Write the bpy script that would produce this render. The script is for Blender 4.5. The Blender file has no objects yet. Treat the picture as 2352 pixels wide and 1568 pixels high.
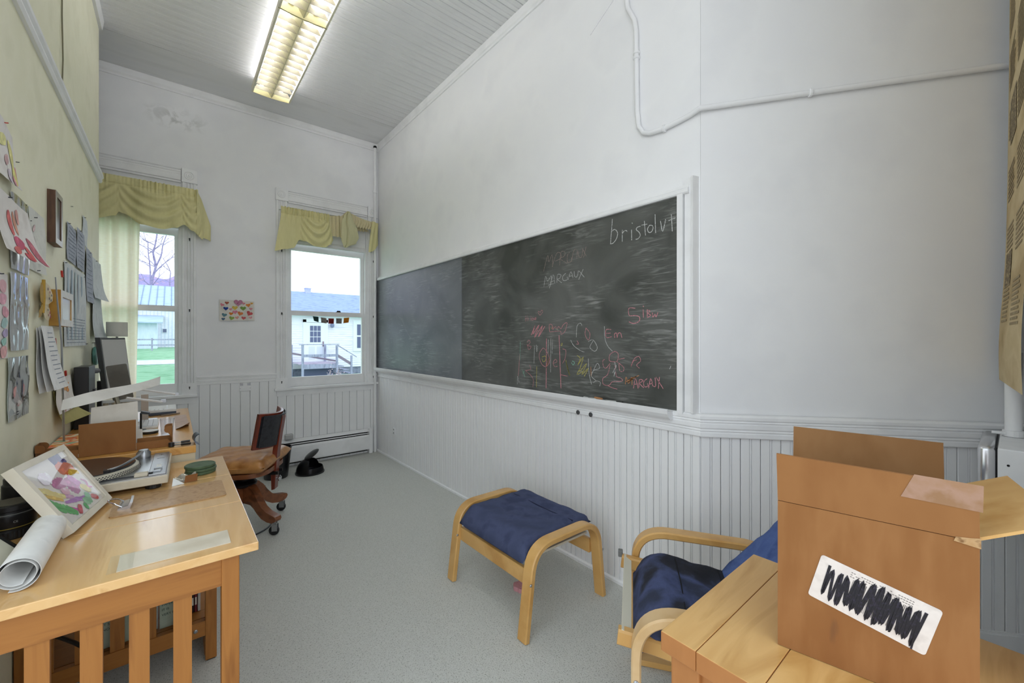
import bpy, bmesh, math, random
from mathutils import Vector, Matrix

S = bpy.context.scene
COL = S.collection
R = math.radians
random.seed(7)

# ---------------------------------------------------------------- camera
cam_d = bpy.data.cameras.new('camera')
cam_d.sensor_width = 36.0
cam_d.lens = 36.0 * 947.5 / 2352.0
cam_d.shift_y = -7.0 / 2352.0
cam_d.clip_start = 0.02
cam_d.clip_end = 1000
cam = bpy.data.objects.new('camera', cam_d)
cam.location = (0, 0, 1.25)
cam.rotation_euler = (R(90), 0, -R(39.39))
COL.objects.link(cam)
S.camera = cam

# ---------------------------------------------------------------- view, overcast sky
S.view_settings.view_transform = 'Standard'
S.view_settings.look = 'None'
S.view_settings.gamma = 1.0
S.view_settings.use_curve_mapping = False
S.view_settings.exposure = 1.72

world = bpy.data.worlds.new('sky')
S.world = world
world.use_nodes = True
wn = world.node_tree
wn.nodes.clear()
w_out = wn.nodes.new('ShaderNodeOutputWorld')
w_bg = wn.nodes.new('ShaderNodeBackground')
w_co = wn.nodes.new('ShaderNodeTexCoord')
w_sep = wn.nodes.new('ShaderNodeSeparateXYZ')
w_rmp = wn.nodes.new('ShaderNodeValToRGB')
w_rmp.color_ramp.elements[0].position = 0.0
w_rmp.color_ramp.elements[0].color = (0.93, 0.95, 1.0, 1)
w_rmp.color_ramp.elements[1].position = 0.6
w_rmp.color_ramp.elements[1].color = (0.80, 0.92, 1.0, 1)
wn.links.new(w_co.outputs['Generated'], w_sep.inputs[0])
wn.links.new(w_sep.outputs['Z'], w_rmp.inputs[0])
wn.links.new(w_rmp.outputs[0], w_bg.inputs['Color'])
w_bg.inputs['Strength'].default_value = 0.62
wn.links.new(w_bg.outputs[0], w_out.inputs[0])

# ---------------------------------------------------------------- helpers
def lin(c):
    if isinstance(c, str):
        c = c.lstrip('#')
        c = [int(c[i:i + 2], 16) / 255 for i in (0, 2, 4)]
    return tuple((v / 12.92 if v <= 0.04045 else ((v + 0.055) / 1.055) ** 2.4) for v in c)

MATS = {}

def mat(name, col, rough=0.6, col2=None, scale=(8, 8, 8), detail=4.0, lo=0.35, hi=0.65, bump=0.0,
        bump_scale=None, metal=0.0, spec=0.4, coat=0.0, trans=0.0, distort=0.0, emit=None, emit_s=0.0, kind='noise', sss=0.0):
    if name in MATS:
        return MATS[name]
    m = bpy.data.materials.new(name)
    m.use_nodes = True
    nt = m.node_tree
    b = nt.nodes['Principled BSDF']
    c1 = lin(col)
    b.inputs['Base Color'].default_value = (*c1, 1)
    b.inputs['Roughness'].default_value = rough
    b.inputs['Metallic'].default_value = metal
    b.inputs['Specular IOR Level'].default_value = spec
    b.inputs['Coat Weight'].default_value = coat
    b.inputs['Coat Roughness'].default_value = 0.09
    b.inputs['Transmission Weight'].default_value = trans
    if emit:
        b.inputs['Emission Color'].default_value = (*lin(emit), 1)
        b.inputs['Emission Strength'].default_value = emit_s
    tc = nt.nodes.new('ShaderNodeTexCoord')
    mp = nt.nodes.new('ShaderNodeMapping')
    mp.inputs['Scale'].default_value = scale
    nt.links.new(tc.outputs['Object'], mp.inputs[0])
    if kind == 'wave':
        tx = nt.nodes.new('ShaderNodeTexWave')
        tx.inputs['Scale'].default_value = 1.0
        tx.inputs['Distortion'].default_value = distort
        tx.inputs['Detail'].default_value = detail
        fac = tx.outputs['Fac']
    elif kind == 'voronoi':
        tx = nt.nodes.new('ShaderNodeTexVoronoi')
        tx.inputs['Scale'].default_value = 1.0
        fac = tx.outputs['Distance']
    else:
        tx = nt.nodes.new('ShaderNodeTexNoise')
        tx.inputs['Scale'].default_value = 1.0
        tx.inputs['Detail'].default_value = detail
        tx.inputs['Distortion'].default_value = distort
        fac = tx.outputs['Fac']
    nt.links.new(mp.outputs[0], tx.inputs['Vector'])
    if col2 is not None:
        rp = nt.nodes.new('ShaderNodeValToRGB')
        cols = [col] + (list(col2) if isinstance(col2, (list, tuple)) else [col2])
        el = rp.color_ramp.elements
        while len(el) < len(cols):
            el.new(0.5)
        for i, c in enumerate(cols):
            el[i].position = lo + (hi - lo) * i / (len(cols) - 1)
            el[i].color = (*lin(c), 1)
        nt.links.new(fac, rp.inputs[0])
        nt.links.new(rp.outputs[0], b.inputs['Base Color'])
    if bump > 0:
        bp = nt.nodes.new('ShaderNodeBump')
        bp.inputs['Strength'].default_value = bump
        bp.inputs['Distance'].default_value = 0.004
        src = fac
        if bump_scale:
            t2 = nt.nodes.new('ShaderNodeTexNoise')
            t2.inputs['Scale'].default_value = bump_scale
            t2.inputs['Detail'].default_value = 3
            nt.links.new(tc.outputs['Object'], t2.inputs['Vector'])
            src = t2.outputs['Fac']
        nt.links.new(src, bp.inputs['Height'])
        nt.links.new(bp.outputs[0], b.inputs['Normal'])
    MATS[name] = m
    return m

def clear_mat(name, tint=(1, 1, 1), refl=0.08, rough=0.02):
    """thin clear sheet: mostly see-through with a Fresnel gloss"""
    if name in MATS:
        return MATS[name]
    m = bpy.data.materials.new(name)
    m.use_nodes = True
    nt = m.node_tree
    nt.nodes.clear()
    o = nt.nodes.new('ShaderNodeOutputMaterial')
    t = nt.nodes.new('ShaderNodeBsdfTransparent')
    t.inputs[0].default_value = (*tint, 1)
    g = nt.nodes.new('ShaderNodeBsdfGlossy')
    g.inputs['Roughness'].default_value = rough
    lw = nt.nodes.new('ShaderNodeLayerWeight')
    mx = nt.nodes.new('ShaderNodeMixShader')
    pw = nt.nodes.new('ShaderNodeMath')
    pw.operation = 'POWER'
    pw.inputs[1].default_value = 5.0
    nt.links.new(lw.outputs['Facing'], pw.inputs[0])
    md = nt.nodes.new('ShaderNodeMath')
    md.operation = 'MULTIPLY_ADD'
    md.inputs[1].default_value = 0.85
    md.inputs[2].default_value = refl
    md.use_clamp = True
    nt.links.new(pw.outputs[0], md.inputs[0])
    nt.links.new(md.outputs[0], mx.inputs[0])
    nt.links.new(t.outputs[0], mx.inputs[1])
    nt.links.new(g.outputs[0], mx.inputs[2])
    nt.links.new(mx.outputs[0], o.inputs[0])
    MATS[name] = m
    return m

def cloth_mat(name, col, col2, transl=0.35, scale=(60, 60, 60), bump=0.25):
    if name in MATS:
        return MATS[name]
    m = bpy.data.materials.new(name)
    m.use_nodes = True
    nt = m.node_tree
    nt.nodes.clear()
    o = nt.nodes.new('ShaderNodeOutputMaterial')
    d = nt.nodes.new('ShaderNodeBsdfDiffuse')
    t = nt.nodes.new('ShaderNodeBsdfTranslucent')
    mx = nt.nodes.new('ShaderNodeMixShader')
    mx.inputs[0].default_value = transl
    tc = nt.nodes.new('ShaderNodeTexCoord')
    mp = nt.nodes.new('ShaderNodeMapping')
    mp.inputs['Scale'].default_value = scale
    n = nt.nodes.new('ShaderNodeTexNoise')
    n.inputs['Scale'].default_value = 1
    n.inputs['Detail'].default_value = 3
    rp = nt.nodes.new('ShaderNodeValToRGB')
    rp.color_ramp.elements[0].color = (*lin(col), 1)
    rp.color_ramp.elements[1].color = (*lin(col2), 1)
    rp.color_ramp.elements[0].position = 0.3
    rp.color_ramp.elements[1].position = 0.7
    bp = nt.nodes.new('ShaderNodeBump')
    bp.inputs['Strength'].default_value = bump
    bp.inputs['Distance'].default_value = 0.002
    L = nt.links.new
    L(tc.outputs['Object'], mp.inputs[0])
    L(mp.outputs[0], n.inputs['Vector'])
    L(n.outputs['Fac'], rp.inputs[0])
    L(n.outputs['Fac'], bp.inputs['Height'])
    L(rp.outputs[0], d.inputs[0])
    L(rp.outputs[0], t.inputs[0])
    L(bp.outputs[0], d.inputs['Normal'])
    L(d.outputs[0], mx.inputs[1])
    L(t.outputs[0], mx.inputs[2])
    L(mx.outputs[0], o.inputs[0])
    MATS[name] = m
    return m

WM = {}

def BM():
    return bmesh.new()

def thing(name, label, cat, loc=(0, 0, 0), rotz=0.0, group=None):
    o = bpy.data.objects.new(name, None)
    o.empty_display_size = 0.05
    o.location = loc
    o.rotation_euler = (0, 0, rotz)
    COL.objects.link(o)
    WM[o.name] = Matrix.Translation(Vector(loc)) @ Matrix.Rotation(rotz, 4, 'Z')
    o['label'] = label
    o['category'] = cat
    if group:
        o['group'] = group
    return o

def tag(o, label, cat, group=None):
    o['label'] = label
    o['category'] = cat
    if group:
        o['group'] = group
    return o

def part(name, bm, m, parent=None, world=False, smooth=False, label=None, kind=None):
    """bm in the parent's local frame, or in world coordinates when world=True"""
    bmesh.ops.recalc_face_normals(bm, faces=bm.faces[:])
    me = bpy.data.meshes.new(name)
    bm.to_mesh(me)
    bm.free()
    if m is not None:
        for mm in (m if isinstance(m, (list, tuple)) else [m]):
            me.materials.append(mm)
    if smooth:
        for p in me.polygons:
            p.use_smooth = True
        try:
            me.set_sharp_from_angle(angle=R(smooth if smooth is not True else 40))
        except Exception:
            pass
    o = bpy.data.objects.new(name, me)
    COL.objects.link(o)
    if parent is not None:
        o.parent = parent
        if world:
            o.matrix_parent_inverse = WM[parent.name].inverted()
            WM[o.name] = Matrix.Identity(4)
        else:
            WM[o.name] = WM[parent.name].copy()
    else:
        WM[o.name] = Matrix.Identity(4)
    if label:
        o['label'] = label
    if kind:
        o['kind'] = kind
    return o

def struct(name, bm, m, **k):
    return part(name, bm, m, world=True, kind='structure', **k)

def share(name, src, parent, loc, rotz=0.0, world=False):
    o = bpy.data.objects.new(name, src.data)
    COL.objects.link(o)
    o.parent = parent
    if world:
        o.matrix_parent_inverse = WM[parent.name].inverted()
    o.location = loc
    o.rotation_euler = (0, 0, rotz)
    return o

def copy_tree(root, loc=None, rotz=None):
    r = root.copy()
    COL.objects.link(r)
    if loc is not None:
        r.location = loc
    if rotz is not None:
        r.rotation_euler = (0, 0, rotz)
    for ch in list(root.children):
        c = ch.copy()
        COL.objects.link(c)
        c.parent = r
        for g in list(ch.children):
            d = g.copy()
            COL.objects.link(d)
            d.parent = c
    return r

def box(bm, x0, x1, y0, y1, z0, z1, M=None, bev=0.0):
    vs = [Vector(p) for p in ((x0, y0, z0), (x1, y0, z0), (x1, y1, z0), (x0, y1, z0), (x0, y0, z1), (x1, y0, z1), (x1, y1, z1), (x0, y1, z1))]
    if M is not None:
        vs = [M @ v for v in vs]
    v = [bm.verts.new(p) for p in vs]
    fs = [bm.faces.new([v[i] for i in f]) for f in ((3, 2, 1, 0), (4, 5, 6, 7), (0, 1, 5, 4), (1, 2, 6, 5), (2, 3, 7, 6), (3, 0, 4, 7))]
    if bev > 0:
        es = list({e for f in fs for e in f.edges})
        bmesh.ops.bevel(bm, geom=es, offset=bev, segments=2, profile=0.5, affect='EDGES', clamp_overlap=True)
    return bm

def bxo(x0, x1, y0, y1, z0, z1, M=None, bev=0.0):
    return box(BM(), x0, x1, y0, y1, z0, z1, M, bev)

def prism(bm, poly, vec):
    """solid: polygon (3-D points) pushed along vec"""
    vec = Vector(vec)
    a = [bm.verts.new(Vector(p)) for p in poly]
    b = [bm.verts.new(Vector(p) + vec) for p in poly]
    bm.faces.new(list(reversed(a)))
    bm.faces.new(b)
    n = len(poly)
    for i in range(n):
        bm.faces.new([a[i], a[(i + 1) % n], b[(i + 1) % n], b[i]])
    return bm

def tube(bm, pts, r, n=10, cap=True, radii=None):
    pts = [Vector(p) for p in pts]
    rings = []
    up = Vector((0, 0, 1))
    prev = None
    for i, p in enumerate(pts):
        if i == 0:
            t = pts[1] - pts[0]
        elif i == len(pts) - 1:
            t = pts[-1] - pts[-2]
        else:
            t = (pts[i + 1] - p).normalized() + (p - pts[i - 1]).normalized()
        t = t.normalized() if t.length > 1e-9 else Vector((0, 0, 1))
        if prev is None:
            a = t.cross(up)
            if a.length < 1e-3:
                a = t.cross(Vector((1, 0, 0)))
        else:
            a = prev - t * prev.dot(t)
        a.normalize()
        prev = a
        b = t.cross(a)
        rr = radii[i] if radii else r
        rings.append([bm.verts.new(p + (a * math.cos(2 * math.pi * k / n) + b * math.sin(2 * math.pi * k / n)) * rr) for k in range(n)])
    for i in range(len(rings) - 1):
        for k in range(n):
            bm.faces.new([rings[i][k], rings[i][(k + 1) % n], rings[i + 1][(k + 1) % n], rings[i + 1][k]])
    if cap:
        bm.faces.new(list(reversed(rings[0])))
        bm.faces.new(rings[-1])
    return bm

def lathe(bm, prof, c=(0, 0, 0), n=24, M=None):
    """prof: (radius, z) from bottom to top"""
    c = Vector(c)
    rings = []
    for r, z in prof:
        ring = []
        for k in range(n):
            p = Vector((max(r, 1e-4) * math.cos(2 * math.pi * k / n), max(r, 1e-4) * math.sin(2 * math.pi * k / n), z))
            ring.append(bm.verts.new((M @ p if M is not None else p) + c))
        rings.append(ring)
    for i in range(len(rings) - 1):
        for k in range(n):
            bm.faces.new([rings[i][k], rings[i][(k + 1) % n], rings[i + 1][(k + 1) % n], rings[i + 1][k]])
    bm.faces.new(list(reversed(rings[0])))
    bm.faces.new(rings[-1])
    return bm

def sheet(bm, f, nu, nv, th=0.0004, flip=False):
    """thin solid sheet: f(u,v) -> point, u,v in 0..1"""
    P = [[Vector(f(i / nu, j / nv)) for j in range(nv + 1)] for i in range(nu + 1)]
    def nrm(i, j):
        a = P[min(i + 1, nu)][j] - P[max(i - 1, 0)][j]
        b = P[i][min(j + 1, nv)] - P[i][max(j - 1, 0)]
        c = a.cross(b)
        return c.normalized() if c.length > 1e-12 else Vector((0, 0, 1))
    s = -1 if flip else 1
    A = [[bm.verts.new(P[i][j]) for j in range(nv + 1)] for i in range(nu + 1)]
    B = [[bm.verts.new(P[i][j] + nrm(i, j) * th * s) for j in range(nv + 1)] for i in range(nu + 1)]
    for i in range(nu):
        for j in range(nv):
            bm.faces.new([A[i][j], A[i][j + 1], A[i + 1][j + 1], A[i + 1][j]])
            bm.faces.new([B[i][j], B[i + 1][j], B[i + 1][j + 1], B[i][j + 1]])
    for i in range(nu):
        bm.faces.new([A[i][0], A[i + 1][0], B[i + 1][0], B[i][0]])
        bm.faces.new([A[i][nv], B[i][nv], B[i + 1][nv], A[i + 1][nv]])
    for j in range(nv):
        bm.faces.new([A[0][j], B[0][j], B[0][j + 1], A[0][j + 1]])
        bm.faces.new([A[nu][j], A[nu][j + 1], B[nu][j + 1], B[nu][j]])
    return bm

def sweep(bm, path, prof, closed=False):
    """path: list of (origin, axis_a, axis_b); prof: 2-D points in (a,b)"""
    rings = []
    for o, a, b in path:
        o, a, b = Vector(o), Vector(a), Vector(b)
        rings.append([bm.verts.new(o + a * p[0] + b * p[1]) for p in prof])
    n = len(prof)
    for i in range(len(rings) - 1):
        for k in range(n):
            bm.faces.new([rings[i][k], rings[i][(k + 1) % n], rings[i + 1][(k + 1) % n], rings[i + 1][k]])
    bm.faces.new(list(reversed(rings[0])))
    bm.faces.new(rings[-1])
    return bm

def bent(bm, pts, width_axis, w, th, rad=0.06, seg=8):
    """bent laminated wood: rectangle (w along width_axis, th in plane) along a rounded polyline"""
    W = Vector(width_axis).normalized()
    pts = [Vector(p) for p in pts]
    out = [pts[0]]
    for i in range(1, len(pts) - 1):
        p, a, b = pts[i], pts[i - 1], pts[i + 1]
        d0 = (a - p)
        d1 = (b - p)
        r = min(rad, d0.length * 0.48, d1.length * 0.48)
        p0 = p + d0.normalized() * r
        p1 = p + d1.normalized() * r
        for k in range(seg + 1):
            t = k / seg
            out.append(p0 * (1 - t) ** 2 + p * 2 * t * (1 - t) + p1 * t * t)
    out.append(pts[-1])
    path = []
    for i, p in enumerate(out):
        if i == 0:
            t = out[1] - out[0]
        elif i == len(out) - 1:
            t = out[-1] - out[-2]
        else:
            t = (out[i + 1] - p).normalized() + (p - out[i - 1]).normalized()
        t.normalize()
        n = W.cross(t).normalized()
        path.append((p, W, n))
    e = min(w, th) * 0.18
    h, q = w / 2, th / 2
    prof = [(-h + e, -q), (h - e, -q), (h, -q + e), (h, q - e), (h - e, q), (-h + e, q), (-h, q - e), (-h, -q + e)]
    return sweep(bm, path, prof)

def disc(bm, c, r, axis='x', th=0.002, n=20):
    M = {'x': Matrix.Rotation(R(90), 4, 'Y'), 'y': Matrix.Rotation(R(-90), 4, 'X'), 'z': Matrix.Identity(4)}[axis]
    return lathe(bm, [(r, 0), (r, th)], c, n, M)

def stroke(bm, pts, w, to3d, th=0.0006):
    """flat ribbon following 2-D points; to3d(p, h) puts it on a surface"""
    pts = [Vector((p[0], p[1])) for p in pts]
    L, Rr = [], []
    for i, p in enumerate(pts):
        t = (pts[min(i + 1, len(pts) - 1)] - pts[max(i - 1, 0)])
        t = t.normalized() if t.length > 1e-9 else Vector((1, 0))
        n = Vector((-t.y, t.x)) * (w / 2)
        L.append(p + n)
        Rr.append(p - n)
    rows = []
    for a, b in zip(L, Rr):
        rows.append([bm.verts.new(to3d(a, 0)), bm.verts.new(to3d(b, 0)), bm.verts.new(to3d(b, th)), bm.verts.new(to3d(a, th))])
    for i in range(len(rows) - 1):
        for k in range(4):
            bm.faces.new([rows[i][k], rows[i][(k + 1) % 4], rows[i + 1][(k + 1) % 4], rows[i + 1][k]])
    bm.faces.new(list(reversed(rows[0])))
    bm.faces.new(rows[-1])
    return bm

def brush(bm, pts, w, to3d, th=0.0002, seed=1):
    """tapering paint stroke"""
    rg = random.Random(seed)
    pts = [Vector((p[0], p[1])) for p in pts]
    n = len(pts)
    rows = []
    for i, p in enumerate(pts):
        t = (pts[min(i + 1, n - 1)] - pts[max(i - 1, 0)])
        t = t.normalized() if t.length > 1e-9 else Vector((1, 0))
        nn_ = Vector((-t.y, t.x))
        k = i / (n - 1)
        wk = w * (0.12 + 0.88 * math.sqrt(max(0.0, math.sin(math.pi * (0.04 + 0.92 * k)))))
        a = p + nn_ * wk * 0.5 * rg.uniform(0.8, 1.15)
        b = p - nn_ * wk * 0.5 * rg.uniform(0.8, 1.15)
        rows.append([bm.verts.new(to3d(a, 0)), bm.verts.new(to3d(b, 0)), bm.verts.new(to3d(b, th)), bm.verts.new(to3d(a, th))])
    for i in range(len(rows) - 1):
        for k in range(4):
            bm.faces.new([rows[i][k], rows[i][(k + 1) % 4], rows[i + 1][(k + 1) % 4], rows[i + 1][k]])
    bm.faces.new(list(reversed(rows[0])))
    bm.faces.new(rows[-1])
    return bm

def smooth_pts(pts, n=4):
    if len(pts) < 3:
        return pts
    out = []
    for i in range(len(pts) - 1):
        p0, p1, p2, p3 = pts[max(i - 1, 0)], pts[i], pts[i + 1], pts[min(i + 2, len(pts) - 1)]
        for k in range(n):
            t = k / n
            out.append(tuple(0.5 * ((2 * p1[d]) + (-p0[d] + p2[d]) * t + (2 * p0[d] - 5 * p1[d] + 4 * p2[d] - p3[d]) * t * t + (-p0[d] + 3 * p1[d] - 3 * p2[d] + p3[d]) * t ** 3) for d in range(len(p1))))
    out.append(tuple(pts[-1]))
    return out

# ---------------------------------------------------------------- materials
M_wall = mat('white_plaster', '#efeff0', 0.85, ['#f1f1f1', '#ececed'], (3, 3, 3), bump=0.08, bump_scale=60)
M_trim = mat('white_paint', '#f0f0f0', 0.45, ['#f2f2f2', '#ebebeb'], (6, 6, 6), spec=0.4)
M_bead = mat('white_wainscot', '#eeeeee', 0.5, ['#f0f0f0', '#e8e8e8'], (5, 5, 1.5), spec=0.35)
M_ceil = mat('white_ceiling_paint', '#eeeeef', 0.6, ['#f0f0f0', '#e9e9e9'], (2, 9, 2))
M_green = mat('yellow_green_paint', '#efecd0', 0.6, ['#f2efd5', '#ebe8cc'], (5, 5, 5), bump=0.1, bump_scale=120)
M_carpet = mat('grey_carpet', '#bcbcb6', 0.95, ['#d0d0ca', '#97978f'], (170, 170, 170), detail=3, lo=0.30, hi=0.72, bump=0.6, spec=0.1)
M_glass = clear_mat('window_glass', (0.97, 0.99, 1.0), 0.015)
M_clear = clear_mat('clear_plastic', (0.96, 0.97, 0.97), 0.22, 0.06)
M_picglass = clear_mat('picture_glass', (0.99, 0.99, 0.99), 0.03)
M_drinkglass = clear_mat('drinking_glass', (0.93, 0.94, 0.95), 0.16, 0.02)
M_black = mat('black_plastic', '#17171a', 0.3, spec=0.5)
M_blackmetal = mat('black_metal', '#141416', 0.42, metal=0.3)
M_chrome = mat('chrome', '#c9c9cc', 0.18, metal=1.0)
M_steel = mat('brushed_steel', '#a9abae', 0.32, metal=0.9)
M_desk = mat('blond_maple', '#d9a866', 0.28, ['#e2b679', '#c8924f'], (14, 1.6, 14), detail=5, distort=1.2, lo=0.3, hi=0.75, coat=1.0)
M_desk_d = mat('honey_oak', '#9a6229', 0.4, ['#a46b30', '#865220'], (40, 40, 3.0), detail=5, distort=0.8, lo=0.3, hi=0.75)
M_desk_x = mat('honey_oak_rail', '#9a6229', 0.4, ['#a46b30', '#865220'], (3.0, 40, 40), detail=5, distort=0.8, lo=0.3, hi=0.75)
M_birch = mat('birch_veneer', '#d0a05c', 0.35, ['#d8aa68', '#c4924e'], (5, 5, 5), detail=5, coat=0.15)
M_birch_l = mat('pale_birch_veneer', '#dcb783', 0.35, ['#e3c191', '#d2a971'], (5, 5, 5), detail=5, coat=0.15)
M_table = mat('worn_table_top', '#cfa061', 0.45, ['#d9ad6e', '#b98848'], (3, 12, 9), detail=7, distort=1.4, lo=0.28, hi=0.75, coat=0.1)
M_table_d = mat('table_edge_wood', '#a56a38', 0.45, ['#ad7340', '#8f5a2c'], (10, 10, 3), detail=5, lo=0.3, hi=0.75)
M_navy = mat('navy_cotton', '#464d68', 0.9, ['#4c5370', '#3f4560'], (12, 12, 12), detail=5, bump=0.12, bump_scale=300, spec=0.15)
M_navy_d = mat('faded_navy_cotton', '#3a3f52', 0.9, ['#4d567a', '#33353f', '#2a2b31'], (6, 6, 6), detail=7, bump=0.35, bump_scale=300, spec=0.15)
M_card = mat('brown_cardboard', '#8f6139', 0.8, ['#95673e', '#855731'], (7, 7, 3), detail=6, spec=0.2)
M_card_in = mat('cardboard_inside', '#8a6440', 0.85, ['#906a46', '#7e5835'], (7, 7, 3), detail=6, spec=0.15)
M_white = mat('white_paper', '#ececea', 0.7, ['#f0f0ee', '#e4e4e2'], (20, 20, 20))
M_cream = mat('cream_plastic', '#dcd3bf', 0.5, ['#e0d8c5', '#d4cab4'], (20, 20, 20))
M_redwood = mat('red_mahogany', '#6b2a18', 0.3, ['#7b3320', '#531c10'], (20, 20, 3), detail=5, coat=0.4)
M_walnut = mat('walnut', '#7a4628', 0.32, ['#8a5230', '#63361c'], (6, 20, 20), detail=5, coat=0.3)
M_leather = mat('tan_leather', '#b27a42', 0.3, ['#c08950', '#98622f'], (9, 9, 9), detail=5, bump=0.2, bump_scale=90, spec=0.5)
M_darkleather = mat('black_leather', '#26262a', 0.38, ['#2c2c31', '#1d1d20'], (40, 40, 40), bump=0.1)
M_slate = None  # chalkboard, below
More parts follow.
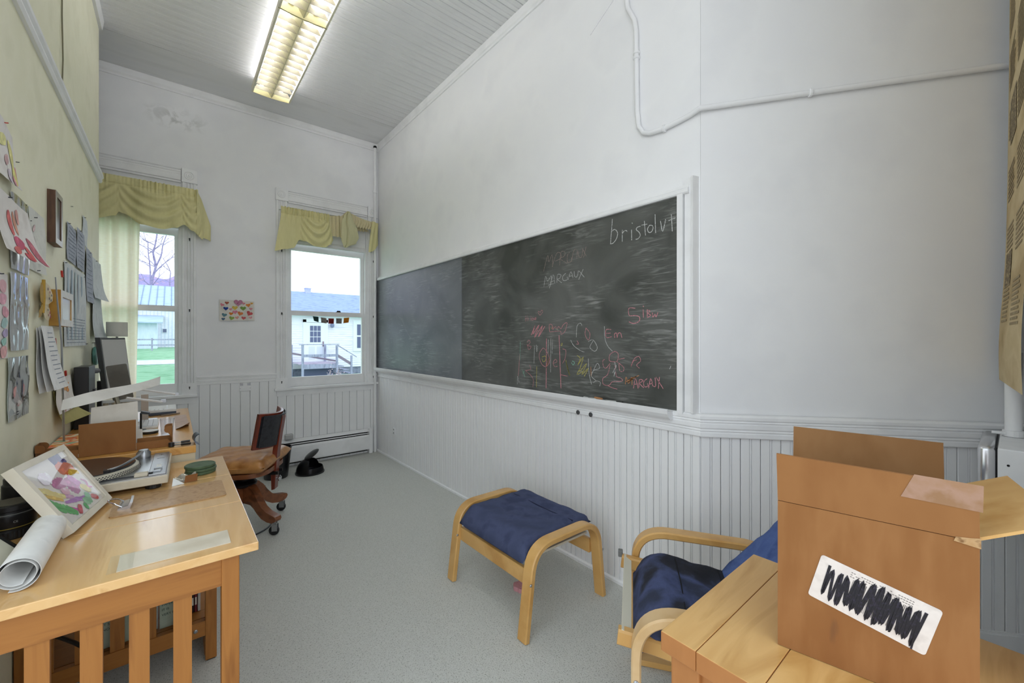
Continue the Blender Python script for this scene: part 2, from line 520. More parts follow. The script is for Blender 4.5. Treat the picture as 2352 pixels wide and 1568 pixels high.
CHALK = {
    'white': [
        (3.2, [[(1318,1868),(1324,1804),(1330,1741)],
            [(1324,1804),(1303,1810),(1286,1789),(1293,1761),(1313,1742),(1332,1741)],
            [(1257,1799),(1258,1738)],
            [(1258,1775),(1249,1789),(1235,1791),(1228,1783)],
            [(1203,1788),(1202,1736)],
            [(1201,1822),(1197,1817)],
            [(1153,1795),(1170,1793),(1176,1783),(1161,1768),(1154,1751),(1165,1737),(1181,1736)],
            [(1131,1816),(1125,1745)],
            [(1147,1799),(1116,1797)],
            [(1103,1789),(1114,1774),(1108,1757),(1095,1755),(1085,1768),(1088,1784),(1103,1789)],
            [(1074,1834),(1071,1746)],
            [(1046,1797),(1035,1746),(1020,1799)],
            [(992,1815),(987,1737)],
            [(1006,1789),(971,1795)]]),
        (2.2, [[(1828,1566),(1813,1628),(1795,1597),(1764,1627),(1767,1579)],
            [(1781,1551),(1748,1630),(1734,1576)],
            [(1771,1589),(1737,1595)],
            [(1717,1579),(1713,1626),(1684,1621),(1695,1603),(1713,1599),(1678,1575)],
            [(1646,1627),(1669,1611),(1665,1587),(1633,1589),(1636,1606)],
            [(1627,1588),(1606,1631),(1590,1593)],
            [(1621,1606),(1596,1607)],
            [(1581,1630),(1578,1601),(1560,1597),(1550,1629)],
            [(1545,1628),(1507,1588)],
            [(1515,1633),(1548,1579)],
            [(1792,1572),(1744,1577)]]),
        (2.2, [[(1914,1205),(1917,1093)],
            [(1895,1210),(1892,1165),(1885,1205)],
            [(1767,1250),(1770,1047)],
            [(1753,1246),(1757,1159)],
            [(2079,1001),(2081,948)],
            [(1789,1245),(1792,1158)],
            [(1478,1233),(1445,1242),(1417,1203),(1434,1181),(1467,1202),(1445,1237)],
            [(1369,1314),(1367,1255),(1349,1212),(1318,1184)],
            [(1608,1241),(1584,1209),(1536,1183),(1507,1175)],
            [(1566,1255),(1560,1318),(1536,1336),(1524,1322)],
            [(1456,1063),(1434,1081),(1401,1092),(1417,1117),(1445,1072),(1456,1045),(1423,1022)],
            [(1445,1011),(1423,1022),(1396,1017),(1401,996)],
            [(1478,1140),(1473,1061),(1456,1001)],
            [(1000,1110),(994,1125)],
            [(2063,960),(2076,1001)],
            [(1303,1130),(1298,1089),(1310,1055),(1293,1114),(1316,1072)]]),
    ],
    'faded_pink': [
        (2.2, [[(1831,1660),(1795,1753),(1785,1712),(1757,1752),(1753,1679)],
            [(1757,1679),(1721,1751),(1691,1751),(1684,1721),(1730,1709)],
            [(1695,1680),(1684,1754),(1652,1749),(1659,1727),(1691,1718),(1633,1681)],
            [(1615,1743),(1633,1728),(1633,1690),(1602,1691),(1602,1712)],
            [(1602,1686),(1584,1747),(1560,1748),(1562,1698)],
            [(1554,1742),(1545,1705),(1524,1706),(1518,1750)],
            [(1518,1745),(1492,1701)],
            [(1494,1755),(1513,1695)]]),
    ],
    'pink': [
        (2.0, [[(1999,1395),(1999,1359)],
            [(1983,1398),(1983,1361)],
            [(1999,1378),(1983,1379)],
            [(1971,1384),(1969,1363)],
            [(1948,1393),(1946,1363)],
            [(1934,1380),(1940,1368),(1928,1365),(1925,1377),(1934,1380)],
            [(1922,1379),(1916,1367),(1910,1381)],
            [(1907,1371),(1896,1376),(1904,1382),(1908,1368),(1896,1368)],
            [(1863,1393),(1880,1410),(1874,1419),(1861,1412),(1848,1424),(1838,1413),(1863,1393)]]),
        (3.0, [[(1181,1398),(1218,1400),(1216,1365),(1183,1363),(1158,1354),(1161,1333),(1192,1324),(1218,1333)],
            [(1138,1390),(1136,1351)],
            [(1138,1408),(1135,1402)],
            [(1116,1389),(1115,1350)],
            [(1116,1387),(1099,1380),(1112,1371),(1097,1360),(1115,1350)],
            [(1088,1372),(1085,1351),(1074,1364),(1069,1351),(1059,1372)],
            [(1326,1296),(1359,1295),(1357,1256),(1323,1259)],
            [(1358,1276),(1330,1278)],
            [(1303,1253),(1305,1273),(1293,1277),(1288,1254),(1283,1275),(1268,1277),(1260,1253)]]),
        (3.0, [[(1192,1004),(1181,1053),(1165,1004)],
            [(1188,1024),(1167,1028)],
            [(1161,1011),(1158,1049),(1138,1046),(1156,1031),(1134,1012)],
            [(1116,1058),(1134,1041),(1131,1018),(1112,1022),(1114,1035)],
            [(1108,1012),(1097,1059),(1085,1024)],
            [(1103,1033),(1088,1037)],
            [(1074,1066),(1071,1027),(1082,1024)],
            [(1069,1069),(1032,1017)],
            [(1051,1070),(1057,1015)]]),
        (4.5, [[(1806,1250),(1809,947)],
            [(1700,1269),(1684,958)],
            [(1944,1271),(1907,1331),(1929,1276),(1870,1335),(1914,1255),(1841,1329),(1877,1260),(1820,1324)]]),
        (2.5, [[(2055,1150),(2071,1002)],
            [(1999,1043),(1949,1056),(1960,1081)],
            [(1999,1043),(1929,1001),(1929,943)],
            [(1983,1225),(1967,1240),(1952,1225),(1975,1204),(1944,1199),(1967,1178),(1983,1214)],
            [(1863,1166),(1834,1191),(1806,1172),(1785,1143),(1778,1110),(1806,1079),(1841,1087),(1863,1116),(1870,1146),(1863,1166)],
            [(1778,1289),(1781,1333),(1757,1330),(1751,1303),(1730,1322),(1717,1301),(1704,1321),(1684,1307),(1665,1330),(1636,1340),(1652,1292),(1684,1274),(1691,1293),(1778,1289)],
            [(1748,1101),(1717,1112),(1730,1126),(1748,1106),(1737,1083),(1713,1086)],
            [(1495,1308),(1467,1277),(1478,1241),(1501,1272),(1495,1308)],
            [(1671,1189),(1646,1181),(1652,1134),(1671,1105)],
            [(1303,1184),(1333,1167),(1338,1137),(1318,1130),(1288,1135),(1283,1172),(1303,1184)],
            [(1333,1121),(1359,1094),(1375,1102),(1380,1131),(1367,1140)],
            [(1288,1131),(1249,1104),(1254,1084),(1273,1087),(1278,1123)],
            [(1333,1112),(1349,1061),(1380,1038),(1375,1008),(1338,1007),(1318,1026),(1258,1035),(1268,1050),(1293,1057),(1303,1114)],
            [(1354,1006),(1323,996),(1288,991)],
            [(1278,1144),(1244,1151)],
            [(1183,1155),(1161,1162),(1152,1141),(1174,1120),(1158,1105)],
            [(1183,1155),(1197,1135),(1206,1111),(1192,1139),(1174,1144)],
            [(1691,1038),(1633,1033)],
            [(1560,1237),(1548,1219),(1566,1219)]]),
    ],
    'green': [
        (3.5, [[(2051,1229),(2055,1108)],
            [(2030,1046),(2002,1001)],
            [(2022,1021),(2011,1042)],
            [(1596,1122),(1578,1114),(1590,1100),(1602,1113)],
            [(1730,1308),(1704,1298)]]),
    ],
    'yellow': [
        (3.5, [[(1892,1075),(1895,944)],
            [(1646,1125),(1633,1079),(1615,1038),(1640,1106),(1621,1052),(1643,1115)],
            [(1560,1155),(1536,1138),(1554,1101),(1513,1148),(1542,1066),(1490,1113),(1524,1049),(1478,1088),(1507,1041)],
            [(1845,1136),(1813,1142),(1813,1118),(1834,1107),(1845,1126)],
            [(1684,1217),(1674,1222),(1678,1208),(1687,1213)],
            [(1536,1084),(1560,1047),(1507,1073)]]),
    ],
    'orange': [
        (3.0, [[(1239,1020),(1235,1057),(1220,1026),(1203,1059),(1200,1019)],
            [(1239,1032),(1192,1052),(1228,1029),(1174,1065),(1220,1044),(1161,1070)],
            [(1461,1097),(1458,1045)],
            [(1764,1308),(1748,1318)],
            [(1809,1069),(1785,1129),(1803,1089)]]),
    ],
}
# ================================================================ SETTING
XR = 1.772      # plaster face of the chalkboard wall
YB = 4.526      # plaster face of the window wall
XL = -0.39      # face of the yellow-green partition
ZC = 3.41       # underside of the ceiling boards
CN = Vector((1.767, 0.862, 0))                 # outside corner
DV = Vector((0.6457, -0.7637, 0))              # run of the diagonal wall
DN = Vector((-0.7637, -0.6457, 0))             # its normal, into the room

floor = struct('floor', bxo(-3.2, 2.75, -3.2, YB + 0.02, -0.15, 0.0), M_carpet)

# ---- ceiling: slab, plain strip by the window wall, beaded boards
bm = bxo(-0.6, 2.75, -0.6, YB + 0.3, ZC + 0.012, ZC + 0.25)
box(bm, -1.4, -0.6, 3.0, YB + 0.3, ZC + 0.012, ZC + 0.25)  # added unseen cover, keeps sky light out behind the partition
ceiling = struct('ceiling', bm, M_ceil)
part('plain_strip', bxo(-1.4, XR, 4.033, YB, ZC + 0.001, ZC + 0.012), M_ceil, ceiling, world=True)
pitch = 0.0772
bm = BM()
hw = pitch / 2 - 0.0022
prof = [(-hw, 0.011), (-hw, 0.003), (-hw + 0.002, 0), (-0.0045, 0), (-0.003, 0.004), (-0.0012, 0.001), (0.0012, 0.001), (0.003, 0.004), (0.0045, 0), (hw - 0.002, 0), (hw, 0.003), (hw, 0.011)]
prism(bm, [(-0.6, p[0], p[1]) for p in prof], (0.6 + XR - 0.016, 0, 0))
cb0 = part('ceiling_board', bm, M_ceil, ceiling, world=True)
ny = int((4.03 + 0.59) / pitch)
for i in range(ny):
    y = 4.03 - pitch * (i + 0.5)
    if i == 0:
        cb0.location = (0, y, ZC)
    else:
        share('ceiling_board', cb0, ceiling, (0, y, ZC), world=True)

# crown strips
bm = BM()
prism(bm, [(XR, 0.86, 3.335), (XR - 0.009, 0.86, 3.337), (XR - 0.009, 0.86, 3.352), (XR - 0.016, 0.86, 3.36), (XR - 0.018, 0.86, ZC), (XR, 0.86, ZC)], (0, YB - 0.86, 0))
struct('trim_1', bm, M_trim)
bm = BM()
prism(bm, [(-1.3, YB, 3.335), (-1.3, YB - 0.009, 3.337), (-1.3, YB - 0.009, 3.352), (-1.3, YB - 0.02, 3.365), (-1.3, YB - 0.024, ZC), (-1.3, YB, ZC)], (1.3 + XR, 0, 0))
struct('trim_2', bm, M_trim)

# ---- walls
wall_right = struct('wall_right', bxo(XR, XR + 0.16, 0.868, YB + 0.17, 0, ZC), M_wall)
# window wall with two openings
W = [(-0.735, 0.058), (0.861, 1.654)]
ZS, ZT = 0.76, 2.56
bm = BM()
xs = [-1.4, W[0][0], W[0][1], W[1][0], W[1][1], XR]
for i in range(5):
    if i % 2 == 0:
        box(bm, xs[i], xs[i + 1], YB, YB + 0.17, -0.6, ZC + 0.2)
    else:
        box(bm, xs[i], xs[i + 1], YB, YB + 0.17, -0.6, ZS)
        box(bm, xs[i], xs[i + 1], YB, YB + 0.17, ZT, ZC + 0.2)
M_wallb = M_wall.copy()
M_wallb.name = 'stained_white_plaster'
nt = M_wallb.node_tree
bs_ = nt.nodes['Principled BSDF']
src = bs_.inputs['Base Color'].links[0].from_socket
tc_ = nt.nodes.new('ShaderNodeTexCoord')
nz = nt.nodes.new('ShaderNodeTexNoise')
nz.inputs['Scale'].default_value = 9.0
nz.inputs['Detail'].default_value = 6
nz.inputs['Distortion'].default_value = 1.5
mp_ = nt.nodes.new('ShaderNodeMapping')
mp_.inputs['Location'].default_value = (-0.02 * 4.0, 0, -3.12 * 9.0)
mp_.inputs['Scale'].default_value = (4.0, 0.0, 9.0)
ln = nt.nodes.new('ShaderNodeVectorMath')
ln.operation = 'LENGTH'
mr = nt.nodes.new('ShaderNodeMapRange')
mr.inputs['From Min'].default_value = 1.0
mr.inputs['From Max'].default_value = 0.2
m2 = nt.nodes.new('ShaderNodeMapRange')
m2.inputs['From Min'].default_value = 0.46
m2.inputs['From Max'].default_value = 0.60
mu = nt.nodes.new('ShaderNodeMath')
mu.operation = 'MULTIPLY'
mxs = nt.nodes.new('ShaderNodeMixRGB')
mxs.inputs[2].default_value = (*lin('#cfcfcd'), 1)
nt.links.new(tc_.outputs['Object'], mp_.inputs[0])
nt.links.new(tc_.outputs['Object'], nz.inputs['Vector'])
nt.links.new(mp_.outputs[0], ln.inputs[0])
nt.links.new(ln.outputs['Value'], mr.inputs['Value'])
nt.links.new(nz.outputs['Fac'], m2.inputs['Value'])
nt.links.new(mr.outputs[0], mu.inputs[0])
nt.links.new(m2.outputs[0], mu.inputs[1])
nt.links.new(mu.outputs[0], mxs.inputs[0])
nt.links.new(src, mxs.inputs[1])
nt.links.new(mxs.outputs[0], bs_.inputs['Base Color'])
wall_back = struct('wall_back', bm, M_wallb)
# ---- diagonal wall and the short wall beside the doorway
MD = Matrix((( DV.x, -DN.x, 0, CN.x), (DV.y, -DN.y, 0, CN.y), (0, 0, 1, 0), (0, 0, 0, 1)))   # local x along wall, y into wall
wall_diag = struct('wall_diagonal', bxo(0.0, 1.3, 0.004, 0.14, 0, ZC, MD), M_wall)
wall_near = struct('wall_near', bxo(0.95, 2.6, -0.20, -0.062, 0, ZC), M_wall)
# ---- yellow-green partition
wall_left = struct('wall_left', bxo(XL - 0.1, XL, 1.25, 3.94, 0, ZC), M_green)
bm = bxo(-1.4, -1.3, 3.0, YB, 0, ZC)
box(bm, -1.3, XL - 0.1, 3.0, 3.1, 0, ZC)
struct('wall_sky_block', bm, M_wall)  # added unseen walls, block sky light from the gap past the partition

# picture rail and top rail of the partition
bm = BM()
prism(bm, [(XL, 1.25, 2.305), (XL + 0.012, 1.25, 2.305), (XL + 0.018, 1.25, 2.318), (XL + 0.016, 1.25, 2.33), (XL + 0.024, 1.25, 2.34), (XL + 0.022, 1.25, 2.362), (XL + 0.012, 1.25, 2.372), (XL, 1.25, 2.372)], (0, 2.69, 0))
struct('trim_3', bm, M_trim)
bm = BM()
prism(bm, [(XL, 1.25, 3.345), (XL + 0.016, 1.25, 3.345), (XL + 0.02, 1.25, 3.36), (XL + 0.026, 1.25, ZC), (XL, 1.25, ZC)], (0, 2.69, 0))
struct('trim_4', bm, M_trim)

# ---- wainscot boards, one object each
def bead_profile(w):
    h = w / 2 - 0.0016
    return [(-h, 0.014), (-h, 0.0025), (-h + 0.002, 0), (-0.006, 0), (-0.0042, 0.0065), (-0.0018, 0.0005), (0.0018, 0.0005), (0.0042, 0.0065), (0.006, 0), (h - 0.002, 0), (h, 0.0025), (h, 0.014)]

def board_mesh(name, w, z0, z1, parent, beaded=True):
    """front faces local -y, width along x"""
    bm = BM()
    h = w / 2 - 0.001
    pr = bead_profile(w) if beaded else [(-h, 0.014), (-h, 0.003), (-h + 0.002, 0), (h - 0.002, 0), (h, 0.003), (h, 0.014)]
    prism(bm, [(p[0], p[1], z0) for p in pr], (0, 0, z1 - z0))
    return part(name, bm, M_bead, parent, world=True)

pw = 0.0757
n = int((YB - 0.862) / pw) + 1
pw = (YB - 0.862) / n
b0 = board_mesh('bead_board', pw, 0.0, 0.835, wall_right)
for i in range(n):
    y = 0.862 + pw * (i + 0.5)
    loc = (XR - 0.014, y, 0)
    if i == 0:
        b0.location = loc
        b0.rotation_euler = (0, 0, R(-90))
    else:
        share('bead_board', b0, wall_right, loc, R(-90), world=True)
# window wall boards: tall ones between windows, short ones under the sills
pw2 = 0.0755
bt = board_mesh('wall_board', pw2, 0.0, 0.85, wall_back, False)
bs = board_mesh('wall_board', pw2, 0.0, 0.74, wall_back, False)
bt.location = (0.212, YB - 0.014, 0)
bs.location = (0.136 - pw2 * 0, YB - 0.014, 0)
x = 0.212
first_t = first_s = True
i = -14
while True:
    x = 0.212 + pw2 * i
    if x > XR - 0.02:
        break
    under = (x - pw2 / 2 < 0.155) or (x + pw2 / 2 > 0.79)
    if under:
        if first_s:
            bs.location = (x, YB - 0.014, 0)
            first_s = False
        else:
            share('wall_board', bs, wall_back, (x, YB - 0.014, 0), world=True)
    else:
        if first_t:
            bt.location = (x, YB - 0.014, 0)
            first_t = False
        else:
            share('wall_board', bt, wall_back, (x, YB - 0.014, 0), world=True)
    i += 1
# diagonal wall boards
pd = 0.078
bd = board_mesh('bead_board', pd, 0.0, 0.835, wall_diag)
ang = math.atan2(DV.y, DV.x)
for i in range(15):
    p = CN + DV * (pd * (i + 0.5)) + DN * 0.010
    if i == 0:
        bd.location = p
        bd.rotation_euler = (0, 0, ang)
    else:
        share('bead_board', bd, wall_diag, p, ang, world=True)

# ---- chair rails (profile with ridges)
rail_prof = [(0, 0.828), (0.022, 0.828), (0.024, 0.831), (0.024, 0.846), (0.021, 0.849), (0.021, 0.853), (0.025, 0.856), (0.022, 0.862), (0.026, 0.868), (0.026, 0.884), (0.022, 0.887), (0.022, 0.891), (0.027, 0.894), (0.023, 0.9), (0.028, 0.905), (0.028, 0.917), (0.020, 0.924), (0, 0.925)]
bm = BM()
sweep(bm, [((XR - 0.0, 0.862, 0), (-1, -0.35, 0), (0, 0, 1)), ((XR, YB, 0), (-1, 0, 0), (0, 0, 1))], rail_prof)
struct('trim_5', bm, M_trim)
bm = BM()
a0 = CN + DV * 0.0
sweep(bm, [(a0, DN - DV * 0.35, (0, 0, 1)), (a0 + DV * 1.25, DN, (0, 0, 1))], rail_prof)
struct('trim_6', bm, M_trim)
bm = BM()
sweep(bm, [((0.155, YB, 0), (0, -0.75, 0), (0, 0, 1)), ((0.769, YB, 0), (0, -0.75, 0), (0, 0, 1))], [(p[0], 0.842 + (p[1] - 0.828) * 0.8) for p in rail_prof])
struct('trim_7', bm, M_trim)
# ---- baseboards
bm = BM()
prism(bm, [(XR, 0.855, 0), (XR - 0.024, 0.855, 0), (XR - 0.024, 0.855, 0.014), (XR - 0.016, 0.855, 0.02), (XR, 0.855, 0.02)], (0, YB - 0.855, 0))
struct('baseboard_right', bm, mat('chipped_white_paint', '#eeeeee', 0.5, ['#f0f0f0', '#ededed', '#8f8c86'], (60, 60, 60), lo=0.3, hi=0.82))
bm = BM()
box(bm, 0, 1.25, -0.018, 0.004, 0, 0.115, MD)
box(bm, 0, 1.25, -0.013, 0.004, 0.115, 0.125, MD)
struct('baseboard_diagonal', bm, M_trim)
bm = BM()
box(bm, -1.3, 0.60, YB - 0.032, YB - 0.012, 0, 0.165)
box(bm, -1.3, 0.60, YB - 0.04, YB - 0.012, 0.165, 0.185)
struct('baseboard_back', bm, M_trim)

# ---- windows
def casing(bm, x0, x1, z0, z1, y=YB):
    """fluted upright board"""
    w = x1 - x0
    pts = [(x0, y)]
    pts += [(x0, y - 0.018), (x0 + 0.004, y - 0.022)]
    for c in (0.28, 0.5, 0.72):
        cx = x0 + w * c
        pts += [(cx - 0.009, y - 0.022), (cx - 0.006, y - 0.014), (cx, y - 0.011), (cx + 0.006, y - 0.014), (cx + 0.009, y - 0.022)]
    pts += [(x1 - 0.004, y - 0.022), (x1, y - 0.018), (x1, y)]
    prism(bm, [(p[0], p[1], z0) for p in pts], (0, 0, z1 - z0))
    return bm

def make_window(nm, xa, xb):
    win = bpy.data.objects.new(nm, None)
    COL.objects.link(win)
    win.location = ((xa + xb) / 2, YB, ZS)
    WM[win.name] = Matrix.Translation(win.location)
    win['kind'] = 'structure'
    P = lambda n, b, m=M_trim, par=win, **k: part(n, b, m, par, world=True, **k)
    for x0, x1 in ((xa - 0.097, xa), (xb, xb + 0.097)):
        if x1 > XR:
            x1 = XR - 0.001
        P('casing', casing(BM(), x0, x1, 0.865, 2.585))
        P('plinth_block', bxo(x0 - 0.003, min(x1 + 0.003, XR - 0.001), YB - 0.026, YB, 0.77, 0.865))
        cx = (x0 + x1) / 2
        bm = bxo(x0 - 0.004, min(x1 + 0.008, XR - 0.001), YB - 0.03, YB, 2.585, 2.703, bev=0.003)
        cb = P('corner_block', bm)
        rot = Matrix.Rotation(R(90), 4, 'X')
        bm = BM()
        lathe(bm, [(0.036, 0), (0.036, 0.004), (0.031, 0.007), (0.027, 0.003), (0.022, 0.003), (0.019, 0.007), (0.014, 0.003), (0.009, 0.003), (0.007, 0.007), (0.0, 0.009)], (cx, YB - 0.029, 2.645), 24, rot)
        P('rosette', bm, M_trim, cb, smooth=True)
    # header between the blocks, in stepped mouldings
    bm = BM()
    pr = [(0, 2.578), (0.020, 2.578), (0.020, 2.584), (0.012, 2.588), (0.012, 2.594), (0.024, 2.598), (0.024, 2.640), (0.019, 2.645), (0.022, 2.652), (0.022, 2.664), (0.027, 2.668), (0.027, 2.676), (0.019, 2.682), (0.03, 2.69), (0.03, 2.70), (0, 2.704)]
    prism(bm, [(xa + 0.008, YB - p[0], p[1]) for p in pr], (xb - xa - 0.016, 0, 0))
    P('header', bm)
    # head panel above the sashes, jambs and stops
    P('head_panel', bxo(xa, xb, YB + 0.03, YB + 0.05, 2.205, ZT))
    P('head_jamb', bxo(xa, xb, YB + 0.0, YB + 0.17, ZT - 0.02, ZT))
    P('stop_mould', prism(BM(), [(xa, YB + 0.03, 2.19), (xa, YB + 0.004, 2.19), (xa, YB + 0.012, 2.205), (xa, YB + 0.006, 2.22), (xa, YB + 0.02, 2.24), (xa, YB + 0.03, 2.245)], (xb - xa, 0, 0)))
    for s, x in ((1, xa), (-1, xb)):
        bm = BM()
        x0, x1 = sorted((x, x + s * 0.014))
        box(bm, x0, x1, YB - 0.002, YB + 0.17, ZS, ZT)
        x0, x1 = sorted((x + s * 0.014, x + s * 0.024))
        box(bm, x0, x1, YB + 0.004, YB + 0.03, ZS, 2.2)
        P('jamb', bm)
    # sill and apron
    P('sill', bxo(xa - 0.112, min(xb + 0.105, XR - 0.002), YB - 0.05, YB + 0.03, 0.745, 0.770, bev=0.005))
    P('outer_sill', bxo(xa, xb, YB + 0.03, YB + 0.22, 0.73, 0.768))
    P('apron', bxo(xa - 0.092, min(xb + 0.09, XR - 0.016), YB - 0.022, YB - 0.013, 0.69, 0.745))
    # sashes
    def sash(y, z0, z1, rb, rtop, side, zgl):
        s = P('sash', bxo(xa + 0.015, xa + 0.015 + side, y, y + 0.032, z0, z1))
        me = s.data
        bm = BM()
        bm.from_mesh(me)
        box(bm, xb - 0.015 - side, xb - 0.015, y, y + 0.032, z0, z1)
        box(bm, xa + 0.015 + side, xb - 0.015 - side, y, y + 0.032, z0, z0 + rb)
        box(bm, xa + 0.015 + side, xb - 0.015 - side, y, y + 0.032, z1 - rtop, z1)
        bm.to_mesh(me)
        bm.free()
        bm = BM()
        box(bm, xa + 0.014 + side, xb - 0.014 - side, y + 0.014, y + 0.018, z0 + rb - 0.002, z1 - rtop + 0.002)
        P('pane', bm, M_glass, s)
        return s
    sash(YB + 0.034, 0.790 - 0.02, 1.527, 0.094, 0.046, 0.034, 0)
    sash(YB + 0.070, 1.485, 2.204, 0.046, 0.066, 0.036, 0)
    return win

win1 = make_window('window_1', *W[0])
win2 = make_window('window_2', *W[1])
# black sash lock on the meeting rail
bm = BM()
box(bm, 1.338, 1.382, YB + 0.034, YB + 0.062, 1.527, 1.533)
box(bm, 1.345, 1.38, YB + 0.038, YB + 0.056, 1.533, 1.545, bev=0.004)
part('sash_lock', bm, M_blackmetal, win2, world=True)
# keyhole plates on the casings (small black slots)
for wi, xs_ in ((win1, (0.108,)), (win2, (0.812, 1.712))):
    for x in xs_:
        for z in (2.10, 1.49, 0.825):
            bm = BM()
            box(bm, x - 0.003, x + 0.003, YB - 0.0275, YB - 0.021, z - 0.012, z + 0.006)
            disc(bm, (x, YB - 0.0215, z + 0.006), 0.0055, 'y', -0.006, 10)
            part('curtain_hook_slot', bm, M_blackmetal, wi, world=True)

# door casing beside the doorway on the near wall
bm = BM()
box(bm, 0.92, 1.04, -0.064, -0.045, 0, 2.3)
struct('trim_8', bm, M_trim)
bm = BM()
box(bm, 1.08, 2.58, -0.064, -0.048, 0, 0.83)
struct('trim_9', bm, M_trim)
# ================================================================ CHALKBOARD
def slate(name, base, dust, amt, rough):
    m = bpy.data.materials.new(name)
    m.use_nodes = True
    nt = m.node_tree
    b = nt.nodes['Principled BSDF']
    L = nt.links.new
    tc = nt.nodes.new('ShaderNodeTexCoord')
    def noise(scale, rot, detail, dist, seed):
        mp = nt.nodes.new('ShaderNodeMapping')
        mp.inputs['Scale'].default_value = scale
        mp.inputs['Rotation'].default_value = (R(rot), 0, 0)
        mp.inputs['Location'].default_value = (0, seed, seed * 1.7)
        n = nt.nodes.new('ShaderNodeTexNoise')
        n.inputs['Scale'].default_value = 1
        n.inputs['Detail'].default_value = detail
        n.inputs['Distortion'].default_value = dist
        L(tc.outputs['Object'], mp.inputs[0])
        L(mp.outputs[0], n.inputs['Vector'])
        return n.outputs['Fac']
    def ramp(src, lo, hi):
        r = nt.nodes.new('ShaderNodeMapRange')
        r.inputs['From Min'].default_value = lo
        r.inputs['From Max'].default_value = hi
        L(src, r.inputs['Value'])
        return r.outputs[0]
    def mul(a, c):
        k = nt.nodes.new('ShaderNodeMath')
        k.operation = 'MULTIPLY'
        L(a, k.inputs[0])
        if isinstance(c, float):
            k.inputs[1].default_value = c
        else:
            L(c, k.inputs[1])
        return k.outputs[0]
    def add(a, c):
        k = nt.nodes.new('ShaderNodeMath')
        k.operation = 'ADD'
        k.use_clamp = True
        L(a, k.inputs[0])
        L(c, k.inputs[1])
        return k.outputs[0]
    cloud = ramp(noise((1, 2.2, 2.6), 0, 5, 0.8, 3.1), 0.36, 0.72)
    s1 = ramp(noise((1, 3.4, 34), 20, 5, 2.2, 1.3), 0.52, 0.82)     # eraser sweeps
    s2 = ramp(noise((1, 4.2, 40), -16, 5, 2.4, 7.7), 0.54, 0.84)
    msk = ramp(noise((1, 4, 4), 0, 2, 0.3, 9.2), 0.42, 0.62)
    fac = add(mul(cloud, 0.30 * amt), add(mul(mul(s1, msk), 0.75 * amt), mul(mul(s2, msk), 0.55 * amt)))
    mx = nt.nodes.new('ShaderNodeMixRGB')
    mx.inputs[1].default_value = (*lin(base), 1)
    mx.inputs[2].default_value = (*lin(dust), 1)
    L(fac, mx.inputs[0])
    L(mx.outputs[0], b.inputs['Base Color'])
    b.inputs['Roughness'].default_value = rough
    b.inputs['Specular IOR Level'].default_value = 0.5
    return m

M_slate1 = slate('slate_window_sheen', '#676b70', '#c6cacf', 0.65, 0.34)  # far panel: base lightened and blued to stand in for the window's reflection
M_slate2 = slate('slate_main_panel', '#3d3f3b', '#b9bab6', 0.7, 0.45)
cbd = thing('chalkboard', 'long dark chalkboard with white frame, eraser smears and chalk drawings', 'chalkboard', (XR, 2.74, 0.93))
XP = XR - 0.018
seam = 2.758
pA = part('slate_panel', bxo(XP, XR, seam + 0.0015, 4.52, 0.925, 1.893), M_slate1, cbd, world=True)
pB = part('slate_panel', bxo(XP, XR, 0.955, seam - 0.0015, 0.925, 1.893), M_slate2, cbd, world=True)
bm = BM()
prism(bm, [(XR, 0.905, 1.888), (XP - 0.014, 0.905, 1.888), (XP - 0.018, 0.905, 1.894), (XP - 0.018, 0.905, 1.908), (XP - 0.008, 0.905, 1.916), (XP - 0.008, 0.905, 1.926), (XR, 0.905, 1.932)], (0, 4.46 - 0.905, 0))
part('top_frame', bm, M_trim, cbd, world=True)
part('side_frame', bxo(XP - 0.016, XR, 0.931, 0.957, 0.915, 1.905), M_trim, cbd, world=True)
part('edge_moulding', prism(BM(), [(XP - 0.004, 0.927, 0.925), (XP - 0.004, 0.897, 0.925), (XP - 0.014, 0.893, 0.925), (XP - 0.018, 0.882, 0.925), (XR, 0.872, 0.925), (XR, 0.931, 0.925)], (0, 0, 1.03)), M_trim, cbd, world=True)
bm = BM()
prism(bm, [(XR, 0.98, 0.885), (XP - 0.03, 0.98, 0.885), (XP - 0.045, 0.98, 0.897), (XP - 0.055, 0.98, 0.912), (XP - 0.06, 0.98, 0.932), (XP - 0.053, 0.98, 0.935), (XP - 0.048, 0.98, 0.924), (XP, 0.98, 0.922), (XR, 0.98, 0.922)], (0, 4.455 - 0.98, 0))
tray = part('chalk_tray', bm, M_trim, cbd, world=True)
# chalk writing and drawing, raised strokes of chalk
CHALK_COL = {'white': '#c9cac8', 'faded_pink': '#a08c86', 'pink': '#d08a92', 'green': '#7fb09b', 'yellow': '#b3aa5c', 'orange': '#c48a5e'}
for cn, groups in CHALK.items():
    bm = BM()
    for w_, lines in groups:
        for ln in lines:
            pts = smooth_pts([(p[0] / 1000, p[1] / 1000) for p in ln], 4) if len(ln) > 2 else [(p[0] / 1000, p[1] / 1000) for p in ln]
            stroke(bm, pts, w_ * 0.0011, lambda p, h: (XP - 0.0002 - h, p[0], p[1]), 0.0003)
    part('chalk_lines', bm, mat('chalk_' + cn, CHALK_COL[cn], 0.95, ['#4b4c49', CHALK_COL[cn], CHALK_COL[cn]], (220, 220, 220), lo=0.28, hi=0.55), pB, world=True, label=cn.replace('_', ' ') + ' chalk lines', kind='stuff')
bm = BM()
stroke(bm, smooth_pts([(4.13, 1.66), (4.05, 1.60), (3.93, 1.47), (3.86, 1.44), (3.76, 1.33), (3.65, 1.25), (3.58, 1.24), (3.54, 1.12), (3.50, 1.02)], 5), 0.003, lambda p, h: (XP - 0.0002 - h, p[0], p[1]), 0.0003)
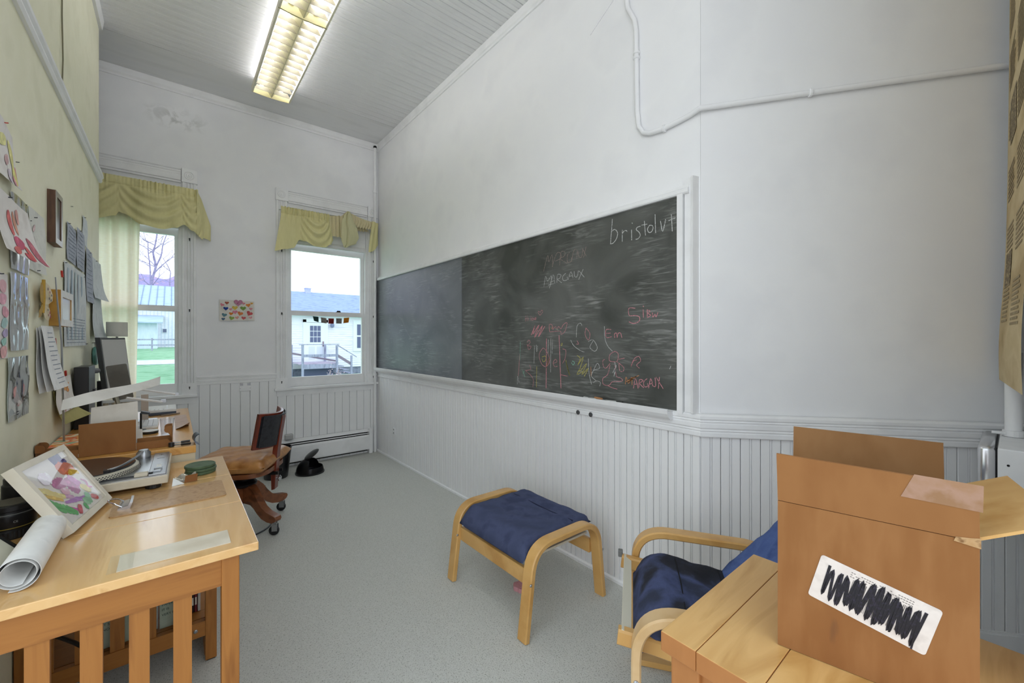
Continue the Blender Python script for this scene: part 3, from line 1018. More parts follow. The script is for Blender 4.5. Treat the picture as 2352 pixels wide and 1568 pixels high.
part('chalk_lines', bm, mat('chalk_faint', '#9fa2a5', 0.95), pA, world=True, label='faint white curving chalk line')

# chalk pieces and stubs on the tray
zt = 0.9225
for i, (y, dx, a, l, r_, c, lab) in enumerate([
        (1.395, -0.018, 80, 0.055, 0.006, '#b9855a', 'orange chalk stub lying on the tray'),
        (1.455, -0.015, 86, 0.09, 0.005, '#c9c9c6', 'longer white chalk stick at the far end of the tray pile'),
        (1.43, -0.03, 70, 0.07, 0.005, '#8d8f90', 'grey chalk stick at the front of the tray pile'),
        (1.345, -0.026, 62, 0.075, 0.0055, '#77797a', 'dark grey chalk stick nearest the right end of the tray pile'),
        (1.32, -0.014, 100, 0.06, 0.005, '#babab7', 'short white chalk stick beside the dark grey chalk')]):
    bm = BM()
    d = Vector((math.cos(R(a)), math.sin(R(a)), 0)) * l / 2
    c0 = Vector((XP + dx, y, zt + 0.005 + (0.006 if i == 0 else 0)))
    tube(bm, [c0 - d, c0 + d], r_, 10)
    tag(part('chalk_stick', bm, mat('chalk_stick_%d' % i, c, 0.9), smooth=True), lab, 'chalk', 'chalk on the chalkboard tray')
bm = BM()
lathe(bm, [(0.008, 0), (0.009, 0.004), (0.006, 0.01), (0.002, 0.012)], (XP - 0.03, 1.235, 0.924), 12)
tag(part('pebble', bm, M_blackmetal, smooth=True), 'tiny black pebble alone on the chalkboard tray', 'pebble')
# two dark putty lumps stuck under the tray rail
for i, (y, lab) in enumerate([(1.545, 'dark putty lump under the rail, the one further from the corner'), (1.455, 'dark putty lump under the rail, the one nearer the corner')]):
    bm = BM()
    lathe(bm, [(0.011, 0), (0.013, 0.004), (0.009, 0.009), (0.003, 0.011)], (XR - 0.024, y, 0.838), 12, Matrix.Rotation(R(-90), 4, 'Y'))
    tag(part('putty_lump', bm, mat('dark_putty', '#4a4a4b', 0.8), smooth=True), lab, 'putty', 'putty lumps under the tray')
# coat hook and outlet low on the beadboard
bm = BM()
tube(bm, smooth_pts([(XR - 0.014, 3.467, 0.79), (XR - 0.035, 3.467, 0.783), (XR - 0.04, 3.467, 0.77), (XR - 0.03, 3.467, 0.762)], 4), 0.004, 8)
tag(part('wall_hook', bm, M_trim, smooth=True), 'small white hook screwed into the beadboard below the tray', 'hook')
o = thing('power_outlet', 'slim white power outlet low on the beadboard near the far corner', 'outlet', (XR - 0.014, 4.034, 0.30))
part('plate', bxo(-0.014, 0, -0.022, 0.022, -0.035, 0.035, bev=0.004), M_trim, o)
for dz in (-0.017, 0.017):
    bm = BM()
    box(bm, -0.0155, -0.013, -0.008, -0.004, dz - 0.006, dz + 0.006)
    box(bm, -0.0155, -0.013, 0.004, 0.008, dz - 0.006, dz + 0.006)
    part('socket', bm, M_blackmetal, o)
# switch-like metal plate on the wall boards
o = thing('wall_plate', 'white metal plate with two clips on the boards between the windows', 'plate', (0.514, YB - 0.014, 0.795))
part('plate', bxo(-0.047, 0.047, -0.006, 0, -0.03, 0.02, bev=0.002), M_trim, o)
for dx in (-0.03, 0.03):
    part('clip', bxo(dx - 0.012, dx + 0.012, -0.004, 0.0, 0.021, 0.04), M_steel, o)
    part('screw', disc(BM(), (dx * 1.3, -0.006, -0.005), 0.003, 'y', -0.002, 8), M_steel, o)

# ================================================================ PIPES
bm = BM()
tube(bm, [(1.722, YB - 0.045, 0.0), (1.722, YB - 0.045, 3.37)], 0.0145, 14)
o = tag(part('heating_pipe', bm, M_trim, smooth=True), 'white vertical heating pipe in the corner beside the right window', 'pipe')
part('pipe_collar', lathe(BM(), [(0.0155, 0), (0.018, 0.004), (0.018, 0.018), (0.0155, 0.022)], (1.722, YB - 0.045, 3.35), 14), M_blackmetal, o, world=True)
for z in (2.85, 0.84):
    part('pipe_coupling', lathe(BM(), [(0.0155, 0), (0.019, 0.003), (0.019, 0.03), (0.0155, 0.033)], (1.722, YB - 0.045, z), 14), M_trim, o, world=True)
# bent conduit high on the chalkboard wall, running on to the diagonal wall
cx = XR - 0.014
path = [(cx, 1.235, ZC), (cx, 1.235, 2.95), (cx, 1.228, 2.90), (cx, 1.19, 2.82), (cx, 1.180, 2.76), (cx, 1.178, 2.6), (cx, 1.174, 2.36), (cx, 1.165, 2.285), (cx, 1.14, 2.245), (cx, 1.10, 2.228), (cx, 1.03, 2.222), (cx, 0.95, 2.228), (cx, 0.90, 2.233)]
corner = CN + DN * 0.016 - DV * 0.0
path += [tuple(CN + Vector((-0.02, -0.004, 2.238)))]
for t, z in ((0.06, 2.243), (0.3, 2.256), (0.7, 2.276), (1.12, 2.295)):
    path.append(tuple(CN + DV * t + DN * 0.012 + Vector((0, 0, z))))
bm = BM()
tube(bm, path, 0.0115, 12)
cd = tag(part('conduit', bm, M_wall, smooth=True), 'white painted conduit bending down the upper wall and along the diagonal wall', 'conduit')
def clampring(p, axis):
    bm = BM()
    q = Vector(p)
    for s in (-1, 1):
        a = Vector(axis) * 0.008 * s
    lathe(bm, [(0.0135, -0.006), (0.0165, -0.004), (0.0165, 0.004), (0.0135, 0.006)], p, 12, Vector(axis).to_track_quat('Z', 'Y').to_matrix().to_4x4())
    return bm
for p, a in (((cx, 1.178, 2.65), (0, 0, 1)), ((cx, 1.178, 2.625), (0, 0, 1)), ((cx, 1.03, 2.222), (0, 1, 0)), (tuple(CN + DV * 0.42 + DN * 0.012 + Vector((0, 0, 2.262))), tuple(DV))):
    part('pipe_clamp', clampring(p, a), M_wall, cd, world=True)
bm = BM()
tube(bm, [(XR - 0.003, 1.481, 2.917), (XR - 0.003, 1.231, 3.07), (XR - 0.003, 1.17, 3.11)], 0.004, 8)
tag(part('wire', bm, M_wall, smooth=True), 'thin white wire running diagonally behind the conduit', 'wire')

# ================================================================ BASEBOARD HEATER
h = thing('baseboard_heater', 'white baseboard radiator under the right window', 'heater', (1.15, YB - 0.014, 0))
bm = BM()
pr = [(0, 0.045), (-0.058, 0.045), (-0.064, 0.055), (-0.064, 0.185), (-0.056, 0.205), (-0.05, 0.205), (-0.05, 0.2), (-0.057, 0.183), (-0.057, 0.06), (0, 0.06)]
prism(bm, [(0.62, YB - 0.014 + p[0], p[1]) for p in pr], (1.03, 0, 0))
part('front_panel', bm, M_trim, h, world=True)
bm = BM()
prism(bm, [(0.62, YB - 0.014 + p[0], p[1]) for p in [(0, 0.262), (-0.012, 0.262), (-0.048, 0.242), (-0.05, 0.236), (-0.044, 0.238), (-0.01, 0.256), (0, 0.256)]], (1.03, 0, 0))
part('top_hood', bm, M_trim, h, world=True)
part('damper_strip', bxo(0.62, 1.65, YB - 0.064, YB - 0.058, 0.214, 0.224), M_trim, h, world=True)
part('back_plate', bxo(0.62, 1.65, YB - 0.018, YB - 0.014, 0.02, 0.262), M_blackmetal, h, world=True)
bm = BM()
for i in range(60):
    x = 0.64 + i * 0.0168
    box(bm, x, x + 0.002, YB - 0.05, YB - 0.02, 0.08, 0.17)
part('fins', bm, M_steel, h, world=True, kind='stuff')
for x in (0.585, 1.648):
    part('end_cap', bxo(x, x + 0.042, YB - 0.072, YB - 0.014, 0.0, 0.268, bev=0.004), M_trim, h, world=True)
bm = BM()
box(bm, 0.62, 0.90, YB - 0.066, YB - 0.060, 0.055, 0.2)
o = tag(part('plug_adapter', bxo(0.835, 0.905, YB - 0.07, YB - 0.02, 0.268, 0.318, bev=0.006), mat('grey_plastic', '#b5b5b3', 0.5)), 'grey plastic adapter block resting on the radiator behind the chair', 'adapter')
bm.free()
# second low radiator run beyond the chair, along the wall towards the desk
h2 = thing('baseboard_heater', 'white baseboard radiator run behind the swivel chair, nearer the desk', 'heater', (0.2, YB - 0.034, 0))
bm = BM()
prism(bm, [(-0.4, YB - 0.034 + p[0], p[1]) for p in [(0, 0.03), (-0.045, 0.03), (-0.05, 0.04), (-0.05, 0.12), (-0.04, 0.13), (0, 0.13)]], (0.96, 0, 0))
part('front_panel', bm, M_trim, h2, world=True)

# ================================================================ FLUORESCENT FIXTURES
M_tube = mat('lit_fluorescent_tube', '#ffffff', 0.4, emit='#f6f8ff', emit_s=4.0)
M_shade = mat('warm_white_enamel', '#efe9d2', 0.45, ['#f2ecd6', '#e8e1c8'], (8, 8, 8))
M_shade_end = mat('yellowed_enamel', '#e6dca6', 0.5, ['#eae0ac', '#ded29a'], (8, 8, 8))
def make_fixture(label, y1):
    """unit 1.12 m long ending (far end) at y1"""
    X0, X1, ZB = 0.50, 0.785, 3.291
    L = 1.118
    f = thing('fluorescent_fixture', label, 'light fixture', ((X0 + X1) / 2, y1 - L / 2, ZB), 0, 'louvred fluorescent fixtures in one row')
    lx = (X1 - X0) / 2
    P = lambda n, b, m=M_shade, par=f, **k: part(n, b, m, par, **k)
    P('housing', prism(BM(), [(-0.05, -L / 2, 0.075), (-0.05, -L / 2, 0.117), (0.05, -L / 2, 0.117), (0.05, -L / 2, 0.075), (0.02, -L / 2, 0.062), (-0.02, -L / 2, 0.062)], (0, L, 0)))
    for s in (-1, 1):
        bm = BM()
        prism(bm, [(s * lx, -L / 2, 0.0), (s * lx, -L / 2, 0.045), (s * (lx - 0.004), -L / 2, 0.045), (s * (lx - 0.012), -L / 2, 0.0)], (0, L, 0))
        P('side_rail', bm)
        bm = BM()
        tube(bm, [(s * 0.072, -L / 2 + 0.02, 0.084), (s * 0.072, L / 2 - 0.02, 0.084)], 0.0155, 12)
        t = P('tube', bm, M_tube, smooth=True)
        for e in (-1, 1):
            P('tube_cap', bxo(s * 0.072 - 0.014, s * 0.072 + 0.014, e * (L / 2 - 0.012) - 0.008, e * (L / 2 - 0.012) + 0.008, 0.05, 0.10), M_shade, t)
    P('spine', prism(BM(), [(-0.0015, -L / 2, -0.002), (0.0015, -L / 2, -0.002), (0.034, -L / 2, 0.05), (-0.034, -L / 2, 0.05)], (0, L, 0)), mat('spine_enamel', '#cfc9a6', 0.5))
    for e in (-1, 1):
        y0, y1_ = sorted((e * L / 2, e * (L / 2 - 0.004)))
        bm = BM()
        pts = [(-lx, 0.0), (-lx * 0.5, -0.006), (0, -0.008), (lx * 0.5, -0.006), (lx, 0.0), (lx, 0.05), (-lx, 0.05)]
        prism(bm, [(p[0], y0, p[1]) for p in pts], (0, y1_ - y0, 0))
        P('end_plate', bm, M_shade_end)
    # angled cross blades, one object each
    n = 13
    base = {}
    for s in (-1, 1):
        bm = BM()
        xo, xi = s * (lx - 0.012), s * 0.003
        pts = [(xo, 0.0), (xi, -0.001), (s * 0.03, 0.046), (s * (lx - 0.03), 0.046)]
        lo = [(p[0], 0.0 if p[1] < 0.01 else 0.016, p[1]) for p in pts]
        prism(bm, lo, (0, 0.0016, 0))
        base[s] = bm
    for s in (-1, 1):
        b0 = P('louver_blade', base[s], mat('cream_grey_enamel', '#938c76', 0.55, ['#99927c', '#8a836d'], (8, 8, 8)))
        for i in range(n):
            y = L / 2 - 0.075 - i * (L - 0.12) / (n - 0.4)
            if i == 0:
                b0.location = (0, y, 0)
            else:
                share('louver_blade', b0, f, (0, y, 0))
    return f
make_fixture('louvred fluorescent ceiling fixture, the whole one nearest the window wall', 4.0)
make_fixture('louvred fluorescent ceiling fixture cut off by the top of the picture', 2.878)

# ================================================================ CURTAINS
M_val = cloth_mat('olive_valance_cotton', '#ebe4ad', '#f2ebb8', 0.25, (90, 90, 14))
M_val_in = cloth_mat('cream_lining', '#eadfb6', '#f0e6c0', 0.25, (80, 80, 80))
M_val_t = cloth_mat('olive_valance_reverse', '#dcd8ae', '#e4e0b8', 0.25, (90, 90, 14))
M_sheer = cloth_mat('cream_sheer', '#fbf3e6', '#fff9f0', 0.8, (30, 30, 160))
rnd = random.Random(3)

def interp(tab, x):
    if x <= tab[0][0]:
        return tab[0][1]
    for (a, b), (c, d) in zip(tab, tab[1:]):
        if x <= c:
            t = (x - a) / (c - a)
            t = t * t * (3 - 2 * t)
            return b + (d - b) * t
    return tab[-1][1]

def valance(name, label, x0, x1, ztop, bottom, yb, swags, flare, gathers):
    """rod pocket with gathers on top, U-shaped swag folds below. swags: (centre, half width, drop, strength)"""
    nu, nv = 220, 56
    ph = [rnd.uniform(0, 6.28) for _ in range(8)]
    bm = BM()
    def f(u, v):
        x = x0 + (x1 - x0) * u
        zb = interp(bottom, x)
        z = ztop + (zb - ztop) * v
        drop = ztop - z
        g = 0.15
        for c, w_ in gathers:
            g += math.exp(-((x - c) / w_) ** 2)
        g = min(1.0, g)
        fade = math.exp(-(drop / 0.085) ** 2)
        a = 0.0075 * g * fade * (math.sin(x * 260 + ph[0]) + 0.7 * math.sin(x * 171 + ph[1]) + 0.4 * math.sin(x * 390 + ph[2]))
        band = -0.008 * math.exp(-((drop - 0.030) / 0.022) ** 2) + 0.007 * math.exp(-((drop - 0.066) / 0.006) ** 2)
        big = 0.0
        for c, hw_, dep, st_ in swags:
            t = (x - c) / hw_
            if abs(t) < 1:
                k = 1 - t * t
                q = drop - dep * k
                env = min(1, max(0, (drop - 0.05) / 0.06)) * k ** 0.5
                big -= st_ * 0.045 * k * math.sin(math.pi * min(1, drop / 0.42))
                big += st_ * 0.016 * env * math.sin(q * 74 + 0.6) * (1.15 - 0.7 * v)
        vert = 0.006 * (math.sin(x * 33 + ph[3]) + 0.6 * math.sin(x * 58 + ph[4])) * min(1, drop / 0.10)
        xs_ = x + flare * (u - 0.5) * 2 * max(0, drop - 0.08)
        zz = z + (0.003 * g * math.sin(x * 210 + ph[5]) if v < 0.02 else 0)
        return (xs_, yb + a + band + big + vert - 0.02 * v, zz)
    sheet(bm, f, nu, nv, 0.0012)
    return part(name, bm, M_val, smooth=60)

v1 = valance('valance', 'green swagged valance over the left window', -0.78, 0.165, 2.522,
             [(-0.78, 2.05), (-0.62, 2.14), (-0.44, 2.165), (-0.345, 2.20), (-0.325, 2.235), (-0.30, 2.225), (-0.20, 2.155), (-0.09, 2.140), (0.0, 2.165), (0.055, 2.20), (0.10, 2.16), (0.165, 2.10)], YB - 0.085,
             [(-0.115, 0.21, 0.16, 1.0), (0.115, 0.07, 0.12, 0.6), (-0.55, 0.22, 0.16, 1.0)], 0.10, [(-0.10, 0.10), (0.13, 0.03), (-0.43, 0.03)])
tag(v1, 'green swagged valance over the left window, hanging even', 'valance')
# its right return, hanging past the casing
def ftail(u, v):
    x = 0.155 + 0.10 * u * (0.35 + 0.65 * min(1, v * 1.6))
    zt_ = 2.515 - 0.055 * u
    zb_ = 2.135 - 0.03 * u
    z = zt_ + (zb_ - zt_) * v
    return (x, YB - 0.105 + 0.075 * u + 0.012 * math.sin(u * 9 + v * 4) * v - 0.02 * math.sin(v * 3) * (1 - u), z)
part('side_return', sheet(BM(), ftail, 20, 24, 0.0012), M_val, v1, world=True, smooth=60)

v2 = valance('valance', 'green valance over the right window', 0.795, 1.235, 2.515,
             [(0.79, 2.075), (0.87, 2.105), (0.92, 2.125), (0.96, 2.21), (1.0, 2.20), (1.08, 2.165), (1.15, 2.165), (1.20, 2.20), (1.235, 2.25)], YB - 0.085,
             [(1.10, 0.135, 0.17, 1.1)], 0.16, [(0.85, 0.12), (1.05, 0.12), (1.2, 0.05)])
tag(v2, 'green valance over the right window, its right half twisted over the rod', 'valance')
def flin(u, v):
    x = 1.225 + 0.20 * u
    zt_ = 2.505 + 0.035 * u
    zb_ = 2.30 + 0.0 * u
    return (x, YB - 0.075 + 0.010 * math.sin(x * 160) - 0.01 * v, zt_ + (zb_ - zt_) * v + 0.003 * math.sin(x * 190))
part('lining_fold', sheet(BM(), flin, 24, 12, 0.0012), M_val_in, v2, world=True, smooth=60)
def fflap(u, v):
    # teardrop flap turned over the rod
    xl = interp([(0, 1.395), (0.15, 1.36), (0.35, 1.338), (0.8, 1.333), (1, 1.355)], v)
    xr = interp([(0, 1.425), (0.2, 1.455), (0.5, 1.498), (0.7, 1.512), (0.88, 1.485), (1, 1.40)], v)
    z = 2.572 - 0.372 * v - 0.012 * math.sin(math.pi * u) * v
    fold = 0.014 * math.exp(-((u - 0.36) / 0.05) ** 2)
    return (xl + (xr - xl) * u, YB - 0.128 - 0.028 * math.sin(v * 2.6) * math.sin(math.pi * (0.15 + 0.7 * u)) + fold, z)
part('turned_flap', sheet(BM(), fflap, 30, 26, 0.0012), M_val_t, v2, world=True, smooth=60)
def froll(u, v):
    x = 1.385 + 0.27 * u
    a = R(-40) + R(290) * v
    c = 2.525 - 0.035 * u - 0.012 * math.sin(u * 3)
    rr = 0.036 + 0.022 * (1 - u) + 0.010 * math.sin(u * 58 + v * 7)
    return (x + 0.03 * math.sin(v * 6.0), YB - 0.085 - rr * 0.8 * math.cos(a), c - 0.03 + rr * 1.3 * math.sin(a))
part('gathered_roll', sheet(BM(), froll, 70, 18, 0.0012), M_val_in, v2, world=True, smooth=60)
def fend(u, v):
    x = 1.655 + 0.085 * u - 0.04 * v * (1 - u)
    zt_ = 2.515 - 0.005 * u
    zb_ = 2.175 + 0.10 * u * u
    return (x + 0.0, YB - 0.14 + 0.05 * u + 0.008 * math.sin(u * 12 + v * 3), zt_ + (zb_ - zt_) * v)
part('end_tail', sheet(BM(), fend, 20, 20, 0.0012), M_val, v2, world=True, smooth=60)
for wx0, wx1, lab in ((-0.80, 0.16, 'white curtain rod above the left window behind its valance'), (0.79, 1.70, 'white curtain rod above the right window behind its valance')):
    bm = BM()
    tube(bm, [(wx0, YB - 0.03, 2.49), (wx0, YB - 0.058, 2.49), (wx1, YB - 0.058, 2.49), (wx1, YB - 0.03, 2.49)], 0.005, 8)
    tag(part('curtain_rod', bm, M_trim, smooth=True), lab, 'curtain rod')
# cream panel at the left window
def fcur(u, v):
    x = -0.78 + 0.575 * u + (-0.035) * v * u
    z = 2.44 - 2.1 * v
    y = YB - 0.032 + 0.012 * math.sin(x * 78 + 0.6 * math.sin(v * 2.2)) + 0.008 * math.sin(x * 131 + 1.0)
    return (x, y, z)
cp = part('curtain', sheet(BM(), fcur, 120, 20, 0.0008), M_sheer, smooth=60)
tag(cp, 'cream sheer curtain panel covering the left part of the left window', 'curtain')
tag(part('curtain_rod', tube(BM(), [(-0.80, YB - 0.032, 2.45), (-0.19, YB - 0.032, 2.45)], 0.004, 8), M_trim), 'thin rod carrying the cream sheer curtain', 'curtain rod')

# ---- prayer flags on the right window
fl = thing('prayer_flag_string', 'string of five small square cloth flags on the right window', 'flags', (1.29, YB + 0.03, 1.47))
fl_c = [('#1d3a38', 'dark green flag'), ('#8d8780', 'grey printed flag, left one'), ('#7d1f1c', 'dark red flag'), ('#83807a', 'grey printed flag, right one'), ('#c77d17', 'orange flag')]
fx = [(1.102, 1.156, 1.475, 0), (1.179, 1.234, 1.465, 1), (1.254, 1.309, 1.460, 2), (1.331, 1.389, 1.463, 3), (1.410, 1.466, 1.472, 4)]
for (a, b, z, k) in fx:
    tilt = (-0.006, -0.008, 0.0, 0.0, 0.008)[k]
    def ff(u, v, a=a, b=b, z=z, tilt=tilt, k=k):
        return (a + (b - a) * u - tilt * 0.6 * v + (0.008 * v * (1 - u) if k == 0 else 0), YB + 0.029 - 0.004 * math.sin(v * 3 + u), z + tilt * (u - 0.5) - 0.055 * v + (0.008 * v * (1 - u) if k == 0 else 0))
    pf = part('flag', sheet(BM(), ff, 6, 6, 0.0008), mat('flag_cloth_%d' % k, fl_c[k][0], 0.9), fl, world=True, label=fl_c[k][1])
    if k != 0:
        bm = BM()
        rr = random.Random(k)
        for i in range(5):
            for j in range(5):
                if rr.random() < 0.55:
                    xx = a + (b - a) * (0.16 + 0.15 * i)
                    zz = z - 0.009 - 0.0085 * j
                    box(bm, xx - 0.003, xx + 0.002, YB + 0.0242 - 0.001, YB + 0.0246, zz - 0.0025, zz + 0.002)
        part('print', bm, mat('flag_ink_%d' % k, {1: '#57524d', 2: '#4a1210', 3: '#4f4c48', 4: '#8f5508'}[k], 0.9), pf, world=True)
bm = BM()
tube(bm, [(1.09, YB + 0.03, 1.479), (1.18, YB + 0.03, 1.468), (1.28, YB + 0.03, 1.463), (1.39, YB + 0.03, 1.466), (1.475, YB + 0.03, 1.477)], 0.0012, 6)
part('string', bm, M_white, fl, world=True)

# ---- hearts card on the window wall
hc = thing('hearts_drawing', 'white paper sheet of painted colourful hearts pinned between the windows', 'drawing', (0.4525, YB, 1.50))
def fh(u, v):
    return (0.318 + 0.268 * u, YB - 0.006 - 0.010 * u * v - 0.004 * math.sin(u * 4), 1.598 - 0.003 * u - (0.190 - 0.012 * u) * v)
part('paper', sheet(BM(), fh, 16, 10, 0.0005), mat('aged_paper', '#dcd8cf', 0.8, ['#e0dcd3', '#d3cec4'], (12, 12, 12)), hc, world=True)
def heart(cx_, cz_, s, rot=0.0, sx=1.0):
    pts = []
    for i in range(20):
        t = 2 * math.pi * i / 20
        X_ = 16 * math.sin(t) ** 3 / 17 * s * sx
        Z_ = (13 * math.cos(t) - 5 * math.cos(2 * t) - 2 * math.cos(3 * t) - math.cos(4 * t)) / 17 * s
        pts.append((cx_ + X_ * math.cos(rot) - Z_ * math.sin(rot), cz_ + X_ * math.sin(rot) + Z_ * math.cos(rot)))
    return pts
HE = [(410, 585, 75, '#d9848f', -.4), (565, 510, 75, '#a85a45', 0), (530, 715, 90, '#1c3d8c', 0), (480, 950, 95, '#5f8791', -.2), (445, 1095, 65, '#4b6c88', 0), (700, 900, 75, '#d77a2c', -.1), (690, 735, 60, '#dd94a0', .1), (830, 680, 105, '#d9bb52', 0), (835, 840, 95, '#df8ba0', .1), (720, 1065, 95, '#93ad55', -.2), (900, 1045, 70, '#dd9a8e', .3), (1010, 890, 105, '#d97e48', -.3), (1110, 690, 110, '#7ea150', 0), (1130, 500, 60, '#d98a99', -.3), (1290, 560, 90, '#df8a42', .2), (1410, 485, 55, '#d9a24a', 0), (1380, 700, 65, '#e0969b', 0), (1330, 880, 120, '#c95a5c', -.5), (1125, 1060, 85, '#cc6163', -.15), (1370, 1045, 65, '#e2a3a6', .2)]
for i, (px, py, s_, c, ro) in enumerate(HE):
    u = (px - 315) / (1500 - 315)
    v = (py - 405) / (1160 - 405)
    q = fh(u, v)
    pts = heart(q[0], q[2], s_ / 1185 * 0.27 * 0.95, ro, 1.05)
    bm = BM()
    prism(bm, [(p[0], q[1] - 0.0026, p[1]) for p in pts], (0, 0.0022, 0))
    part('painted_heart', bm, mat('heart_%d' % i, c, 0.85, [c, '#%02x%02x%02x' % tuple(max(0, int(int(c[k:k + 2], 16) * 0.86)) for k in (1, 3, 5))], (90, 90, 90)), hc, world=True)
q = fh(0.53, 0.1)
bm = BM()
prism(bm, [(p[0], q[1] - 0.008, p[1]) for p in heart(q[0], q[2], 0.036, 0, 1.0)], (0, 0.006, 0))
part('pinned_heart', bm, mat('heart_pinned', '#b3718f', 0.8, ['#c58ca6', '#8c3d63'], (70, 70, 70)), hc, world=True, label='purple paper heart at the top edge')

# ================================================================ RIGHT EDGE: poster, box, pipe
po = thing('wall_poster', 'tall sepia printed poster curling off the wall at the right edge', 'poster', (2.1, -0.03, 1.7))
def fpo(u, v):
    x = 2.42 - 0.62 * u
    z = 3.0 - (1.905 + 0.10 * 0) * v
    y = 0.010 - 0.030 * u + 0.018 * v * v - 0.02 * u * v + 0.012 * math.exp(-((v - 0.93) / 0.12) ** 2)
    return (x, y, z)
M_sepia = mat('sepia_print', '#cdb78a', 0.8, ['#d6c196', '#c9b184', '#b39a6d'], (3, 3, 6), detail=6)
pp = part('paper', sheet(BM(), fpo, 10, 40, 0.0006), M_sepia, po, world=True)
ink = mat('sepia_ink', '#a3916f', 0.85, ['#968464', '#b3a17c'], (60, 60, 60))
rr = random.Random(4)
def onpo(u, v, h):
    p = Vector(fpo(u, v))
    return p + Vector((0, 1, 0)) * (0.0010 + h)
for i in range(16):
    u0 = 0.10 + 0.45 * (i % 2)
    v0 = 0.05 + 0.11 * (i // 2)
    bm = BM()
    n_ = rr.randint(6, 10)
    for j in range(n_):
        va = v0 + j * 0.008
        ua, ub = u0, u0 + 0.34 * rr.uniform(0.75, 1)
        a, b, c, d = onpo(ua, va, 0), onpo(ub, va, 0), onpo(ub, va + 0.004, 0), onpo(ua, va + 0.004, 0)
        prism(bm, [a, b, c, d], (0, 0.0003, 0))
    part('text_block', bm, ink, pp, world=True)
for (ua, ub, va, vb) in ((0.2, 0.5, 0.48, 0.56), (0.12, 0.4, 0.76, 0.82), (0.5, 0.9, 0.2, 0.27)):
    bm = BM()
    prism(bm, [onpo(ua, va, 0.0004), onpo(ub, va, 0.0004), onpo(ub, vb, 0.0004), onpo(ua, vb, 0.0004)], (0, 0.0003, 0))
    part('engraving', bm, mat('engraving_ink', '#8d7b5e', 0.85, ['#5f5342', '#b8a47c'], (50, 50, 90), lo=0.4, hi=0.6), pp, world=True)
# white box with chrome latch on the short wall, and the pipe rising from it
wb = thing('junction_box', 'white painted box with a chrome side handle near the right edge', 'electrical box', (2.2, 0.0, 0.85))
part('body', bxo(2.02, 2.42, -0.06, 0.034, 0.735, 0.902, bev=0.004), M_trim, wb, world=True)
part('handle', bxo(2.04, 2.40, 0.036, 0.078, 0.725, 0.90, bev=0.013), mat('polished_chrome', '#d8d8da', 0.22, metal=0.75), wb, world=True, smooth=60)
part('hinge_strip', bxo(2.045, 2.41, 0.034, 0.0365, 0.735, 0.90), M_blackmetal, wb, world=True)
for z in (0.852, 0.795):
    part('screw', disc(BM(), (2.0185, 0.012, z), 0.0035, 'x', 0.003, 8), M_blackmetal, wb, world=True)
bm = BM()
tube(bm, [(2.30, 0.002, 0.90), (2.30, 0.002, 1.2)], 0.021, 14)
pi = tag(part('riser_pipe', bm, M_trim, smooth=True), 'thick white pipe rising from the white box behind the poster', 'pipe')
part('pipe_clamp', lathe(BM(), [(0.022, 0), (0.027, 0.002), (0.027, 0.022), (0.022, 0.024)], (2.30, 0.002, 0.902), 14), M_trim, pi, world=True)
part('clamp_screw', tube(BM(), [(2.28, 0.02, 0.914), (2.275, 0.052, 0.914)], 0.005, 8), M_trim, pi, world=True)
# ================================================================ FOOTSTOOL
def cushion(bm, x0, x1, y0, y1, z0, z1, nx=22, ny=22, puff=0.012, M=None, sag=0.0, wr=0.003, seed=1, edge=0.06, bend=None):
    """soft rectangular pad"""
    rg = random.Random(seed)
    ph = [rg.uniform(0, 6.28) for _ in range(6)]
    def fpt(u, v, top):
        eu = min(u, 1 - u)
        ev = min(v, 1 - v)
        k = min(1, eu / edge) * min(1, ev / edge)
        k = math.sqrt(max(0.0, 1 - (1 - min(1, eu / edge)) ** 2)) * math.sqrt(max(0.0, 1 - (1 - min(1, ev / edge)) ** 2))
        zm = (z0 + z1) / 2
        x = x0 + (x1 - x0) * u
        y = y0 + (y1 - y0) * v
        z = zm + (z1 - zm if top else z0 - zm) * k
        if top:
            z += puff * math.sin(math.pi * u) * math.sin(math.pi * v)
            z += wr * k * (math.sin(x * 55 + 21 * y + ph[0]) + 0.8 * math.sin(y * 47 - x * 30 + ph[1]) + 0.6 * math.sin(x * 90 + y * 60 + ph[2]))
            z -= sag * math.sin(math.pi * u) * math.sin(math.pi * v)
        p = Vector((x, y, z))
        if bend:
            p = Vector(bend(p))
        return (M @ p) if M is not None else p
    A = [[bm.verts.new(fpt(i / nx, j / ny, True)) for j in range(ny + 1)] for i in range(nx + 1)]
    B = [[A[i][j] if i in (0, nx) or j in (0, ny) else bm.verts.new(fpt(i / nx, j / ny, False)) for j in range(ny + 1)] for i in range(nx + 1)]
    for i in range(nx):
        for j in range(ny):
            bm.faces.new([A[i][j], A[i + 1][j], A[i + 1][j + 1], A[i][j + 1]])
            f = [B[i][j], B[i][j + 1], B[i + 1][j + 1], B[i + 1][j]]
            try:
                bm.faces.new(f)
            except ValueError:
                pass
    return bm

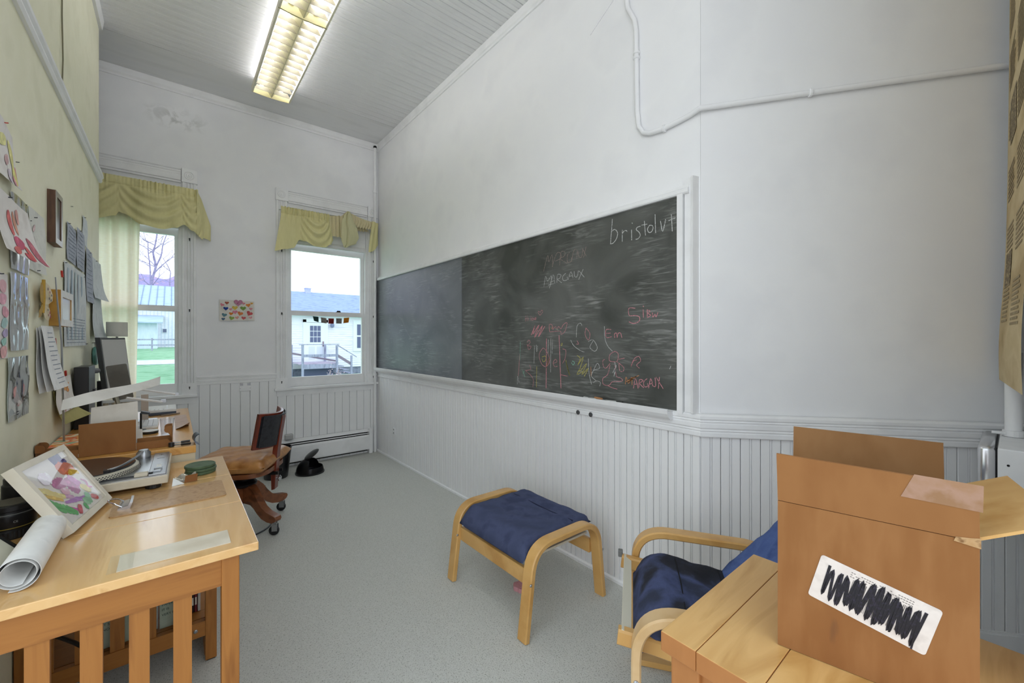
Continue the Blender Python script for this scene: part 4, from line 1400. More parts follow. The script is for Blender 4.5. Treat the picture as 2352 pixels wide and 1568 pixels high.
st = thing('footstool', 'bent birch footstool with a navy cushion by the beadboard wall', 'footstool', (1.36, 1.565, 0))
for y in (1.288, 1.853):
    bm = bent(BM(), [(1.118, y, 0.002), (1.165, y, 0.372), (1.572, y, 0.372), (1.617, y, 0.002)], (0, 1, 0), 0.056, 0.026, 0.105, 10)
    fr = part('side_frame', bm, M_birch, st, world=True, smooth=35)
    for x, z in ((1.136, 0.235), (1.60, 0.235)):
        part('bolt', lathe(BM(), [(0.006, 0), (0.006, 0.002), (0.004, 0.004)], (x - (0.002 if x < 1.3 else -0.002), y - 0.028, z), 10, Matrix.Rotation(R(90), 4, 'X')), M_steel, fr, world=True)
for x0, x1 in ((1.152, 1.172), (1.566, 1.586)):
    part('cross_rail', bxo(x0, x1, 1.316, 1.825, 0.205, 0.272, bev=0.003), M_birch, st, world=True)
part('seat_frame', bxo(1.172, 1.566, 1.33, 1.81, 0.295, 0.305), M_cream, st, world=True)
def b_stool(p):
    d = max(0.0, 1.235 - p.x)
    return (p.x + d * 0.15, p.y, p.z - d * d * 4.8)
bm = cushion(BM(), 1.128, 1.59, 1.322, 1.822, 0.318, 0.383, 34, 30, 0.004, sag=0.012, wr=0.0020, seed=5, edge=0.07, bend=b_stool)
cu = part('cushion', bm, M_navy, st, world=True, smooth=80)
bm = BM()
stroke(bm, [(1.475, 1.34), (1.472, 1.5), (1.478, 1.65), (1.476, 1.80)], 0.003, lambda p, h: (p[0], p[1], 0.3755 + h - 0.006 * math.sin(math.pi * (p[1] - 1.322) / 0.5) * 0.6), 0.0075)
part('seam', bm, mat('navy_thread', '#222842', 0.9), cu, world=True)

# pink chunk under the stool
bm = BM()
pts = []
for i in range(22):
    a = 2 * math.pi * i / 22
    r_ = 0.036 * (1 + 0.10 * math.sin(3 * a + 1) + 0.05 * math.sin(7 * a))
    pts.append((1.345 + r_ * 1.15 * math.cos(a), 1.562 + r_ * math.sin(a), 0.001))
prism(bm, pts, (0, 0, 0.022))
pk = tag(part('foam_piece', bm, mat('pink_foam', '#c98d92', 0.95, ['#d19aa0', '#bd7d82'], (60, 60, 60))), 'small pink foam piece with a chipped edge on the carpet under the footstool', 'foam')
bm = BM()
prism(bm, [(1.375, 1.544, 0.0235), (1.387, 1.564, 0.0235), (1.375, 1.581, 0.0235), (1.362, 1.563, 0.0235)], (0, 0, 0.001))
part('pale_chip', bm, mat('pale_foam', '#cfc3c0', 0.95), pk, world=True)

# ================================================================ BENTWOOD ARMCHAIR
ac = thing('armchair', 'bentwood armchair with navy cushions behind the small table', 'armchair', (0.973, 0.653, 0), math.atan2(-0.8256, 0.5643))
# local x = towards the backrest, y = towards the far arm
for y, m_ in ((0.0, M_birch_l), (0.5, M_birch)):
    bm = bent(BM(), [(0.0, y, 0.003), (0.0, y, 0.512), (0.47, y, 0.500), (0.60, y, 0.33)], (0, 1, 0), 0.055, 0.026, 0.125, 12)
    arm = part('arm_frame', bm, m_, ac, smooth=35)
    part('bolt', lathe(BM(), [(0.007, 0), (0.007, 0.002), (0.004, 0.004)], (0.0, y - 0.0275, 0.335), 12, Matrix.Rotation(R(90), 4, 'X')), M_steel, arm)
    # sled rail from the front foot to the back
    bm = bent(BM(), [(-0.05, y + (0.045 if y == 0 else -0.045), 0.405), (0.12, y + (0.045 if y == 0 else -0.045), 0.385), (0.30, y + (0.045 if y == 0 else -0.045), 0.315), (0.68, y + (0.045 if y == 0 else -0.045), 0.72)], (0, 1, 0), 0.03, 0.045, 0.10, 8)
    part('seat_rail', bm, M_birch, ac, smooth=35)
    bm = bent(BM(), [(0.0, y, 0.012), (0.45, y, 0.012), (0.66, y, 0.14)], (0, 1, 0), 0.05, 0.022, 0.1, 8)
    part('runner', bm, M_birch, ac, smooth=35)
part('cross_bar', bxo(-0.01, 0.01, 0.03, 0.47, 0.28, 0.345, bev=0.003), M_birch, ac)
part('cross_bar', bxo(0.36, 0.38, 0.06, 0.44, 0.24, 0.275, bev=0.003), M_birch, ac)
bm = BM()
sheet(bm, lambda u, v: (-0.040 + 0.025 * u, 0.035 + 0.43 * v, 0.425 - 0.012 * u), 3, 6, 0.004)
part('front_slat', bm, mat('cream_webbing', '#ddd8c6', 0.8), ac)
part('end_cap', bxo(-0.062, -0.045, 0.455, 0.475, 0.415, 0.44, bev=0.003), mat('grey_cap', '#6e6e6c', 0.6), ac)
Mseat = Matrix.Translation((0, 0.25, 0.43)) @ Matrix.Rotation(R(9), 4, 'Y')
def b_seat(p):
    d = max(0.0, 0.09 - p.x)
    return (p.x + d * 0.25, p.y, p.z - d * d * 6.0)
bm = cushion(BM(), -0.025, 0.36, -0.215, 0.215, -0.035, 0.048, 32, 26, 0.006, M=Mseat, wr=0.0022, seed=9, edge=0.10, bend=b_seat)
sc = part('seat_cushion', bm, M_navy_d, ac, smooth=80)
bm = BM()
for xx in (0.13, 0.27):
    stroke(bm, [(xx, -0.16), (xx + 0.004, 0.0), (xx, 0.16)], 0.003, lambda p, h: Mseat @ Vector((p[0], p[1], 0.044 + h)), 0.0115)
part('seam', bm, mat('black_thread', '#15161c', 0.9), sc)
Mback = Matrix.Translation((0.265, 0.25, 0.335)) @ Matrix.Rotation(R(-48), 4, 'Y')
bm = cushion(BM(), 0.0, 0.62, -0.215, 0.215, -0.04, 0.045, 24, 22, 0.008, M=Mback, wr=0.002, seed=12, edge=0.09)
part('back_cushion', bm, mat('navy_cotton_bright', '#4c5f92', 0.9, ['#566a9e', '#3f5080'], (14, 14, 14), detail=6, bump=0.35, bump_scale=300, spec=0.15), ac, smooth=80)

# ================================================================ SMALL TABLE WITH BOX
tb = thing('small_table', 'small worn wooden table carrying the open cardboard box', 'table', (0.86, 0.19, 0))
x0, x1, y0, y1, zt_ = 0.658, 1.062, -0.03, 0.392, 0.74
tw = [(y1 - 0.062, y1), (y1 - 0.158, y1 - 0.0626), (y1 - 0.268, y1 - 0.1586), (y0, y1 - 0.2686)]
for a, b in tw:
    pk_ = part('plank', bxo(x0, x1, a, b, zt_ - 0.034, zt_, bev=0.0015), [M_table, M_table_d], tb, world=True)
    for pg in pk_.data.polygons:
        pg.material_index = 0 if pg.normal.z > 0.5 else 1
for lx_ in (x0 + 0.012, x1 - 0.062):
    for ly_ in (y0 + 0.012, y1 - 0.062):
        part('leg', bxo(lx_, lx_ + 0.05, ly_, ly_ + 0.05, 0, zt_ - 0.034, bev=0.003), M_table_d, tb, world=True)
for a in (x0 + 0.022, x1 - 0.04):
    part('apron', bxo(a, a + 0.018, y0 + 0.062, y1 - 0.062, zt_ - 0.13, zt_ - 0.034), M_table_d, tb, world=True)
for a in (y0 + 0.022, y1 - 0.04):
    part('apron', bxo(x0 + 0.062, x1 - 0.062, a, a + 0.018, zt_ - 0.13, zt_ - 0.034), M_table_d, tb, world=True)
part('bolt_hole', lathe(BM(), [(0.007, 0), (0.007, 0.0012), (0.005, 0.0014)], (x0 + 0.0115, y1 - 0.037, 0.655), 14, Matrix.Rotation(R(-90), 4, 'Y')), mat('dark_hole', '#2b1a10', 0.9), tb, world=True)

bx = thing('cardboard_box', 'open brown cardboard box with a scribbled-out shipping label', 'box', (0.7787, 0.2503, 0.74), math.atan2(-0.98, 0.2007))
# local x along the front face (towards the near wall), local y = box depth (away from the camera)
Wd, Dp, Hh, T = 0.226, 0.258, 0.240, 0.004
M_scuff = mat('scuffed_cardboard', '#8f6139', 0.8, ['#95673e', '#8c5e36', '#895b34', '#6c4a33'], (22, 22, 5), detail=6, lo=0.3, hi=0.82, spec=0.2)
part('front_panel', bxo(0, Wd, 0, T, 0.001, Hh), M_scuff, bx)
part('torn_corner', prism(BM(), [(Wd - 0.024, -0.0012, Hh - 0.004), (Wd + 0.001, -0.0012, Hh - 0.008), (Wd + 0.001, -0.0012, Hh + 0.006), (Wd - 0.008, -0.0012, Hh + 0.004), (Wd - 0.022, -0.0012, Hh + 0.002)], (0, 0.001, 0)), mat('torn_cardboard', '#b08a5e', 0.9, ['#b8946a', '#7d5a38'], (80, 80, 80)), bx)
part('back_panel', bxo(0, Wd, Dp - T, Dp, 0.001, Hh), [M_card_in], bx)
part('side_panel', bxo(0, T, T, Dp - T, 0.001, Hh), M_card, bx)
part('side_panel', bxo(Wd - T, Wd, T, Dp - T, 0.001, Hh), M_card, bx)
part('bottom_panel', bxo(T, Wd - T, T, Dp - T, 0.001, 0.005), M_card_in, bx)
fa = R(6)
Mf = Matrix.Translation((0, 0, Hh)) @ Matrix.Rotation(fa, 4, 'X')
fl_ = part('front_flap', prism(BM(), [Mf @ Vector(p) for p in ((0.0, 0, 0.001), (Wd, 0, 0.001), (Wd - 0.002, 0, 0.076), (-0.001, 0, 0.08))], Mf.to_3x3() @ Vector((0, T, 0))), M_card, bx)
Mb = Matrix.Translation((0, Dp, Hh)) @ Matrix.Rotation(R(-8), 4, 'X')
part('back_flap', prism(BM(), [Mb @ Vector(p) for p in ((0.0, -T, 0.001), (Wd, -T, 0.001), (Wd, -T, 0.08), (0.0, -T, 0.08))], Mb.to_3x3() @ Vector((0, T, 0))), M_card_in, bx)
Mr = Matrix.Translation((Wd, 0, Hh)) @ Matrix.Rotation(R(62), 4, 'Y')
part('side_flap', prism(BM(), [Mr @ Vector(p) for p in ((-T, 0.006, 0.0), (-T, Dp - 0.01, 0.0), (-T, Dp - 0.02, 0.082), (-T, 0.01, 0.085))], Mr.to_3x3() @ Vector((T, 0, 0))), mat('cardboard_light', '#c79a5e', 0.85, ['#cfa468', '#ba8a4c'], (9, 9, 9)), bx)
# shipping label, tilted, with marker scribble and printed bars
def lab(p, h):
    """label coordinates (metres, origin at label centre) on the front face"""
    a = R(-14.5)
    c, s = math.cos(a), math.sin(a)
    return Vector((0.1165 + p[0] * c - p[1] * s, -0.0004 - h, 0.118 + p[0] * s + p[1] * c))
lw, lh = 0.138, 0.072
bm = BM()
lp = []
for cx_, cy_, a0 in ((lw / 2 - 0.004, lh / 2 - 0.004, 0), (-lw / 2 + 0.004, lh / 2 - 0.004, 90), (-lw / 2 + 0.004, -lh / 2 + 0.004, 180), (lw / 2 - 0.004, -lh / 2 + 0.004, 270)):
    for k in range(4):
        lp.append((cx_ + 0.004 * math.cos(R(a0 + 30 * k)), cy_ + 0.004 * math.sin(R(a0 + 30 * k))))
prism(bm, [lab(p, 0) for p in lp], (0, -0.0006, 0))
lb = part('shipping_label', bm, mat('label_paper', '#d6cbc4', 0.6, ['#ddd3cc', '#cabfb8', '#8e847f'], (40, 40, 40), lo=0.35, hi=0.85), bx, label='white paper shipping label')
bm = BM()
rg = random.Random(2)
for i in range(46):
    px = -0.028 + i * 0.00155
    if rg.random() < 0.75:
        stroke(bm, [(px, 0.020), (px, -0.022)], rg.choice([0.0004, 0.0007]), lambda p, h: lab(p, 0.0007 + h), 0.0002)
for j in range(3):
    for i in range(24):
        if rg.random() < 0.7:
            px = -0.03 + i * 0.003
            py = 0.030 - j * 0.0034
            stroke(bm, [(px, py), (px + 0.002, py)], 0.0008, lambda p, h: lab(p, 0.0007 + h), 0.0002)
part('printed_bars', bm, mat('label_print', '#574f4c', 0.7), lb)
bm = BM()
zig = []
x_ = -lw / 2 + 0.011
up = True
nst = 27
for i in range(nst):
    t = i / (nst - 1)
    top = 0.027 - 0.005 * math.sin(t * 9) - 0.004 * rg.random()
    bot = -0.024 - 0.006 * rg.random() - (0.005 if i % 5 == 0 else 0)
    xx = -lw / 2 + 0.012 + t * (lw - 0.024)
    zig.append((xx + rg.uniform(-0.002, 0.002), top if up else bot))
    up = not up
pts = smooth_pts(zig, 5)
stroke(bm, pts, 0.0036, lambda p, h: lab(p, 0.0010 + h), 0.0002)
zig2 = [(p[0] + 0.0022, p[1] + rg.uniform(-0.004, 0.004)) for p in zig[4:26]]
stroke(bm, smooth_pts(zig2, 5), 0.0022, lambda p, h: lab(p, 0.0013 + h), 0.0002)
part('marker_scribble', bm, mat('black_marker', '#1c1922', 0.45, ['#16141b', '#2b2636'], (300, 300, 300)), lb)
# clear tape on the flap and dirt rub below the fold
bm = BM()
prism(bm, [Mf @ Vector(p) for p in ((Wd * 0.66, -0.0006, 0.045), (Wd + 0.002, -0.0006, 0.042), (Wd + 0.002, -0.0006, 0.078), (Wd * 0.72, -0.0006, 0.08))], Mf.to_3x3() @ Vector((0, 0.0004, 0)))
part('tape', bm, mat('frosted_tape', '#9c7556', 0.25, ['#a5806a', '#936c4a'], (30, 30, 30), spec=0.6), fl_)

# ================================================================ SWIVEL CHAIR
HUB = Vector((0.3605, 3.237, 0))
FA = math.atan2(0.50, -0.866)
ch = thing('swivel_chair', 'vintage wooden swivel chair with tan leather seat and curved black backrest', 'chair', HUB, FA)
Lang = [R(-60.7) - FA + k * R(90) for k in range(4)]
legp = [(0.02, 0.292), (0.05, 0.296), (0.09, 0.285), (0.125, 0.25), (0.155, 0.205), (0.19, 0.165), (0.235, 0.140), (0.29, 0.128), (0.31, 0.122), (0.316, 0.108), (0.308, 0.092), (0.285, 0.080), (0.24, 0.080), (0.19, 0.094), (0.15, 0.122), (0.12, 0.15), (0.09, 0.168), (0.02, 0.172)]
for a in Lang:
    M_ = Matrix.Rotation(a, 4, 'Z')
    bm = BM()
    prism(bm, [M_ @ Vector((p[0], -0.022, p[1])) for p in legp], M_.to_3x3() @ Vector((0, 0.044, 0)))
    es = [e for e in bm.edges if e.calc_length() < 0.043]
    bmesh.ops.bevel(bm, geom=es, offset=0.006, segments=2, affect='EDGES', clamp_overlap=True) if False else None
    lg = part('leg', bm, M_walnut, ch, smooth=35)
    c = M_ @ Vector((0.287, 0, 0))
    bm = BM()
    box(bm, c.x - 0.012, c.x + 0.012, c.y - 0.012, c.y + 0.012, 0.068, 0.08)
    tube(bm, [(c.x, c.y, 0.05), (c.x, c.y, 0.085)], 0.006, 8)
    box(bm, c.x - 0.016, c.x + 0.016, c.y - 0.014, c.y - 0.011, 0.028, 0.07)
    box(bm, c.x - 0.016, c.x + 0.016, c.y + 0.011, c.y + 0.014, 0.028, 0.07)
    cs = part('caster_fork', bm, M_steel, lg)
    bm = BM()
    off = Vector((0.006, 0, 0))
    lathe(bm, [(0.022, -0.010), (0.030, -0.006), (0.031, 0), (0.030, 0.006), (0.022, 0.010)], (c.x + 0.006, c.y, 0.031), 20, Matrix.Rotation(R(90), 4, 'X'))
    part('caster_wheel', bm, M_black, lg, smooth=35)
bm = BM()
lathe(bm, [(0.05, 0.27), (0.075, 0.285), (0.078, 0.298), (0.066, 0.312), (0.05, 0.318), (0.046, 0.328), (0.03, 0.338), (0.022, 0.345), (0.02, 0.385), (0.05, 0.392)], (0, 0, 0), 24)
part('hub', bm, M_blackmetal, ch, smooth=35)
bm = BM()
box(bm, -0.12, 0.10, -0.03, 0.03, 0.362, 0.378)
tube(bm, [(-0.03, -0.10, 0.365), (-0.03, 0.10, 0.365)], 0.012, 10)
box(bm, -0.225, -0.05, -0.045, -0.03, 0.352, 0.37)
box(bm, -0.225, -0.05, 0.03, 0.045, 0.352, 0.37)
part('tilt_iron', bm, M_blackmetal, ch)
# rounded seat board
def rr_poly(hx, hy, r, z, n=6, ox=0.0):
    out = []
    for sx, sy, a0 in ((1, 1, 0), (-1, 1, 90), (-1, -1, 180), (1, -1, 270)):
        for k in range(n + 1):
            a = R(a0 + 90 * k / n)
            out.append((ox + sx * (hx - r) + r * math.cos(a), sy * (hy - r) + r * math.sin(a), z))
    return out
bm = prism(BM(), rr_poly(0.215, 0.215, 0.12, 0.382, ox=0.015), (0, 0, 0.028))
part('seat_board', bm, M_walnut, ch, smooth=35)
bm = cushion(BM(), -0.215, 0.255, -0.235, 0.235, 0.408, 0.492, 30, 30, 0.010, wr=0.0016, seed=21, edge=0.13)
lc = part('seat_cushion', bm, M_leather, ch, smooth=80)
bm = BM()
for s in (-1, 1):
    tube(bm, smooth_pts([(-0.18, s * 0.225, 0.452), (0.0, s * 0.236, 0.452), (0.2, s * 0.232, 0.452)], 4), 0.004, 6)
part('piping', bm, M_leather, lc, smooth=True)
bm = BM()
sweep(bm, [((-0.212, 0, 0.245), (0.004, 0, 0), (0, 1, 0)), ], [(0, 0)]) if False else None
PX = 0.036
pts = [(-0.215, 0.245), (-0.235, 0.25), (-0.242, 0.36), (-0.252, 0.5), (-0.268, 0.62), (-0.285, 0.725), (-0.283, 0.738), (-0.27, 0.742), (-0.256, 0.732), (-0.238, 0.62), (-0.222, 0.5), (-0.212, 0.36)]
prism(bm, [(p[0] + PX, -0.027, p[1]) for p in pts], (0, 0.054, 0))
po_ = part('back_post', bm, M_redwood, ch, smooth=35)
part('post_knob', lathe(BM(), [(0.006, 0), (0.006, 0.012), (0.018, 0.014), (0.02, 0.02), (0.012, 0.028)], (-0.238 + PX, 0, 0.315), 14, Matrix.Rotation(R(-90), 4, 'Y')), M_chrome, po_, smooth=True)
def fbk(u, v):
    w_ = 0.168
    yy = (u * 2 - 1) * w_
    z = 0.535 + 0.225 * v + 0.012 * abs(u * 2 - 1) ** 2
    x = PX - 0.232 - 0.038 * v + 0.075 * (yy / w_) ** 2
    return (x, yy, z)
bm = sheet(BM(), fbk, 20, 10, 0.016)
bkr = part('backrest', bm, M_redwood, ch, smooth=40)
bm = sheet(BM(), lambda u, v: tuple(Vector(fbk(0.05 + 0.9 * u, 0.07 + 0.86 * v)) + Vector((0.0008, 0, 0))), 18, 8, 0.004, flip=True)
part('front_pad', bm, M_darkleather, bkr, smooth=40)
bm = sheet(BM(), lambda u, v: tuple(Vector(fbk(0.04 + 0.92 * u, 0.05 + 0.90 * v)) + Vector((-0.0175, 0, 0))), 18, 8, 0.003)
part('back_pad', bm, M_darkleather, bkr, smooth=40)

# ================================================================ BIN AND ITS LID
bn = thing('waste_bin', 'black plastic waste bin without its lid behind the swivel chair', 'bin', (0.715, 4.22, 0))
bm = lathe(BM(), [(0.092, 0.001), (0.095, 0.004), (0.125, 0.262), (0.129, 0.264), (0.129, 0.27), (0.121, 0.27), (0.091, 0.008), (0.01, 0.008)], (0, 0, 0), 32)
part('body', bm, M_black, bn, smooth=40)
dl = thing('bin_lid', 'glossy black domed bin lid with its flap open, lying on the carpet', 'bin lid', (0.985, 4.17, 0), R(20))
bm = BM()
nn = 28
rows = []
for j in range(9):
    ph = R(90) * j / 8
    rows.append([(0.118 * math.cos(ph) * math.cos(2 * math.pi * k / nn), 0.118 * math.cos(ph) * math.sin(2 * math.pi * k / nn), 0.012 + 0.125 * math.sin(ph)) for k in range(nn)])
vv = [[bm.verts.new(p) for p in r_] for r_ in rows[:-1]]
top = bm.verts.new((0, 0, 0.137))
for j in range(7):
    for k in range(nn):
        a = 2 * math.pi * (k + 0.5) / nn
        # mouth of the lid: front upper part left open
        if 2 <= j and math.cos(a - R(-60)) > 0.35:
            continue
        bm.faces.new([vv[j][k], vv[j][(k + 1) % nn], vv[j + 1][(k + 1) % nn], vv[j + 1][k]])
for k in range(nn):
    a = 2 * math.pi * (k + 0.5) / nn
    if math.cos(a - R(-60)) > 0.35:
        continue
    bm.faces.new([vv[7][k], vv[7][(k + 1) % nn], top])
bmesh.ops.solidify(bm, geom=bm.faces[:], thickness=0.003)
part('dome', bm, M_black, dl, smooth=50)
part('rim', lathe(BM(), [(0.114, 0.0), (0.124, 0.001), (0.125, 0.012), (0.116, 0.015), (0.112, 0.008)], (0, 0, 0), 32), M_black, dl, smooth=50)
Mfl = Matrix.Translation((0.02, 0.0, 0.160)) @ Matrix.Rotation(R(-15), 4, 'Z') @ Matrix.Rotation(R(-33), 4, 'Y')
bm = BM()
lathe(bm, [(0.01, -0.004), (0.07, 0.0), (0.078, 0.005), (0.07, 0.011), (0.02, 0.017)], (0, 0, 0), 24, Matrix.Identity(4))
for v in bm.verts:
    v.co = Mfl @ Vector((v.co.x * 0.95, v.co.y * 0.8, v.co.z))
part('flap', bm, M_black, dl, smooth=50)
# cables on the floor under the chair
for i, (pts, lab_) in enumerate([([(0.14, 3.1, 0.006), (0.30, 3.02, 0.006), (0.48, 3.12, 0.006), (0.54, 3.35, 0.006), (0.50, 3.6, 0.006), (0.36, 3.75, 0.006), (0.2, 3.9, 0.006)], 'black cable looping on the carpet under the swivel chair'),
                                 ([(0.10, 3.5, 0.005), (0.28, 3.62, 0.005), (0.47, 3.86, 0.005), (0.60, 4.02, 0.005)], 'thin black cable trailing from the desk towards the waste bin')]):
    tag(part('cable', tube(BM(), smooth_pts(pts, 6), 0.005 if i == 0 else 0.004, 8), M_black, smooth=True), lab_, 'cable', 'floor cables')
# ================================================================ DESKS
def text_bm(txt, size, to3d, th=0.0003):
    cu = bpy.data.curves.new('lettering', 'FONT')
    cu.body = txt
    cu.size = size
    o = bpy.data.objects.new('lettering', cu)
    me = o.to_mesh()
    bm = BM()
    bm.from_mesh(me)
    o.to_mesh_clear()
    bpy.data.objects.remove(o)
    bpy.data.curves.remove(cu)
    for v in bm.verts:
        v.co = Vector(to3d((v.co.x, v.co.y), th))
    return bm

ZD, ZE = 0.74, 0.80
dk = thing('desk', 'blond wooden desk with slatted end in the left foreground', 'desk', (-0.11, 1.7, 0))
pl = [(1.205, 1.545), (1.5455, 1.875), (1.8755, 2.188)]
for a, b in pl:
    part('top_plank', bxo(-0.386, 0.166, a, b, ZD - 0.021, ZD, bev=0.002), M_desk, dk, world=True)
part('end_rail', bxo(-0.386, 0.092, 1.226, 1.248, 0.647, ZD - 0.021), M_desk_x, dk, world=True)
part('end_rail', bxo(-0.386, 0.096, 1.99, 2.012, 0.647, ZD - 0.021), M_desk_x, dk, world=True)
part('side_rail', bxo(0.098, 0.116, 1.26, 1.985, 0.65, ZD - 0.021), M_desk_d, dk, world=True)
for a, b, c, d in ((0.091, 0.127, 1.219, 1.262), (0.096, 0.132, 1.985, 2.022), (-0.386, -0.35, 1.219, 1.262), (-0.386, -0.35, 1.985, 2.022)):
    lg = part('leg', bxo(a, b, c, d, 0.004, ZD - 0.021, bev=0.002), M_desk_d, dk, world=True)
    part('foot_pad', bxo(a + 0.004, b - 0.004, c + 0.004, d - 0.004, 0.0, 0.004), M_black, lg, world=True)
for x in (-0.304, -0.226, -0.150, -0.075, 0.0):
    part('slat', bxo(x, x + 0.034, 1.230, 1.244, 0.155, 0.647), M_desk_d, dk, world=True)
for x in (-0.340, -0.255, -0.170, -0.085, 0.0):
    part('slat', bxo(x, x + 0.037, 1.994, 2.008, 0.157, 0.647), M_desk_d, dk, world=True)
part('foot_rail', bxo(-0.35, 0.091, 1.228, 1.246, 0.10, 0.155), M_desk_x, dk, world=True)
fr_ = part('foot_rail', bxo(-0.35, 0.096, 1.989, 2.013, 0.10, 0.157), M_desk_x, dk, world=True)
for x in (-0.226, 0.066):
    part('bolt', lathe(BM(), [(0.007, 0), (0.007, 0.002), (0.004, 0.004)], (x, 1.989, 0.128), 12, Matrix.Rotation(R(90), 4, 'X')), M_steel, fr_, world=True)

d2 = thing('desk', 'second wooden desk along the green wall below the windows', 'desk', (-0.15, 2.8, 0))
part('top', bxo(-0.386, 0.074, 2.190, 3.40, ZE - 0.03, ZE, bev=0.002), mat('amber_maple', '#d2994c', 0.28, ['#dca860', '#c08438'], (14, 1.6, 14), detail=5, distort=1.2, lo=0.3, hi=0.75, coat=0.35), d2, world=True)
part('end_panel', bxo(-0.386, 0.072, 2.196, 2.212, 0.70, ZE - 0.03), mat('cream_panel', '#d8ccb0', 0.6), d2, world=True)
part('side_panel', bxo(0.054, 0.072, 2.212, 3.39, 0.70, ZE - 0.03), M_desk_d, d2, world=True)
for x in (0.03, -0.38):
    for y in (2.30, 3.33):
        part('leg', bxo(x, x + 0.04, y, y + 0.04, 0, ZE - 0.03), M_desk_d, d2, world=True)
# low bookshelf between the desks, with books
sh = thing('book_shelf', 'low wooden shelf with books seen through the desk slats', 'shelf', (-0.13, 2.18, 0))
part('shelf_board', bxo(-0.36, 0.11, 2.03, 2.27, 0.135, 0.15), M_desk_x, sh, world=True)
for x in (-0.36, 0.095):
    part('shelf_side', bxo(x, x + 0.015, 2.03, 2.27, 0.0, 0.135), M_desk_d, sh, world=True)
M_pale = mat('pale_green_cover', '#a9b5a0', 0.5, ['#b4bfab', '#97a58f'], (9, 9, 9))
inkd = mat('dark_teal_ink', '#1d2b2c', 0.6)
bks = [(-0.20, -0.105, 2.045, 0.24, 'pale green picture book with a dark figure, left one on the shelf', ['IT S BLU', 'NOW'], 1),
       (-0.10, -0.045, 2.060, 0.22, 'white book with dense printed text standing between the pale green books', ['SA', '19', '15', '19', '15', '16'], 0),
       (-0.04, 0.05, 2.050, 0.25, 'pale green picture book lettered VERY MAGIC, right one on the shelf', ['PAPER IS A', 'IT IS', 'VERY MAGIC'], 1)]
for (xa, xb_, yy, hh, lab_, lines, fig) in bks:
    bk = thing('book', lab_, 'book', ((xa + xb_) / 2, yy, 0.15), 0, 'books on the low shelf')
    part('cover', bxo(xa, xb_, yy, yy + 0.012, 0.1505, 0.15 + hh, bev=0.001), M_pale if fig else mat('white_cover', '#c3c6c0', 0.5), bk, world=True)
    if fig:
        bm = BM()
        w_ = xb_ - xa
        prism(bm, [(xa + w_ * p[0], yy - 0.0004, 0.15 + hh * p[1]) for p in ((0.35, 0.40), (0.5, 0.48), (0.55, 0.62), (0.75, 0.78), (0.95, 0.86), (0.95, 0.96), (0.7, 0.92), (0.48, 0.8), (0.38, 0.62), (0.42, 0.5))], (0, -0.0004, 0))
        part('cover_figure', bm, inkd, bk, world=True)
    for k, t in enumerate(lines):
        z0 = 0.15 + hh * (0.34 - 0.075 * k if fig else 0.62 - 0.08 * k)
        bm = text_bm(t, 0.012, lambda p, h: (xa + 0.006 + p[0], yy - 0.0006, z0 + p[1]))
        part('lettering', bm, inkd, bk, world=True)
for i, (x, c, h_, lab_) in enumerate([(0.056, '#2a1416', 0.30, 'dark maroon book spine beside the far desk leg'), (0.066, '#6d1f24', 0.28, 'dark red book spine on the low shelf'), (0.0765, '#c9c5c0', 0.29, 'white book spine on the low shelf, last in the row')]):
    bk = thing('book', lab_, 'book', (x, 2.15, 0.15), 0, 'books on the low shelf')
    part('cover', bxo(x, x + 0.0085, 2.09, 2.25, 0.1505, 0.15 + h_, bev=0.001), mat('spine_%d' % i, c, 0.5), bk, world=True)
    part('spine_label', bxo(x + 0.0015, x + 0.007, 2.0893, 2.09, 0.18, 0.21), mat('spine_label', '#d8d0c0', 0.6), bk, world=True)
# bag and cables hanging in the dark below the desk
bm = cushion(BM(), -0.375, -0.31, 1.42, 1.72, 0.0, 0.34, 12, 12, 0.02, wr=0.01, seed=33, edge=0.25)
bg = part('bag', bm, mat('lavender_cloth', '#8d86a0', 0.9, ['#968fa9', '#7c758e'], (20, 20, 20)), smooth=80)
tag(bg, 'lavender cloth bag on the floor under the desk, against the wall', 'bag')
for i, (pts, lab_) in enumerate([([(-0.372, 1.38, 0.70), (-0.36, 1.40, 0.5), (-0.365, 1.42, 0.25), (-0.35, 1.36, 0.02)], 'black cable hanging down the wall under the desk, nearest the camera'),
                                 ([(-0.30, 1.96, 0.30), (-0.2, 1.88, 0.22), (-0.26, 1.75, 0.12), (-0.30, 1.78, 0.05)], 'black cable arching under the desk behind the slats')]):
    tag(part('cable', tube(BM(), smooth_pts(pts, 6), 0.006, 8), M_black, smooth=True), lab_, 'cable', 'cables under the desk')

# ================================================================ ON THE FIRST DESK
# leaning white frame with abstract painting
BL = Vector((-0.196, 1.529, ZD + 0.0135))
E1 = Vector((0.0495, 0.259, 0)).normalized()
E2 = Vector((-0.1068, 0.0243, 0.179)).normalized()
E3 = E1.cross(E2).normalized()
if E3.z < 0:
    E3 = -E3
FW, FH = 0.262, 0.211
pf = thing('picture_frame', 'white frame with a bright abstract painting leaning on the desk', 'picture frame', tuple(BL))
def fp(p, h):
    return BL + E1 * p[0] + E2 * p[1] + E3 * h
def fbox(a, b, c, d, h0, h1):
    bm = BM()
    prism(bm, [fp((a, c), h0), fp((b, c), h0), fp((b, d), h0), fp((a, d), h0)], E3 * (h1 - h0))
    return bm
mw = 0.017
for (a, b, c, d) in ((0, FW, 0, mw), (0, FW, FH - mw, FH), (0, mw, mw, FH - mw), (FW - mw, FW, mw, FH - mw)):
    part('frame_bar', fbox(a, b, c, d, -0.024, 0.0), mat('cream_white_frame', '#ddd5c4', 0.5, ['#e0d9c9', '#d6cdba'], (9, 9, 9)), pf, world=True)
part('backing', fbox(mw, FW - mw, mw, FH - mw, -0.022, -0.012), M_white, pf, world=True)
